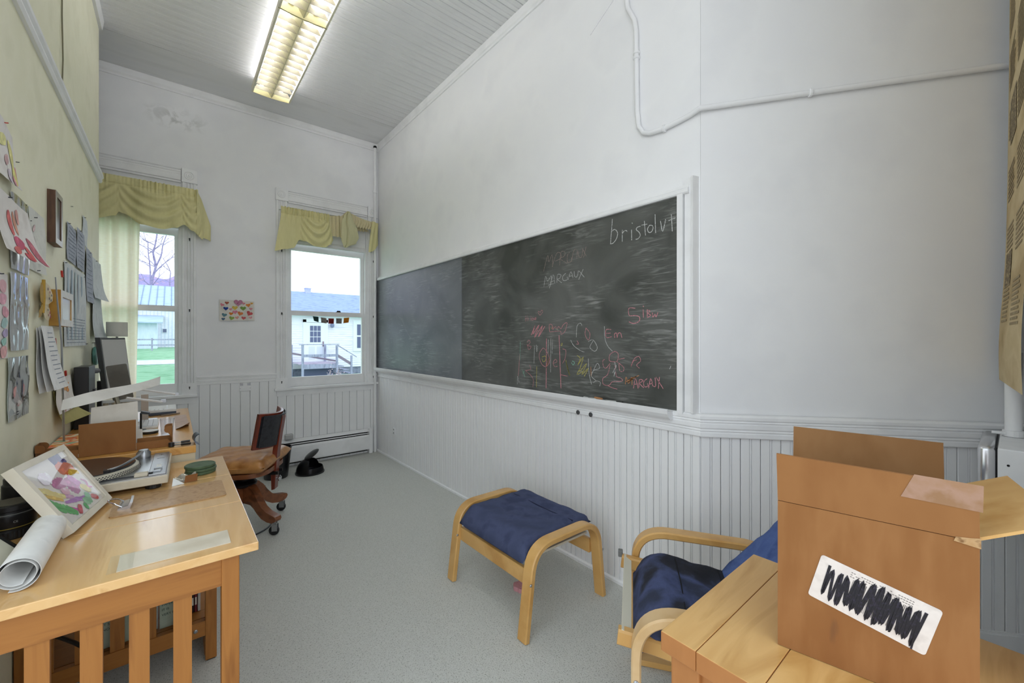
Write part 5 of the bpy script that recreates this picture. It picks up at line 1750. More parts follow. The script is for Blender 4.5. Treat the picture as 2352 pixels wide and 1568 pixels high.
pic = part('painting', fbox(mw, FW - mw, mw, FH - mw, -0.012, -0.009), mat('painting_paper', '#e9e2dc', 0.7), pf, world=True)
# brush strokes: frame px corners used to sketch them: s = along bottom edge, t = up
ST = [('#4a3f78', 0.040, [(0.165, 0.178), (0.19, 0.182), (0.22, 0.178)]), ('#5a4a86', 0.016, [(0.175, 0.165), (0.23, 0.168)]),
      ('#d8643a', 0.034, [(0.16, 0.150), (0.19, 0.150), (0.235, 0.140)]), ('#e0b63e', 0.014, [(0.19, 0.128), (0.215, 0.130), (0.238, 0.118)]),
      ('#b34f8c', 0.036, [(0.15, 0.122), (0.16, 0.10), (0.165, 0.07)]), ('#c76fb4', 0.020, [(0.175, 0.125), (0.19, 0.10), (0.20, 0.075)]),
      ('#c06a9a', 0.028, [(0.09, 0.128), (0.125, 0.12), (0.15, 0.122)]), ('#b57ac0', 0.012, [(0.08, 0.07), (0.12, 0.062), (0.17, 0.05), (0.2, 0.052)]),
      ('#d3a0c4', 0.012, [(0.07, 0.10), (0.10, 0.085), (0.13, 0.07)]), ('#c94fa0', 0.010, [(0.055, 0.075), (0.08, 0.05), (0.11, 0.03)]),
      ('#5fae62', 0.022, [(0.025, 0.10), (0.045, 0.07), (0.07, 0.05), (0.09, 0.028)]), ('#8fc596', 0.022, [(0.15, 0.045), (0.175, 0.04), (0.19, 0.06)]),
      ('#4fa85a', 0.018, [(0.135, 0.030), (0.15, 0.030)]), ('#d9c34e', 0.020, [(0.19, 0.085), (0.205, 0.07), (0.222, 0.06)]),
      ('#e3cf86', 0.018, [(0.025, 0.135), (0.05, 0.12), (0.075, 0.095), (0.1, 0.085)]), ('#dcb659', 0.010, [(0.022, 0.118), (0.05, 0.10), (0.08, 0.078)]),
      ('#c84c58', 0.030, [(0.105, 0.040), (0.115, 0.028)]), ('#cc3a3e', 0.026, [(0.205, 0.028), (0.215, 0.042)]), ('#cc6aa4', 0.006, [(0.215, 0.10), (0.228, 0.085), (0.22, 0.07), (0.235, 0.062)]),
      ('#e7b2c4', 0.020, [(0.10, 0.10), (0.13, 0.09)]), ('#efe3ee', 0.030, [(0.06, 0.15), (0.11, 0.15)])]
for i, (c, w_, pts) in enumerate(ST):
    bm = BM()
    brush(bm, smooth_pts(pts, 8) if len(pts) > 2 else [tuple(Vector(pts[0]).lerp(Vector(pts[1]), q / 8)) for q in range(9)], w_ * 1.25, lambda p, h: fp((min(FW - mw, max(mw, p[0])), min(FH - mw, max(mw, p[1]))), -0.0089 + i * 0.0001 + h), 0.0001, i)
    part('brush_stroke', bm, mat('paint_%d' % i, c, 0.7, [c, '#%02x%02x%02x' % tuple(min(255, int(int(c[k:k + 2], 16) * 1.15 + 14)) for k in (1, 3, 5))], (60, 60, 60), lo=0.4, hi=0.7), pic, world=True)
part('glass', fbox(mw, FW - mw, mw, FH - mw, -0.0045, -0.003), M_picglass, pf, world=True)

# camera lenses
def lens(label, x, y, prof, bands):
    l_ = thing('camera_lens', label, 'camera lens', (x, y, ZD), 0, 'camera lenses on the desk')
    part('barrel', lathe(BM(), prof, (0, 0, 0), 36), M_black, l_, smooth=30)
    for r_, z0, z1, c in bands:
        part('ring', lathe(BM(), [(r_ - 0.002, z0), (r_, z0 + 0.0005), (r_, z1 - 0.0005), (r_ - 0.002, z1)], (0, 0, 0), 36), mat('ring_' + c, c, 0.35, metal=0.4), l_, smooth=30)
    return l_
def ribs(l_, r_, z0, z1, n=40):
    bm = BM()
    for k in range(n):
        a = 2 * math.pi * k / n
        M_ = Matrix.Rotation(a, 4, 'Z')
        box(bm, r_ - 0.001, r_ + 0.0012, -0.0018, 0.0018, z0, z1, M_)
    part('grip_ribs', bm, mat('rubber_grip', '#202022', 0.7), l_, kind='stuff')
la = lens('wide black camera lens standing nearest on the desk beside the leaning frame', -0.325, 1.652,
          [(0.044, 0.0005), (0.046, 0.004), (0.046, 0.022), (0.044, 0.024), (0.044, 0.030), (0.045, 0.033), (0.045, 0.060), (0.041, 0.066), (0.041, 0.070), (0.043, 0.072), (0.043, 0.083), (0.040, 0.086), (0.02, 0.0862)],
          [(0.0465, 0.0285, 0.0305, '#a08b3e'), (0.0447, 0.0625, 0.064, '#9a9a98')])
ribs(la, 0.046, 0.004, 0.021)
part('cap_disc', disc(BM(), (0, 0, 0.0862), 0.036, 'z', 0.0008, 30), mat('worn_cap', '#4a4436', 0.5), la)
bm = text_bm('CE', 0.007, lambda p, h: (0.0455 * math.cos(R(-75) + p[0] / 0.0455), 0.0455 * math.sin(R(-75) + p[0] / 0.0455), 0.043 + p[1]))
part('lettering', bm, mat('grey_print', '#9a9a98', 0.6), la)
lb_ = lens('taller black camera lens behind the leaning frame, close to the wall', -0.336, 1.785,
           [(0.031, 0.0005), (0.034, 0.003), (0.034, 0.050), (0.032, 0.052), (0.032, 0.060), (0.0335, 0.062), (0.0335, 0.10), (0.030, 0.104), (0.030, 0.118), (0.028, 0.121), (0.01, 0.1212)],
           [(0.0337, 0.060, 0.066, '#8d8d8b')])
ribs(lb_, 0.034, 0.008, 0.045, 34)
part('cap_disc', disc(BM(), (0, 0, 0.1212), 0.026, 'z', 0.0008, 30), mat('grey_cap_top', '#9b9b99', 0.4), lb_)

# rolled paper
def froll2(u, v):
    a = R(250) + v * R(760)
    r_ = 0.034 - 0.012 * v
    return (-0.243 + r_ * math.cos(a) * 1.0, 1.272 + 0.275 * u, ZD + 0.0355 + r_ * math.sin(a))
tag(part('paper_roll', sheet(BM(), froll2, 4, 64, 0.0004), M_white, smooth=60), 'rolled white paper lying across the near edge of the desk', 'paper roll')
bm = BM()
# dark framed picture leaning against the wall, bottom left
pf2 = thing('picture_frame', 'dark thin frame with a small orange picture in a white mat at the left edge', 'picture frame', (-0.28, 1.39, ZD))
B0 = Vector((-0.283, 1.275, ZD + 0.0085))
A1 = Vector((0, 1, 0))
A2 = Vector((-0.62, 0, 0.785)).normalized()
A3 = A2.cross(A1) * -1
if A3.z < 0:
    A3 = -A3
def gp(p, h):
    return B0 + A1 * p[0] + A2 * p[1] + A3 * h
def gbox(a, b, c, d, h0, h1):
    return prism(BM(), [gp((a, c), h0), gp((b, c), h0), gp((b, d), h0), gp((a, d), h0)], A3 * (h1 - h0))
for (a, b, c, d) in ((0, 0.24, 0, 0.008), (0, 0.24, 0.142, 0.15), (0, 0.008, 0.008, 0.142), (0.232, 0.24, 0.008, 0.142)):
    part('frame_bar', gbox(a, b, c, d, -0.012, 0), M_blackmetal, pf2, world=True)
part('mat_board', gbox(0.008, 0.232, 0.008, 0.142, -0.010, -0.004), mat('ivory_mat', '#dcdccb', 0.7), pf2, world=True)
part('print', gbox(0.05, 0.195, 0.04, 0.12, -0.004, -0.0035), mat('orange_print', '#d99b80', 0.7, ['#e0a88e', '#cf8d72', '#3a2a28'], (26, 26, 26), lo=0.35, hi=0.68, detail=6), pf2, world=True)

# clipboard
cl = thing('clipboard', 'brown hardboard clipboard lying flat on the desk', 'clipboard', (0, 1.715, ZD))
bm = BM()
prism(bm, [(p[0] - 0.004, p[1] + 1.715, ZD + 0.0005) for p in rr_poly(0.138, 0.091, 0.012, 0)], (0, 0, 0.003))
part('board', bm, mat('hardboard', '#b08a5e', 0.4, ['#b8936a', '#a27b50'], (50, 50, 50), coat=0.15), cl, world=True)
bm = BM()
prism(bm, [(-0.128, 1.675, ZD + 0.0035), (-0.10, 1.675, ZD + 0.0035), (-0.094, 1.675, ZD + 0.02), (-0.10, 1.675, ZD + 0.021), (-0.104, 1.675, ZD + 0.012), (-0.126, 1.675, ZD + 0.008)], (0, 0.07, 0))
part('clip', bm, M_chrome, cl, world=True)
bm = BM()
tube(bm, smooth_pts([(-0.118, 1.68, ZD + 0.01), (-0.135, 1.685, ZD + 0.022), (-0.15, 1.71, ZD + 0.026), (-0.135, 1.735, ZD + 0.022), (-0.118, 1.74, ZD + 0.01)], 5), 0.002, 8)
part('clip_spring', bm, M_chrome, cl, world=True)
# pale strip with taped end
sp = tag(part('paper_strip', bxo(-0.096, 0.111, 1.241, 1.327, ZD + 0.0003, ZD + 0.0022), mat('pale_strip', '#d8cdb9', 0.45, ['#ddd3c0', '#cfc3ad'], (8, 8, 8), coat=0.2)), 'pale cream board strip taped down near the desk edge', 'strip')
part('tape', bxo(-0.112, -0.07, 1.236, 1.333, ZD + 0.0023, ZD + 0.0026), M_picglass, sp, world=True)

# stack of three green coasters
for i, (dx, dy) in enumerate(((0, 0), (0.002, 0.001), (-0.001, 0.003))):
    bm = lathe(BM(), [(0.043, 0), (0.047, 0.001), (0.048, 0.003), (0.048, 0.009), (0.046, 0.0105), (0.043, 0.0105), (0.042, 0.0095), (0.005, 0.0095)], (0.080 + dx, 1.965 + dy, ZD + 0.0003 + i * 0.0108), 36)
    box(bm, 0.080 + dx - 0.004, 0.080 + dx + 0.004, 1.965 + dy - 0.0485, 1.965 + dy - 0.044, ZD + 0.004 + i * 0.0108, ZD + 0.0106 + i * 0.0108)
    tag(part('coaster', bm, mat('green_rubber', '#4c5f45', 0.55, ['#52664b', '#44563e'], (30, 30, 30)), smooth=30), ['green round coaster at the bottom of the stack of three', 'green round coaster in the middle of the stack of three', 'green round coaster on top of the stack of three'][i], 'coaster', 'green coasters on the desk')
# crumpled foil wrapper with a brown card
fo = thing('foil_wrapper', 'torn white and foil wrapper with a bit of brown card by the turntable', 'wrapper', (0.03, 1.885, ZD))
def ffo(u, v):
    return (0.005 + 0.06 * u, 1.865 + 0.05 * v, ZD + 0.002 + 0.018 * abs(math.sin(u * 5 + v * 3)) * (0.4 + 0.6 * v))
part('foil', sheet(BM(), ffo, 14, 12, 0.0004), mat('silver_foil', '#cfcabd', 0.25, metal=0.6), fo, world=True)
bm = BM()
prism(bm, [(0.03, 1.852, ZD + 0.002), (0.066, 1.856, ZD + 0.002), (0.068, 1.862, ZD + 0.026), (0.033, 1.858, ZD + 0.025)], (0, 0.0012, 0))
part('card', bm, M_card, fo, world=True)
bm = BM()
prism(bm, [(-0.004, 1.838, ZD + 0.0007), (0.03, 1.85, ZD + 0.0007), (0.0, 1.872, ZD + 0.02)], (0, 0, 0.0006))
part('white_flap', bm, M_white, fo, world=True)

# turntable
tt = thing('turntable', 'cream and silver record player with dotted platter on the desk', 'turntable', (-0.197, 2.01, ZD), R(-1.5))
hx, hy = 0.188, 0.172
M_tt = mat('cream_plinth', '#cdc2ac', 0.45, ['#d2c8b3', '#c4b8a0'], (12, 12, 12))
part('plinth', bxo(-hx, hx, -hy, hy, 0.018, 0.045, bev=0.003), M_tt, tt)
for sx in (-1, 1):
    for sy in (-1, 1):
        part('foot', lathe(BM(), [(0.018, 0), (0.022, 0.003), (0.022, 0.018)], (sx * (hx - 0.04), sy * (hy - 0.035), 0), 16), M_black, tt)
part('deck_plate', bxo(-hx + 0.004, hx - 0.004, -hy + 0.004, hy - 0.004, 0.045, 0.0475), mat('silver_deck', '#b9bbbd', 0.28, metal=0.85), tt)
pc = (-0.045, -0.005)
pt = part('platter', lathe(BM(), [(0.150, 0.048), (0.152, 0.050), (0.146, 0.064), (0.14, 0.066), (0.005, 0.066)], (pc[0], pc[1], 0), 64), mat('platter_metal', '#cfc9b8', 0.35, metal=0.4), tt, smooth=30)
bm = BM()
for row, (rr_, zz) in enumerate(((0.1515, 0.052), (0.1498, 0.0558), (0.148, 0.0596))):
    for k in range(110):
        a = 2 * math.pi * (k + 0.5 * (row % 2)) / 110
        c = Vector((pc[0] + rr_ * math.cos(a), pc[1] + rr_ * math.sin(a), zz))
        M_ = Matrix.Translation(c) @ Matrix.Rotation(a, 4, 'Z')
        box(bm, -0.001, 0.0006, -0.0022, 0.0022, -0.0011, 0.0011, M_)
part('strobe_dots', bm, M_black, pt, kind='stuff')
part('rubber_mat', lathe(BM(), [(0.138, 0.066), (0.138, 0.069), (0.005, 0.069)], (pc[0], pc[1], 0), 64), mat('dark_rubber', '#2a2c30', 0.25, coat=0.6), pt)
part('spindle', lathe(BM(), [(0.0035, 0.069), (0.0035, 0.082), (0.001, 0.084)], (pc[0], pc[1], 0), 12), M_chrome, pt)
ar = part('control_strip', bxo(hx - 0.052, hx - 0.006, -hy + 0.008, hy - 0.01, 0.0475, 0.0535, bev=0.0015), M_steel, tt)
part('slider_slot', bxo(hx - 0.036, hx - 0.022, -0.12, -0.03, 0.0535, 0.0538), M_white, ar)
part('slider_knob', bxo(hx - 0.04, hx - 0.018, -0.11, -0.10, 0.0535, 0.060, bev=0.001), M_steel, ar)
part('button', bxo(hx - 0.042, hx - 0.02, -0.14, -0.13, 0.0535, 0.058, bev=0.001), M_steel, ar)
bm = BM()
box(bm, hx - 0.036, hx - 0.022, 0.12, 0.123, 0.0535, 0.0539)
box(bm, hx - 0.0305, hx - 0.0275, 0.1145, 0.1285, 0.0535, 0.0540)
box(bm, hx - 0.040, hx - 0.018, 0.06, 0.064, 0.0535, 0.0539)
part('plus_minus_marks', bm, M_black, ar)
bm = BM()
tube(bm, smooth_pts([(0.105, 0.13, 0.075), (0.09, 0.02, 0.078), (0.06, -0.07, 0.074), (0.03, -0.10, 0.072)], 5), 0.004, 8)
lathe(bm, [(0.022, 0.0475), (0.022, 0.068), (0.014, 0.08)], (0.105, 0.13, 0), 18)
part('tonearm', bm, M_steel, tt, smooth=35)
part('headshell', bxo(0.022, 0.038, -0.112, -0.092, 0.070, 0.075), M_black, tt)
part('strobe_block', bxo(0.10, 0.135, -0.155, -0.128, 0.0475, 0.058, bev=0.002), M_tt, tt)
part('strobe_lamp', lathe(BM(), [(0.006, 0.0475), (0.006, 0.056), (0.004, 0.058)], (0.142, -0.15, 0), 12), M_black, tt)
# clear dust cover, four walls and a lid
bm = BM()
zc0, zc1 = 0.0478, 0.078
cv0, cv1 = -hx + 0.004, hx - 0.056
box(bm, cv0, cv1, -hy + 0.03, -hy + 0.032, zc0, zc0 + 0.004)
part('cover_edge', bm, M_black, tt)

# ================================================================ ON THE SECOND DESK
ml = thing('mailer_box', 'opened cardboard mailer box with folded tabs standing behind the turntable', 'box', (-0.19, 2.27, ZE))
T2 = 0.0025
M_wcard = mat('white_card', '#d9d3c8', 0.8, ['#ded8ce', '#cfc8bc'], (9, 9, 9))
part('front_panel', bxo(-0.276, -0.116, 2.238, 2.238 + T2, ZE + 0.001, 0.924), M_card, ml, world=True)
part('front_lining', bxo(-0.274, -0.118, 2.238 + T2, 2.2425, ZE + 0.001, 0.923), M_wcard, ml, world=True)
bm = BM()
prism(bm, [(-0.257, 2.315, ZE + 0.001), (-0.098, 2.315, ZE + 0.001), (-0.100, 2.32, 0.87), (-0.113, 2.32, 0.872), (-0.115, 2.325, 0.988), (-0.252, 2.325, 0.975)], (0, T2, 0))
part('back_panel', bm, M_wcard, ml, world=True)
part('floor_panel', bxo(-0.385, -0.002, 2.2425, 2.315, ZE + 0.001, ZE + 0.0035), M_wcard, ml, world=True)
for (a, b) in ((-0.384, -0.277), (-0.115, -0.004)):
    bm = BM()
    if a < -0.3:
        prism(bm, [(a, 2.236, ZE + 0.001), (b, 2.236, ZE + 0.001), (b, 2.236, ZE + 0.030), (a + 0.02, 2.236, ZE + 0.030), (a, 2.236, ZE + 0.012)], (0, T2, 0))
    else:
        prism(bm, [(a, 2.236, ZE + 0.001), (b, 2.236, ZE + 0.001), (b, 2.236, ZE + 0.015), (b - 0.015, 2.236, ZE + 0.032), (a, 2.236, ZE + 0.030)], (0, T2, 0))
    part('wing_front', bm, M_card, ml, world=True)
    part('wing_back', bxo(a, b, 2.300, 2.300 + T2, ZE + 0.0035, ZE + 0.036), M_card, ml, world=True)
for x, h_ in ((-0.385, 0.062), (-0.0045, 0.085)):
    part('end_tab', bxo(x, x + T2, 2.245, 2.298, ZE + 0.0036, ZE + h_), M_card_in, ml, world=True)
    for y in (2.236, 2.300):
        bm = BM()
        s = 1 if x < -0.2 else -1
        pts = [(x, y, ZE + 0.036)]
        for k in range(9):
            a = R(-90 + 180 * k / 8)
            pts.append((x + s * (0.012 + 0.013 * math.cos(a)), y, ZE + h_ - 0.028 + 0.014 * math.sin(a) + 0.014))
        pts.append((x, y, ZE + h_))
        prism(bm, pts, (0, 0.002, 0))
        part('ear_tab', bm, M_card, ml, world=True)
# long white paper sheet draped over the mailer
def fsheet(u, v):
    x = -0.325 + 0.275 * u
    y = 2.262 + 0.36 * u * u + 0.035 * v + 0.05 * v * u
    z = 0.980 + 0.062 * u - 0.016 * u * u + (0.036 + 0.006 * math.sin(u * 6)) * v
    return (x, y, z)
tag(part('paper_sheet', sheet(BM(), fsheet, 30, 8, 0.0005), mat('off_white_paper', '#dcd9d2', 0.75, ['#e1ded8', '#d3cfc7'], (8, 8, 8)), smooth=60), 'long curling white paper sheet laid over the mailer box', 'paper')
# book with painted sheet, left behind the mailer
bk = thing('sketchbook', 'wooden-edged sketchbook lying by the wall behind the mailer box', 'book', (-0.33, 2.55, ZE))
part('block', bxo(-0.384, -0.27, 2.40, 2.70, ZE + 0.0005, ZE + 0.018), mat('orange_board', '#b5763a', 0.6), bk, world=True)
tag(part('painted_sheet', bxo(-0.383, -0.272, 2.41, 2.69, ZE + 0.0185, ZE + 0.0195), mat('child_paint', '#e8ddb0', 0.8, ['#e9e0c6', '#e4a552', '#d9603e', '#e8dcc0', '#74a878'], (16, 16, 16), detail=2, lo=0.3, hi=0.7)), 'painted sheet with orange and green strokes on the sketchbook', 'painting')
# drinking glass
bm = BM()
lathe(bm, [(0.020, 0.0005), (0.0215, 0.002), (0.027, 0.082), (0.0258, 0.082), (0.0195, 0.008), (0.002, 0.007)], (-0.022, 2.49, ZE), 32)
tag(part('drinking_glass', bm, M_drinkglass, smooth=40), 'empty clear drinking glass on the second desk', 'glass')
# keyboard
kb = thing('keyboard', 'white computer keyboard on the second desk behind the glass', 'keyboard', (-0.095, 2.94, ZE))
part('case', bxo(-0.140, -0.060, 2.73, 2.95, ZE + 0.0005, ZE + 0.012, bev=0.002), M_white, kb, world=True)
bm = BM()
for i in range(4):
    for j in range(10):
        box(bm, -0.136 + i * 0.0188, -0.136 + i * 0.0188 + 0.0165, 2.738 + j * 0.021, 2.738 + j * 0.021 + 0.0185, ZE + 0.012, ZE + 0.016)
part('keys', bm, mat('key_white', '#dedee0', 0.5), kb, world=True, kind='stuff')
# oval white-topped puck
o = thing('speaker_puck', 'flat round dark puck with a white top beside the keyboard', 'puck', (-0.086, 2.605, ZE))
part('body', lathe(BM(), [(0.03, 0.0005), (0.032, 0.003), (0.032, 0.012)], (0, 0, 0), 32), M_black, o, smooth=30)
part('top', lathe(BM(), [(0.032, 0.012), (0.031, 0.0145), (0.004, 0.015)], (0, 0, 0), 32), M_white, o, smooth=30)
# brown paper sheet with curled edge
def fbp(u, v):
    return (0.004 + 0.054 * u + 0.006 * v, 2.62 + 0.48 * (1 - v), ZE + 0.002 + 0.03 * max(0, v - 0.8) * 5 * (0.2 + 0.8 * u) ** 1.5)
tag(part('kraft_sheet', sheet(BM(), fbp, 10, 24, 0.0006), mat('kraft_paper', '#b99a86', 0.5, ['#c0a391', '#ad8c76'], (12, 12, 12)), smooth=60), 'brown kraft paper sheet with a curled near edge at the desk rim', 'paper')
# flat scanner / printer at the far end
pr_ = thing('scanner', 'flat white scanner at the far end of the second desk', 'scanner', (-0.06, 3.29, ZE))
part('base', bxo(-0.136, 0.014, 3.19, 3.395, ZE + 0.0005, ZE + 0.014, bev=0.002), mat('slate_plastic', '#4c5464', 0.5), pr_, world=True)
part('lid', bxo(-0.136, 0.014, 3.19, 3.395, ZE + 0.0142, ZE + 0.030, bev=0.003), M_white, pr_, world=True)
part('lid_seam', bxo(-0.030, -0.0285, 3.195, 3.39, ZE + 0.030, ZE + 0.0303), M_steel, pr_, world=True)
for x in (-0.105, -0.085, -0.065, -0.045):
    part('button', lathe(BM(), [(0.003, 0), (0.003, 0.0015), (0.002, 0.002)], (x, 3.205, ZE + 0.030), 8), M_steel, pr_, world=True)
# black stemmed webcam-like stand
ws = thing('small_stand', 'small black stand with a flat head in front of the scanner', 'stand', (-0.122, 2.70, ZE))
part('base', lathe(BM(), [(0.02, 0.0005), (0.022, 0.002), (0.02, 0.006)], (0, 0, 0), 20), M_blackmetal, ws)
part('stem', tube(BM(), [(0, 0, 0.005), (0.0, 0.003, 0.085)], 0.004, 10), M_blackmetal, ws)
part('head', prism(BM(), [(-0.004, -0.014, 0.085), (0.03, -0.01, 0.078), (0.034, -0.006, 0.085), (0.002, -0.008, 0.096)], (0, 0.03, 0)), M_black, ws)
# two pens
for i, (a, b, c, lab_) in enumerate([((-0.104, 3.16), (-0.02, 3.185), '#3d3d42', 'dark pen lying before the scanner, the left one'), ((-0.055, 3.125), (0.03, 3.165), '#8a7a6a', 'brown pen lying before the scanner, the right one')]):
    tag(part('pen', tube(BM(), [(*a, ZE + 0.0045), (*b, ZE + 0.0045)], 0.004, 8), mat('pen_%d' % i, c, 0.4), smooth=True), lab_, 'pen', 'pens on the second desk')
# white folding tablet stand behind the mailer
fs_ = thing('tablet_stand', 'white folding stand with two sloping arms behind the long paper sheet', 'stand', (-0.10, 3.0, ZE))
for dy in (0.0, 0.30):
    bm = BM()
    tube(bm, [(-0.20 + 0.02, 2.80 + dy, 0.955 + 0.02 * (dy > 0)), (-0.045 + 0.055 * (dy > 0), 2.86 + dy, 0.915 + 0.005 * (dy > 0))], 0.0065, 6)
    part('arm', bm, M_white, fs_, world=True)
    part('arm_hook', bxo(-0.05 + 0.055 * (dy > 0), -0.03 + 0.055 * (dy > 0), 2.855 + dy, 2.872 + dy, 0.912, 0.926), M_steel, fs_, world=True)
part('column', bxo(-0.135, -0.105, 3.0, 3.012, ZE + 0.006, 0.945), mat('beige_metal', '#b8ab9e', 0.5), fs_, world=True)
part('foot', bxo(-0.17, -0.07, 2.96, 3.05, ZE + 0.0005, ZE + 0.006), M_steel, fs_, world=True)
# bent black cradle tool overhanging the near corner
ct = thing('cradle_tool', 'black two-armed holder with a curved cradle at the near corner of the second desk', 'holder', (0.03, 2.22, ZE))
for y0_, y1_, z_ in ((2.272, 2.262, 0.004), (2.228, 2.205, 0.004)):
    bm = tube(BM(), [(-0.002, y0_, ZE + 0.006), (0.028, (y0_ + y1_) / 2, ZE + 0.006)], 0.0028, 8)
    rod = part('rod', bm, M_steel, ct, world=True)
    part('grip', tube(BM(), [(0.026, (y0_ + y1_) / 2, ZE + 0.006), (0.056, y1_, ZE + 0.008)], 0.0048, 10), M_black, rod, world=True)
def fcr(u, v):
    a = R(150) * (v - 0.5)
    return (0.066 + 0.020 * (1 - math.cos(a)) + 0.006 * u, 2.262 - 0.058 * u + 0.004 * math.sin(v * 3), ZE + 0.021 + 0.021 * math.sin(a))
part('cradle', sheet(BM(), fcr, 8, 14, 0.003), mat('blue_grey_steel', '#4a5260', 0.35, metal=0.5), ct, world=True, smooth=50)
part('clamp_block', lathe(BM(), [(0.009, 0), (0.010, 0.002), (0.010, 0.016), (0.007, 0.018)], (-0.006, 2.222, ZE + 0.0005), 14), M_black, ct, world=True)

# black tower against the wall, with monitor arm
tw_ = thing('computer_tower', 'tall black slab of computer gear against the green wall', 'computer', (-0.35, 2.99, ZE))
part('body', bxo(-0.378, -0.325, 2.93, 3.14, ZE + 0.0005, 1.108, bev=0.003), M_black, tw_, world=True)
part('side_port', bxo(-0.325, -0.318, 3.07, 3.12, 0.93, 0.985), M_black, tw_, world=True)
part('arm_joint', tube(BM(), [(-0.345, 3.135, 1.075), (-0.325, 3.22, 1.072)], 0.014, 12), M_black, tw_, world=True)
mo = thing('monitor', 'black computer monitor turned towards the window at the far end of the desk', 'monitor', (-0.30, 3.33, ZE))
Mm = Matrix.Translation((-0.322, 3.30, 0.0)) @ Matrix.Rotation(R(-13), 4, 'Z')
def mbox(a, b, c, d, e, f, tilt=0.10):
    bm = BM()
    vs = [(a, c, e), (b, c, e), (b, d, e), (a, d, e)]
    prism(bm, [Mm @ Vector((p[0] - (p[2] - 1.25) * tilt, p[1], p[2])) for p in vs], Mm.to_3x3() @ Vector((-(f - e) * tilt, 0, f - e)))
    return bm
part('shell', mbox(-0.022, 0.0, 0, 0.36, 0.915, 1.255), mat('dark_grey_shell', '#3a3c3d', 0.45), mo, world=True)
part('screen', mbox(0.0, 0.002, 0.012, 0.348, 0.927, 1.243), mat('screen_glare', '#b9b8b2', 0.12), mo, world=True)  # pale grey colour stands in for the reflection on the screen
part('stand_neck', bxo(-0.345, -0.325, 3.40, 3.45, ZE + 0.01, 1.0), M_black, mo, world=True)
part('stand_base', bxo(-0.38, -0.26, 3.30, 3.395, ZE + 0.0005, ZE + 0.01), M_black, mo, world=True)
tbm = thing('tablet', 'grey tablet held on a metal arm beside the monitor', 'tablet', (-0.24, 3.15, ZE))
bm = BM()
Mt = Matrix.Translation((-0.215, 3.16, 0.91)) @ Matrix.Rotation(R(-4), 4, 'Z') @ Matrix.Rotation(R(-9), 4, 'Y')
prism(bm, [Mt @ Vector((p[0], 0, p[1] + 0.098)) for p in [(q[0], q[1]) for q in rr_poly(0.043, 0.098, 0.008, 0)]], Mt.to_3x3() @ Vector((0, 0.007, 0)))
part('body', bm, mat('warm_grey_metal', '#6c6a60', 0.45, ['#726f66', '#625f56'], (6, 6, 6)), tbm, world=True)
part('mount_disc', lathe(BM(), [(0.016, 0), (0.016, 0.004), (0.011, 0.008)], Mt @ Vector((0.005, -0.001, 0.055)), 20, Matrix.Rotation(R(90), 4, 'X')), M_blackmetal, tbm, world=True)
part('mount_link', bxo(-0.245, -0.212, 3.135, 3.147, 0.955, 0.972), M_blackmetal, tbm, world=True)
part('arm', tube(BM(), [(-0.252, 3.13, 0.968), (-0.215, 3.12, ZE + 0.01)], 0.010, 12), mat('champagne_metal', '#a39f8e', 0.4, metal=0.5), tbm, world=True)
part('arm_foot', bxo(-0.25, -0.18, 3.08, 3.16, ZE + 0.0005, ZE + 0.01), M_steel, tbm, world=True)
# lamp with a plain white shade at the end of the partition
lm = thing('desk_lamp', 'white drum-shaded lamp standing behind the monitor', 'lamp', (-0.295, 3.86, 0))
part('shade', lathe(BM(), [(0.052, 1.262), (0.054, 1.262), (0.054, 1.36), (0.052, 1.36), (0.051, 1.30), (0.051, 1.264)], (0, 0, 0), 32), mat('lamp_shade_paper', '#c9c8bd', 0.8), lm, smooth=40)
part('stem', tube(BM(), [(0, 0, 0.01), (0, 0, 1.30)], 0.006, 10), M_steel, lm)
part('base', lathe(BM(), [(0.06, 0.0), (0.062, 0.004), (0.055, 0.012)], (0, 0, 0), 24), M_steel, lm)
# ================================================================ PAPERS ON THE GREEN WALL
XW = XL + 0.0012
PIN_C = {}
def pin(parent, y, z, x, c='#33343a'):
    part('push_pin', tube(BM(), [(XL, y, z), (x + 0.004, y, z), (x + 0.008, y, z + 0.001)], 0.0016, 8), mat('pin_' + c, c, 0.4), parent, world=True)

def wpaper(name, label, cat, y0, y1, z0, z1, m, off=0.002, curl_b=0.0, curl_r=0.0, tilt=0.0, th=0.0006, pins=(), group='papers pinned to the green wall', pinc='#33343a', cut=0.0):
    """sheet on the partition; curl_b lifts the bottom edge, curl_r the far edge"""
    o = thing(name, label, cat, (XL, (y0 + y1) / 2, (z0 + z1) / 2), 0, group)
    def f(u, v):
        y = y0 + (y1 - y0) * u + tilt * v
        z = z1 + (z0 - z1) * v - tilt * (u - 0.5) * 0.5 - cut * max(0, u - 0.6) * (1 - v)
        x = XW + off + curl_b * v ** 3 * (0.35 + 0.65 * u) + curl_r * u ** 3 * (0.4 + 0.6 * v) + 0.0015 * math.sin(u * 5 + v * 7)
        return (x, y, z)
    p = part('sheet', sheet(BM(), f, 12, 14, th), m, o, world=True, smooth=60)
    for (u, v) in pins:
        q = f(u, v)
        pin(o, q[1], q[2], q[0], pinc)
    return o, p, f

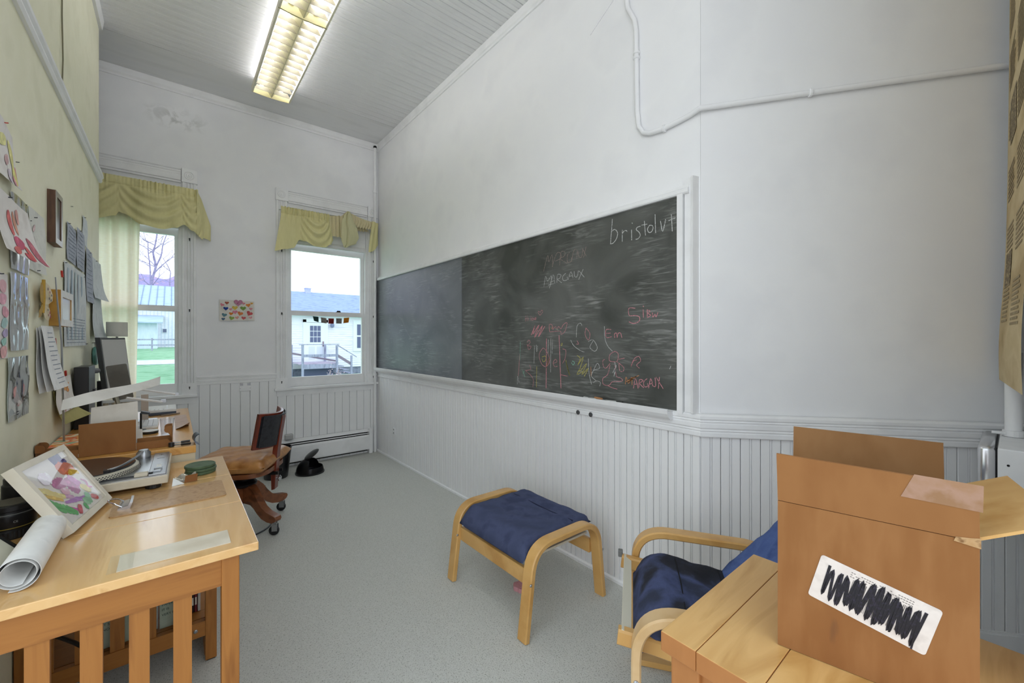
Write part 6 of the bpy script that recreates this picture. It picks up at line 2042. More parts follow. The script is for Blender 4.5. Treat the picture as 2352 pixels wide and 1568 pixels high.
def blots(p, f, items, h=0.0012):
    """flat paint marks on a pinned sheet: (u, v, ru, rv, rot, colour) as fractions/metres"""
    for i, (u, v, ru, rv, ro, c) in enumerate(items):
        q = Vector(f(u, v))
        pts = []
        for k in range(16):
            a = 2 * math.pi * k / 16
            yy = ru * math.cos(a) * (1 + 0.12 * math.sin(3 * a + i))
            zz = rv * math.sin(a) * (1 + 0.12 * math.cos(2 * a + i))
            dy = yy * math.cos(ro) - zz * math.sin(ro)
            dz = yy * math.sin(ro) + zz * math.cos(ro)
            # ride on the sheet
            uu = u + dy / SZ[0]
            vv_ = v - dz / SZ[1]
            w_ = Vector(f(min(1, max(0, uu)), min(1, max(0, vv_))))
            pts.append(w_ + Vector((h + 0.00015 * i, 0, 0)))
        bm = prism(BM(), pts, (0.0002, 0, 0))
        part('paint_mark', bm, mat('wash_' + c, c, 0.85, [c, '#%02x%02x%02x' % tuple(min(255, int(int(c[k:k + 2], 16) * 1.08 + 10)) for k in (1, 3, 5))], (50, 50, 50)), p, world=True)

def textlines(p, f, u0, u1, v0, v1, n, m, jag=0.25, h=0.0012, seed=1, wid=0.0028):
    rg = random.Random(seed)
    bm = BM()
    for j in range(n):
        v = v0 + (v1 - v0) * j / max(1, n - 1)
        ub = u1 - (u1 - u0) * jag * rg.random()
        k = 8
        for s in range(k):
            a, b = u0 + (ub - u0) * s / k, u0 + (ub - u0) * (s + 0.85) / k
            q = [Vector(f(a, v)), Vector(f(b, v))]
            prism(bm, [q[0] + Vector((h, 0, 0)), q[1] + Vector((h, 0, 0)), q[1] + Vector((h, 0, -wid)), q[0] + Vector((h, 0, -wid))], (0.0002, 0, 0))
    part('print_lines', bm, m, p, world=True, kind='stuff')

M_pp = mat('watercolour_paper', '#e6e1dc', 0.8, ['#eae6e1', '#dcd6d0'], (14, 14, 14))
M_news = mat('blue_grey_print', '#a9aebb', 0.8, ['#b3b8c4', '#9aa0ae'], (30, 30, 30))
M_cal = mat('pale_sheet', '#d4d9da', 0.8, ['#dbdfe0', '#cacfd1'], (20, 20, 20))
M_ink = mat('grey_blue_ink', '#8791a0', 0.8)
M_inkd = mat('dark_ink', '#44474d', 0.8)

o, p, f = wpaper('painted_paper', 'pale painting of yellow and pink washes, highest on the green wall', 'painting', 1.74, 1.985, 1.715, 1.897, M_pp, curl_b=0.02, pins=((0.66, 0.02),), pinc='#b5322c', cut=0.05)
SZ = (0.245, 0.182)
blots(p, f, [(0.55, 0.35, 0.04, 0.02, 0.3, '#dcd89a'), (0.82, 0.45, 0.018, 0.045, 0.1, '#dcd694'), (0.6, 0.65, 0.025, 0.012, 0.8, '#c9a7a6'), (0.85, 0.8, 0.02, 0.03, 0.0, '#ded78a'), (0.93, 0.72, 0.008, 0.02, 0.0, '#d98d98'), (0.62, 0.9, 0.016, 0.02, 0.4, '#cfc2cc'), (0.78, 0.93, 0.012, 0.018, 0.2, '#dba0a4')])
o, p, f = wpaper('painted_paper', 'painting with red and plum brush marks curling off the green wall', 'painting', 1.78, 2.06, 1.498, 1.668, M_pp, off=0.012, curl_b=0.035, curl_r=0.02, tilt=0.03, pins=((0.35, 0.03),))
SZ = (0.28, 0.17)
blots(p, f, [(0.35, 0.45, 0.018, 0.04, 0.3, '#d1716f'), (0.5, 0.40, 0.012, 0.035, 0.2, '#cf9a84'), (0.45, 0.75, 0.04, 0.018, 0.2, '#c9637b'), (0.85, 0.78, 0.05, 0.02, -0.9, '#b9707a'), (0.66, 0.86, 0.03, 0.012, -0.6, '#d36c6a'), (0.6, 0.95, 0.03, 0.01, -0.2, '#cc5c63'), (0.6, 0.25, 0.012, 0.025, 0.1, '#d9a39a'), (0.3, 0.92, 0.03, 0.012, 0.3, '#d4716e')])
def sleeve(label, y0, y1, z0, z1, inner, off, **k):
    o, p, f = wpaper('plastic_sleeve', label, 'plastic sleeve', y0, y1, z0, z1, inner, off=off, **k)
    def g(u, v):
        q = f(u, v)
        return (q[0] + 0.0025 + 0.002 * math.sin(u * 17 + v * 5) * math.sin(v * 9), q[1], q[2])
    part('clear_film', sheet(BM(), g, 18, 16, 0.0003), M_clear, o, world=True, smooth=60)
    return o, p, f
M_silver = mat('silvery_sheet', '#d0d2d6', 0.5, ['#eceef0', '#b4b6ba', '#e4e6e9'], (30, 30, 4), detail=3, lo=0.3, hi=0.7)
sleeve('clear plastic sleeve with silvery paper, upper left on the green wall', 1.955, 2.148, 1.466, 1.702, M_silver, 0.004)
o, p, f = wpaper('painted_paper', 'pale drawing with faint pink lines beside the upper plastic sleeve', 'drawing', 2.165, 2.36, 1.492, 1.71, mat('pale_drawing', '#dcdcd4', 0.75, ['#e2e2da', '#d0d0c8'], (20, 20, 20)), curl_r=0.012, pins=((0.35, 0.12), (0.55, 0.97)))
SZ = (0.195, 0.218)
blots(p, f, [(0.35, 0.3, 0.02, 0.012, 0.5, '#d9c0bf'), (0.4, 0.55, 0.012, 0.03, 0.2, '#cfcac4')])
o, p, f = wpaper('painted_paper', 'painting of pink and teal blotches cut by the left edge, mid height', 'painting', 1.74, 1.937, 1.19, 1.442, M_pp, pins=((0.6, 0.02),))
SZ = (0.197, 0.252)
blots(p, f, [(0.75, 0.15, 0.03, 0.022, 0, '#e0b4bb'), (0.72, 0.3, 0.03, 0.018, 0.2, '#dba7b6'), (0.8, 0.45, 0.028, 0.016, 0, '#d8a0ad'), (0.75, 0.58, 0.03, 0.014, 0.2, '#a9c8c6'), (0.8, 0.7, 0.03, 0.012, 0, '#b2a6c8'), (0.75, 0.8, 0.028, 0.012, 0, '#9cc7bd'), (0.75, 0.92, 0.034, 0.02, 0, '#e2b0b0')])
sleeve('large clear plastic sleeve with a wavy silvery sheet, middle of the left papers', 1.945, 2.136, 1.212, 1.455, M_silver, 0.005)
o, p, f = sleeve('clear plastic sleeve with a plum-shaped drawing, lowest on the green wall', 1.925, 2.145, 0.995, 1.192, mat('grey_green_card', '#bfc7c2', 0.6), 0.004)
SZ = (0.22, 0.197)
blots(p, f, [(0.5, 0.62, 0.06, 0.04, 0.1, '#c98f8c'), (0.5, 0.62, 0.05, 0.033, 0.1, '#cba09a'), (0.48, 0.42, 0.022, 0.05, 0.1, '#3c4152'), (0.6, 0.55, 0.012, 0.035, -0.5, '#3f4456')])
textlines(p, f, 0.2, 0.6, 0.88, 0.92, 2, M_inkd, seed=3)
# deep dark frame and gold-sided frame
def deepframe(label, y0, y1, z0, z1, d, bar, m_side, m_front, m_pic, m_in):
    o = thing('picture_frame', label, 'picture frame', (XL, (y0 + y1) / 2, z0))
    for (a, b, c, e) in ((y0, y1, z0, z0 + bar), (y0, y1, z1 - bar, z1), (y0, y0 + bar, z0 + bar, z1 - bar), (y1 - bar, y1, z0 + bar, z1 - bar)):
        q = part('frame_side', bxo(XL + 0.0005, XL + d, a, b, c, e), m_side, o, world=True)
        part('front_edge', bxo(XL + d, XL + d + 0.0012, a, b, c, e), m_front, o, world=True)
    part('picture', bxo(XL + 0.002, XL + d * 0.9, y0 + bar, y1 - bar, z0 + bar, z1 - bar), m_pic, o, world=True)
    return o
deepframe('deep dark brown frame on the green wall', 2.45, 2.58, 1.636, 1.848, 0.024, 0.022, mat('dark_brown_wood', '#5c3d26', 0.5, ['#6a482e', '#4a2f1c'], (30, 30, 4)), mat('grey_satin', '#a9a6a2', 0.3, metal=0.3), mat('dark_picture', '#3b2c28', 0.3), None)
deepframe('box frame with golden brown sides and white front on the green wall', 2.482, 2.735, 1.302, 1.450, 0.034, 0.028, mat('ochre_wood', '#a87a2c', 0.5, ['#b48634', '#9b6e24'], (12, 12, 12)), M_white, mat('bright_picture', '#e6e8ea', 0.25), None)
# butterfly cut-out
bf = thing('paper_butterfly', 'gold and speckled paper butterfly pinned between the sleeves and the frame', 'butterfly', (XL, 2.33, 1.39))
def wing(pts, th, m, name, dx):
    bm = BM()
    prism(bm, [(XL + dx + 0.03 * abs(q[0] - 2.30) * dx * 40, q[0], q[1]) for q in pts], (0.0006, 0, 0))
    return part(name, bm, m, bf, world=True)
M_bw = mat('speckled_wing', '#e0d2b2', 0.8, ['#e6dabd', '#d9c79f'], (30, 30, 30))
w1 = wing([(2.30, 1.40), (2.31, 1.445), (2.35, 1.465), (2.41, 1.455), (2.46, 1.425), (2.455, 1.40), (2.40, 1.385), (2.33, 1.38)], 0, M_bw, 'upper_wing', 0.012)
w2 = wing([(2.305, 1.385), (2.35, 1.378), (2.41, 1.37), (2.43, 1.345), (2.40, 1.318), (2.35, 1.325), (2.32, 1.35)], 0, M_bw, 'lower_wing', 0.011)
M_bs = mat('gold_paper', '#b08a34', 0.6, ['#bb953e', '#a07a28'], (20, 20, 20))
wing([(2.30, 1.40), (2.29, 1.445), (2.255, 1.455), (2.235, 1.42), (2.25, 1.385), (2.285, 1.378)], 0, M_bs, 'gold_wing', 0.016)  # plain gold paper wings on the near side
wing([(2.30, 1.382), (2.27, 1.372), (2.235, 1.35), (2.225, 1.325), (2.26, 1.33), (2.29, 1.355)], 0, M_bs, 'gold_wing', 0.015)
part('body', tube(BM(), [(XL + 0.014, 2.298, 1.345), (XL + 0.016, 2.302, 1.40), (XL + 0.014, 2.312, 1.47)], 0.005, 8), M_bs, bf, world=True)
rg = random.Random(8)
for wgt, pl_ in ((w1, [(2.36, 1.44), (2.39, 1.43), (2.42, 1.42), (2.38, 1.405), (2.41, 1.40)]), (w2, [(2.36, 1.36), (2.39, 1.35), (2.40, 1.335), (2.37, 1.34)])):
    for (y, z) in pl_:
        c = rg.choice(['#5a4c58', '#a8566a', '#3f4a5c'])
        part('spot', disc(BM(), (XL + 0.0175, y, z), rg.uniform(0.004, 0.009), 'x', 0.0006, 10), mat('spot_' + c, c, 0.8), wgt, world=True)
# print-outs towards the far end of the partition
o, p, f = wpaper('printout', 'blue-grey printed sheet right of the dark frame', 'paper', 2.82, 3.06, 1.622, 1.80, M_news, off=0.004, pins=((0.1, 0.03),))
textlines(p, f, 0.15, 0.95, 0.1, 0.9, 9, M_ink, seed=4)
o, p, f = wpaper('printout', 'blue-grey printed sheet overlapping its neighbour, second from the dark frame', 'paper', 3.055, 3.29, 1.616, 1.822, M_news, off=0.007, pins=((0.3, 0.03),))
textlines(p, f, 0.1, 0.95, 0.1, 0.9, 9, M_ink, seed=5)
o, p, f = wpaper('printout', 'short pale sheet pinned highest among the far papers', 'paper', 3.262, 3.42, 1.775, 1.93, M_cal, off=0.003, pins=((0.2, 0.04),))
o, p, f = wpaper('printout', 'grey sheet hanging in the middle of the far papers', 'paper', 3.335, 3.57, 1.46, 1.765, M_news, off=0.008, curl_b=0.01, pins=((0.5, 0.04),))
textlines(p, f, 0.1, 0.9, 0.1, 0.9, 10, M_ink, seed=6)
o, p, f = wpaper('printout', 'white sheet curling at the far end of the partition, upper one', 'paper', 3.57, 3.93, 1.50, 1.75, M_cal, off=0.006, curl_b=0.035, curl_r=0.01, pins=((0.4, 0.03),))
o, p, f = wpaper('printout', 'white sheet curling at the far end of the partition, lower one', 'paper', 3.55, 3.92, 1.255, 1.515, M_cal, off=0.010, curl_b=0.028, curl_r=0.006)
o, p, f = wpaper('schedule', 'large pale schedule sheet with printed columns on the green wall', 'paper', 2.755, 3.30, 1.212, 1.606, M_cal, off=0.004, curl_r=0.01, pins=((0.02, 0.02), (0.97, 0.98), (0.95, 0.04)))
for k, c in enumerate(('#b9c6cf', '#aebfcb', '#b7c7c9', '#c0cad2', '#a9bac6')):
    SZ = (0.545, 0.394)
    u0 = 0.10 + 0.17 * k
    bm = BM()
    q = [Vector(f(u0, 0.06)), Vector(f(u0 + 0.07, 0.06)), Vector(f(u0 + 0.07, 0.92)), Vector(f(u0, 0.92))]
    prism(bm, [w + Vector((0.0012, 0, 0)) for w in q], (0.0002, 0, 0))
    part('column_band', bm, mat('band_' + c, c, 0.8), p, world=True)
textlines(p, f, 0.08, 0.96, 0.65, 0.95, 9, M_ink, 0.1, 0.0015, 7)
# stack of stapled sheets standing off the wall, and a telescopic rod in front
o, p, f = wpaper('paper_stack', 'stapled stack of white sheets hanging off the green wall behind a metal rod', 'papers', 2.255, 2.45, 1.048, 1.289, M_white, off=0.004, curl_b=0.02)
for k in (1, 2):
    def g(u, v, k=k):
        q = f(u, v)
        return (q[0] + 0.006 * k + 0.012 * k * v, q[1] + 0.006 * k * v, q[2] + 0.004 * k)
    q_ = part('sheet', sheet(BM(), g, 8, 8, 0.0006), M_white, o, world=True, smooth=60)
textlines(q_, g, 0.35, 0.95, 0.1, 0.9, 12, M_ink, 0.4, 0.0012, 9)
rd = tag(part('telescopic_rod', tube(BM(), [(XL + 0.03, 2.405, 1.492), (XL + 0.034, 2.41, 1.40), (XL + 0.04, 2.45, 1.24), (XL + 0.036, 2.53, 0.80)], 0.003, 8, radii=[0.002, 0.0025, 0.003, 0.0036]), M_steel, smooth=True), 'thin silver telescopic rod leaning on the green wall', 'rod')
# small strip, red clips, flower drawing, olive sheet
o, p, f = wpaper('photo_strip', 'small black and white photo strip on the green wall', 'photo', 2.60, 2.675, 1.106, 1.183, M_white, pins=())
SZ = (0.075, 0.077)
blots(p, f, [(0.5, 0.25, 0.022, 0.012, 0, '#2b2c2f'), (0.5, 0.68, 0.02, 0.016, 0, '#3a3b40')])
for (y, z, lab_) in ((2.72, 1.54, 'red clothes-peg clip at the top left of the schedule sheet'), (2.575, 1.235, 'small red paper tag above the photo strip'), (2.80, 1.085, 'small red tab above the flower drawing')):
    tag(part('red_clip', prism(BM(), [(XL + 0.0005, y - 0.012, z + 0.014), (XL + 0.0005, y + 0.004, z + 0.016), (XL + 0.0005, y + 0.014, z - 0.014), (XL + 0.0005, y + 0.002, z - 0.012)], (0.006, 0, 0)), mat('red_plastic', '#c2382e', 0.5)), lab_, 'clip', 'small red clips on the green wall')
def fol(u, v):
    return (XL + 0.006 + 0.075 * v * v * (0.3 + 0.7 * u), 2.53 + 0.30 * u + 0.06 * v, 1.03 - 0.15 * v - 0.04 * u * (1 - v))
tag(part('olive_sheet', sheet(BM(), fol, 14, 14, 0.0006), mat('olive_paper', '#aaa163', 0.75, ['#b2a96b', '#9d9457'], (8, 8, 8)), smooth=60), 'olive green paper curling off the wall under the flower drawing', 'paper')
o, p, f = wpaper('flower_drawing', 'child drawing of orange flowers pinned above the curling olive paper', 'drawing', 2.54, 2.87, 0.93, 1.078, M_pp, off=0.010, curl_b=0.03, pins=((0.05, 0.03),))
SZ = (0.39, 0.148)
blots(p, f, [(0.62, 0.2, 0.03, 0.012, 0, '#e6bd62'), (0.72, 0.28, 0.03, 0.012, 0.2, '#e3a05c'), (0.55, 0.35, 0.028, 0.011, 0, '#e0aa70'), (0.68, 0.42, 0.026, 0.01, 0, '#dd9a5e'), (0.35, 0.85, 0.05, 0.004, 0.4, '#b9766c'), (0.42, 0.9, 0.04, 0.004, -0.5, '#b9766c')])
# teal round on a nail
tr = thing('teal_disc', 'small teal enamel disc hanging from a nail by the monitor', 'ornament', (XL, 3.66, 1.14))
part('disc', lathe(BM(), [(0.05, 0), (0.058, 0.004), (0.058, 0.016), (0.05, 0.022), (0.03, 0.022)], (XL + 0.002, 3.66, 1.14), 28, Matrix.Rotation(R(90), 4, 'Y')), mat('teal_enamel', '#5f9a8f', 0.35, ['#68a398', '#548c82'], (20, 20, 20), coat=0.3), tr, world=True, smooth=40)
part('nail', tube(BM(), [(XL, 3.63, 1.222), (XL + 0.03, 3.64, 1.226)], 0.002, 6), M_blackmetal, tr, world=True)
part('loop', tube(BM(), [(XL + 0.012, 3.64, 1.224), (XL + 0.012, 3.66, 1.196)], 0.0015, 6), M_blackmetal, tr, world=True)
# picture-rail cord
tag(part('hanging_cord', tube(BM(), [(XL + 0.006, 2.70, 2.372), (XL + 0.008, 2.705, 2.5), (XL + 0.004, 2.712, 2.7), (XL + 0.005, 2.716, 3.0), (XL + 0.004, 2.72, 3.345)], 0.003, 6), mat('dark_cord', '#77735c', 0.9), smooth=True), 'thin twisted cord running up the green wall above the picture rail', 'cord')
# stray nails
for i, (y, z, lab_) in enumerate([(2.03, 1.815, 'tiny nail beside the highest painting'), (2.12, 1.70, 'tiny nail above the upper plastic sleeve'), (2.18, 1.66, 'tiny nail right of the upper plastic sleeve'), (2.95, 1.90, 'tiny nail above the blue-grey print-outs')]):
    tag(part('nail', tube(BM(), [(XL, y, z), (XL + 0.008, y, z + 0.001)], 0.0012, 6), M_blackmetal), lab_, 'nail', 'stray nails in the green wall')
# ================================================================ OUTSIDE
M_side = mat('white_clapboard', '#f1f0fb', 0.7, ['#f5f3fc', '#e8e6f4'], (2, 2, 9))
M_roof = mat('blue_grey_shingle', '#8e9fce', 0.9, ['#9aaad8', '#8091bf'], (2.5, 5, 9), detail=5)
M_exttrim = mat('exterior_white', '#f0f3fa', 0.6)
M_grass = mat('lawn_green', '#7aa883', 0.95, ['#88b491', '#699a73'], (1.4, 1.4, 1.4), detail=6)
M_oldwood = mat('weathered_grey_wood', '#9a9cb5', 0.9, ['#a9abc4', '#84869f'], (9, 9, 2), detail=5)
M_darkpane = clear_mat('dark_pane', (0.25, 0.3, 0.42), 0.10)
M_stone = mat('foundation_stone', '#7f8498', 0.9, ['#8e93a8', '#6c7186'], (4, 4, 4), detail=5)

def lawn_z(x, y):
    if y < 18:
        return -0.62
    k = min(1, max(0, (4.0 - x) / 3.0))
    return -0.62 + k * 0.95 * (min(1, max(0, (y - 18) / 40.0)))
bm = BM()
nx, ny_ = 24, 40
G = [[None] * (ny_ + 1) for _ in range(nx + 1)]
for i in range(nx + 1):
    for j in range(ny_ + 1):
        x = -70 + 140 * (i / nx)
        x = math.copysign(abs(x / 70) ** 2 * 70, x)
        y = 4.75 + 235 * (j / ny_) ** 1.8
        G[i][j] = bm.verts.new((x, y, lawn_z(x, y)))
for i in range(nx):
    for j in range(ny_):
        bm.faces.new([G[i][j], G[i + 1][j], G[i + 1][j + 1], G[i][j + 1]])
lawn = struct('lawn', bm, M_grass)
bm = BM()
prism(bm, [(-14, 32.0, lawn_z(-5, 32) + 0.005), (1.2, 32.0, lawn_z(-5, 32) + 0.005), (1.2, 36.0, lawn_z(-5, 36) + 0.005), (-14, 36.0, lawn_z(-5, 36) + 0.005)], (0, 0, 0.02))
struct('path', bm, mat('gravel_path', '#c9cbe0', 0.95, ['#d3d5e8', '#babdd4'], (3, 3, 3)))

# ---- white house across the yard
hs = thing('white_house', 'white clapboard house with blue-grey roof across the yard, seen through the right window', 'house', (8, 22.4, -0.6))
bm = BM()
zz = -0.25
step = 0.115
pr = [(22.6, -0.25)]
while zz < 2.4:
    pr += [(22.4 - 0.016, zz), (22.4, zz + step)]
    zz += step
pr += [(22.6, zz)]
prism(bm, [(2.0, p[0], p[1]) for p in pr], (13.0, 0, 0))
part('siding', bm, M_side, hs, world=True)
part('foundation', bxo(2.05, 14.95, 22.42, 22.8, -0.7, -0.25), M_stone, hs, world=True)
part('eave_board', bxo(1.8, 15.2, 21.98, 22.4, 2.36, 2.42), M_exttrim, hs, world=True)
bm = BM()
prism(bm, [(1.7, 21.9, 2.42), (1.7, 21.9, 2.50), (1.7, 26.5, 3.99), (1.7, 31.1, 2.50), (1.7, 31.1, 2.42), (1.7, 26.5, 3.90)], (13.6, 0, 0))
part('roof', bm, M_roof, hs, world=True)
part('house_body', prism(BM(), [(2.0, 22.6, -0.7), (2.0, 22.6, 2.45), (2.0, 26.5, 3.88), (2.0, 30.6, 2.45), (2.0, 30.6, -0.7)], (13.0, 0, 0)), M_side, hs, world=True)
bm = BM()
box(bm, 5.96, 6.24, 26.2, 26.5, 3.7, 4.16)
box(bm, 5.93, 6.27, 26.17, 26.53, 4.16, 4.2)
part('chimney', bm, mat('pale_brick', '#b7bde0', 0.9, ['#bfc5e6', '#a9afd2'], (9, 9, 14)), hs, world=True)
dr = part('door', bxo(5.11, 5.99, 22.33, 22.38, 0.08, 2.04), M_exttrim, hs, world=True)
for (a, b, c, d) in ((4.97, 5.11, 0.08, 2.2), (5.99, 6.13, 0.08, 2.2), (4.97, 6.13, 2.06, 2.26)):
    part('door_casing', bxo(a, b, 22.32, 22.4, c, d), M_exttrim, hs, world=True)
for i in range(3):
    for j in range(3):
        x = 5.28 + i * 0.174
        z = 1.06 + j * 0.285
        part('pane', bxo(x, x + 0.15, 22.322, 22.329, z, z + 0.255), mat('dark_window', '#5a6488', 0.2), dr, world=True)
for x in (5.22, 5.60):
    part('lower_panel', bxo(x, x + 0.28, 22.32, 22.329, 0.2, 0.85), mat('panel_dull_white', '#dfe5f2', 0.6), dr, world=True)  # panels in a slightly duller white than the door
part('handle', bxo(5.86, 5.93, 22.30, 22.329, 0.85, 1.1), mat('brass_plate', '#9a8896', 0.4, metal=0.5), dr, world=True)
wd = part('window_frame', bxo(7.41, 8.45, 22.32, 22.4, 0.57, 2.23), M_exttrim, hs, world=True)
for (c, d) in ((0.74, 1.34), (1.42, 2.0)):
    part('pane', bxo(7.60, 8.28, 22.312, 22.319, c, d), mat('dark_window', '#5a6488', 0.2), wd, world=True)
bm = lathe(BM(), [(0.03, 1.80), (0.09, 1.84), (0.10, 1.95), (0.06, 2.02)], (6.32, 22.26, 0), 14)
box(bm, 6.30, 6.34, 22.26, 22.4, 1.98, 2.02)
part('porch_lamp', bm, mat('lamp_grey', '#7d86a6', 0.5), hs, world=True)

# ---- wooden porch with steps
dc = thing('porch_deck', 'weathered wooden porch with railing and steps in front of the white house', 'porch', (5.3, 21.5, -0.6))
for i in range(11):
    part('deck_board', bxo(4.45, 6.15, 20.62 + i * 0.152, 20.62 + i * 0.152 + 0.142, 0.05, 0.085), mat('pinkish_deck', '#b7a9bf', 0.9, ['#c2b5ca', '#a698b0'], (3, 12, 12)), dc, world=True)
part('deck_skirt', bxo(4.60, 6.05, 20.60, 20.64, -0.16, 0.05), M_oldwood, dc, world=True)
part('skirt_shadow_board', bxo(4.66, 6.0, 21.0, 21.02, -0.6, -0.16), mat('under_deck_shade', '#5f6684', 0.9), dc, world=True)  # dark sheet painted as the shade under the deck
for (x, y, z1) in ((4.56, 20.6, 0.95), (6.06, 20.6, 0.93), (4.40, 22.1, 0.95), (5.95, 22.2, 0.93)):
    part('post', bxo(x - 0.045, x + 0.045, y - 0.045, y + 0.045, -0.65, z1), M_oldwood, dc, world=True)
for (z0, z1) in ((0.39, 0.51),):
    part('rail', bxo(4.56, 6.10, 20.57, 20.61, z0, z1), M_oldwood, dc, world=True)
part('top_rail', bxo(4.42, 6.16, 20.54, 20.66, 0.95, 0.985), M_oldwood, dc, world=True)
bm = prism(BM(), [(3.9, 21.0, 0.58), (6.2, 21.0, 0.10), (6.2, 21.0, 0.18), (3.9, 21.0, 0.67)], (0, 0.05, 0))
part('ramp_rail', bm, mat('brown_rail', '#8d7f90', 0.9), dc, world=True)
bm = prism(BM(), [(6.10, 20.6, 0.90), (7.0, 20.6, 0.32), (7.0, 20.6, 0.36), (6.10, 20.6, 0.95)], (0, 0.05, 0))
part('stair_handrail', bm, M_oldwood, dc, world=True)
bm = prism(BM(), [(6.10, 20.6, 0.36), (6.78, 20.6, -0.10), (6.78, 20.6, 0.05), (6.10, 20.6, 0.50)], (0, 0.05, 0))
part('stair_rail', bm, mat('brown_rail', '#8d7f90', 0.9), dc, world=True)
part('post', bxo(6.70, 6.78, 20.56, 20.64, -0.65, 0.42), M_oldwood, dc, world=True)
for i in range(3):
    part('stair_tread', bxo(6.15 + i * 0.24, 6.42 + i * 0.24, 20.7, 22.0, -0.12 - i * 0.18, -0.08 - i * 0.18), M_oldwood, dc, world=True)
# low plants beside the porch
rg = random.Random(12)
for k, (x, y, lab_) in enumerate([(5.62, 20.2, 'small dry bush with pinkish leaves before the porch, the left one'), (6.02, 20.2, 'small dry bush with pinkish leaves at the porch post, the right one')]):
    b_ = thing('dry_bush', lab_, 'bush', (x, y, -0.62), 0, 'dry bushes by the porch')
    bm = BM()
    for i in range(60):
        c = Vector((rg.gauss(0, 0.07), rg.gauss(0, 0.06), abs(rg.gauss(0.15, 0.14)) + 0.03))
        n = Vector((rg.uniform(-1, 1), rg.uniform(-1, 1), rg.uniform(-1, 1))).normalized()
        a = n.orthogonal().normalized() * 0.045
        b = n.cross(a)
        prism(bm, [c - a, c - b * 0.5, c + a, c + b * 0.5], n * 0.003)
    part('leaves', bm, mat('pinkish_leaf', '#c3a9b4', 0.9, ['#d2bcc4', '#8b7f98'], (8, 8, 8)), b_, kind='stuff')
    bm = BM()
    for i in range(6):
        tube(bm, [(0, 0, 0), (rg.gauss(0, 0.1), rg.gauss(0, 0.08), 0.25)], 0.006, 5)
    part('stems', bm, M_oldwood, b_, kind='stuff')

# ---- barn across the lawn
bz = 0.28
bn_ = thing('white_barn', 'long white barn with a grey metal roof beyond the lawn, seen through the left window', 'barn', (-3, 58, bz))
bm = BM()
prism(bm, [(-16, 58.0, bz), (-16, 58.0, 4.75), (-16, 65.0, 7.2), (-16, 72.0, 4.75), (-16, 72.0, bz)], (20, 0, 0))
part('wall', bm, M_side, bn_, world=True)
bm = BM()
for i in range(66):
    x = -16 + i * 0.3
    box(bm, x, x + 0.04, 57.97, 58.0, bz, 4.7)
part('battens', bm, mat('batten_grey', '#d3dcee', 0.8), bn_, world=True, kind='stuff')
bm = BM()
prism(bm, [(-16.5, 57.4, 4.62), (-16.5, 57.4, 4.74), (-16.5, 65.0, 7.55), (-16.5, 72.6, 4.74), (-16.5, 72.6, 4.62), (-16.5, 65.0, 7.40)], (21, 0, 0))
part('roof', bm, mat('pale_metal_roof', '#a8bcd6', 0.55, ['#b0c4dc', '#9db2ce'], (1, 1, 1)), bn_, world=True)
for i in range(34):
    x = -16.3 + i * 0.62
    bm = prism(BM(), [(x, 57.4, 4.745), (x + 0.05, 57.4, 4.745), (x + 0.05, 65.0, 7.56), (x, 65.0, 7.56)], (0, -0.01, 0.06))
    part('roof_seam', bm, mat('seam_metal', '#6f86a8', 0.5), bn_, world=True)
part('barn_window', bxo(-0.92, -0.5, 57.9, 57.98, 1.85, 2.32), M_exttrim, bn_, world=True)
part('barn_pane', bxo(-0.86, -0.56, 57.87, 57.9, 1.90, 2.27), mat('dark_window', '#5a6488', 0.2), bn_, world=True)
sd = thing('shed', 'small white lean-to shed with a sloping metal roof before the barn', 'shed', (-2.8, 55, bz))
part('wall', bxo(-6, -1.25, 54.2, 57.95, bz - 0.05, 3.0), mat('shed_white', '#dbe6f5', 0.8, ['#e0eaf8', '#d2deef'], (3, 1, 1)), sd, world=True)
part('roof', prism(BM(), [(-6.3, 53.4, 2.75), (-6.3, 53.4, 2.85), (-6.3, 57.95, 3.7), (-6.3, 57.95, 3.6)], (5.5, 0, 0)), mat('pale_metal_roof', '#a8bcd6', 0.55), sd, world=True)
fn = thing('rail_fence', 'wooden rail fence crossing the lawn in front of the barn', 'fence', (-2, 50, 0.1))
zf = lawn_z(-3, 50)
for i in range(9):
    x = -12 + i * 1.75
    part('post', bxo(x - 0.06, x + 0.06, 49.95, 50.07, zf - 0.02, zf + 1.15), M_oldwood, fn, world=True)
for z in (0.45, 0.95):
    part('rail', bxo(-12, 2.0, 49.9, 49.95, zf + z, zf + z + 0.11), M_oldwood, fn, world=True)

# ---- hill and bare trees
bm = BM()
rg = random.Random(5)
nx = 60
rows = []
for j in range(9):
    row = []
    for i in range(nx + 1):
        x = -90 + 220 * i / nx
        t = j / 8
        top = 22.5 - 0.10 * (x + 5) + 2.0 * math.sin(x * 0.09) + 0.9 * math.sin(x * 0.6) + rg.uniform(-0.6, 0.6)
        row.append(bm.verts.new((x, 135 + 45 * t + rg.uniform(-1, 1), -1 + (top + 1) * math.sin(t * math.pi / 2) + rg.uniform(-0.5, 0.5))))
    rows.append(row)
for j in range(8):
    for i in range(nx):
        bm.faces.new([rows[j][i], rows[j][i + 1], rows[j + 1][i + 1], rows[j + 1][i]])
struct('hill', bm, mat('hazy_hillside', '#8f86b2', 0.95, ['#a08fc0', '#8a86b6', '#c09ab0', '#6f86a0'], (0.5, 0.5, 0.8), detail=7, lo=0.3, hi=0.75))  # wooded slope, purple of the distance haze mixed into its colours

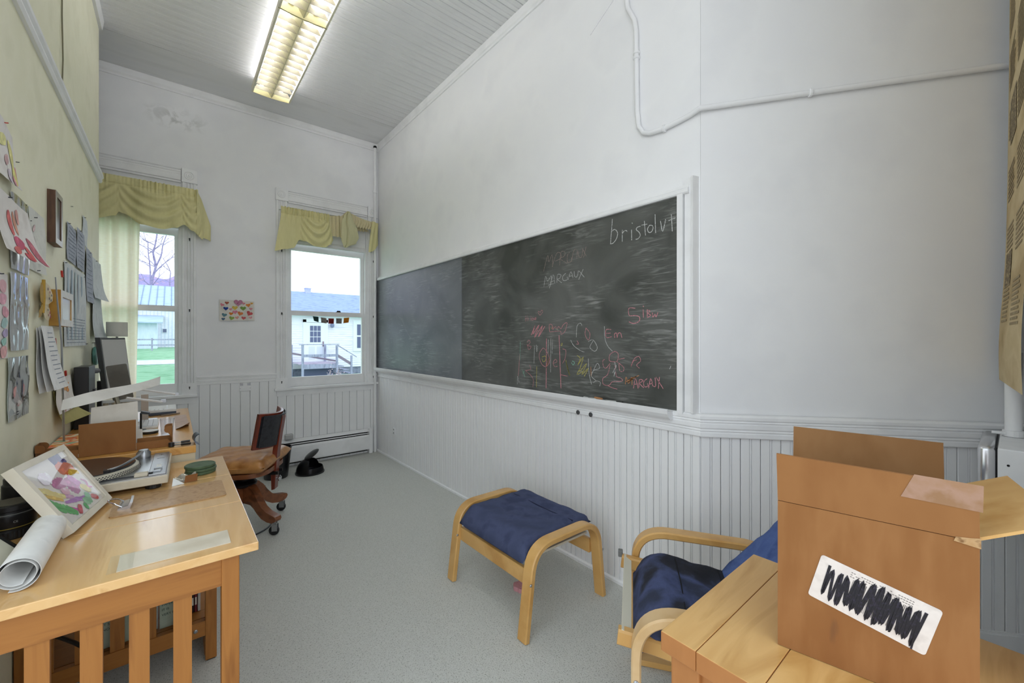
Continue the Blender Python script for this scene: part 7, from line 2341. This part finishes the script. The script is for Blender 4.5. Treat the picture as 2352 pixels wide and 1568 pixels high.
def bare_tree(label, base, main, seed, r0=0.24):
    rg = random.Random(seed)
    t = thing('bare_tree', label, 'tree', base, 0, 'bare trees behind the barn')
    bm = BM()
    B = Vector(base)
    def grow(p, d, L, r, depth):
        q = p + d * L
        mid = (p + q) / 2 + Vector((rg.gauss(0, 0.05), rg.gauss(0, 0.05), 0)) * L
        tube(bm, [p - B, mid - B, q - B], r, 5, radii=[r, r * 0.85, r * 0.68])
        if depth == 0:
            return
        for k in range(2 if depth > 1 else 3):
            a = rg.uniform(0.3, 0.75)
            ax = Vector((rg.uniform(-1, 1), rg.uniform(-0.5, 0.5), rg.uniform(-0.3, 0.3)))
            nd = (d + ax.normalized() * a + Vector((0, 0, 0.18))).normalized()
            grow(q if k < 2 else mid, nd, L * rg.uniform(0.6, 0.8), r * 0.62, depth - 1)
    for pts, r1 in main:
        pts = [Vector(p) for p in pts]
        n = len(pts)
        tube(bm, [Vector(p) - B for p in smooth_pts([tuple(p) for p in pts], 3)], r1, 6, radii=[r1 * (1 - 0.6 * i / (3 * (n - 1))) for i in range(3 * (n - 1) + 1)])
        for i in range(1, n):
            for k in range(2):
                d = Vector((rg.choice([-1, 1]) * rg.uniform(0.4, 1), rg.uniform(-0.4, 0.4), rg.uniform(0.4, 1.0))).normalized()
                grow(pts[i], d, rg.uniform(0.9, 1.7), r1 * 0.3, 3)
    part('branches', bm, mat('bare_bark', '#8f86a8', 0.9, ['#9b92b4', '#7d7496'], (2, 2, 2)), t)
    return t
y = 76.0
k = y / 70.0
def tp(x, z):
    return (x * k, y, 1.25 + (z - 1.25) * k)
bare_tree('forked bare tree behind the barn roof, the near tall one', (-2.18 * k, y, 0.3),
          [([tp(-2.18, 0.4), tp(-2.18, 7.8), tp(-1.75, 10.4), tp(-2.0, 12.2), tp(-1.8, 13.2), tp(-1.55, 15.2)], 0.20),
           ([tp(-1.75, 10.4), tp(-1.2, 12.0), tp(-1.05, 13.3), tp(-0.6, 15.0)], 0.12),
           ([tp(-2.1, 9.2), tp(-1.5, 10.2), tp(-0.8, 11.1), tp(-0.2, 11.8)], 0.10)], 3)
bare_tree('thinner bare tree left of the forked tree', (-2.5 * k, y + 1, 0.3),
          [([tp(-2.3, 0.4), tp(-2.25, 8.0), tp(-2.3, 10.4), tp(-2.45, 12.0), tp(-2.5, 13.4)], 0.13)], 8)
bare_tree('small bare tree right of the forked tree', (-0.3 * k, y + 2, 0.3),
          [([tp(-0.3, 0.4), tp(-0.35, 8.5), tp(-0.3, 10.0), tp(-1.0, 11.6)], 0.10)], 11)
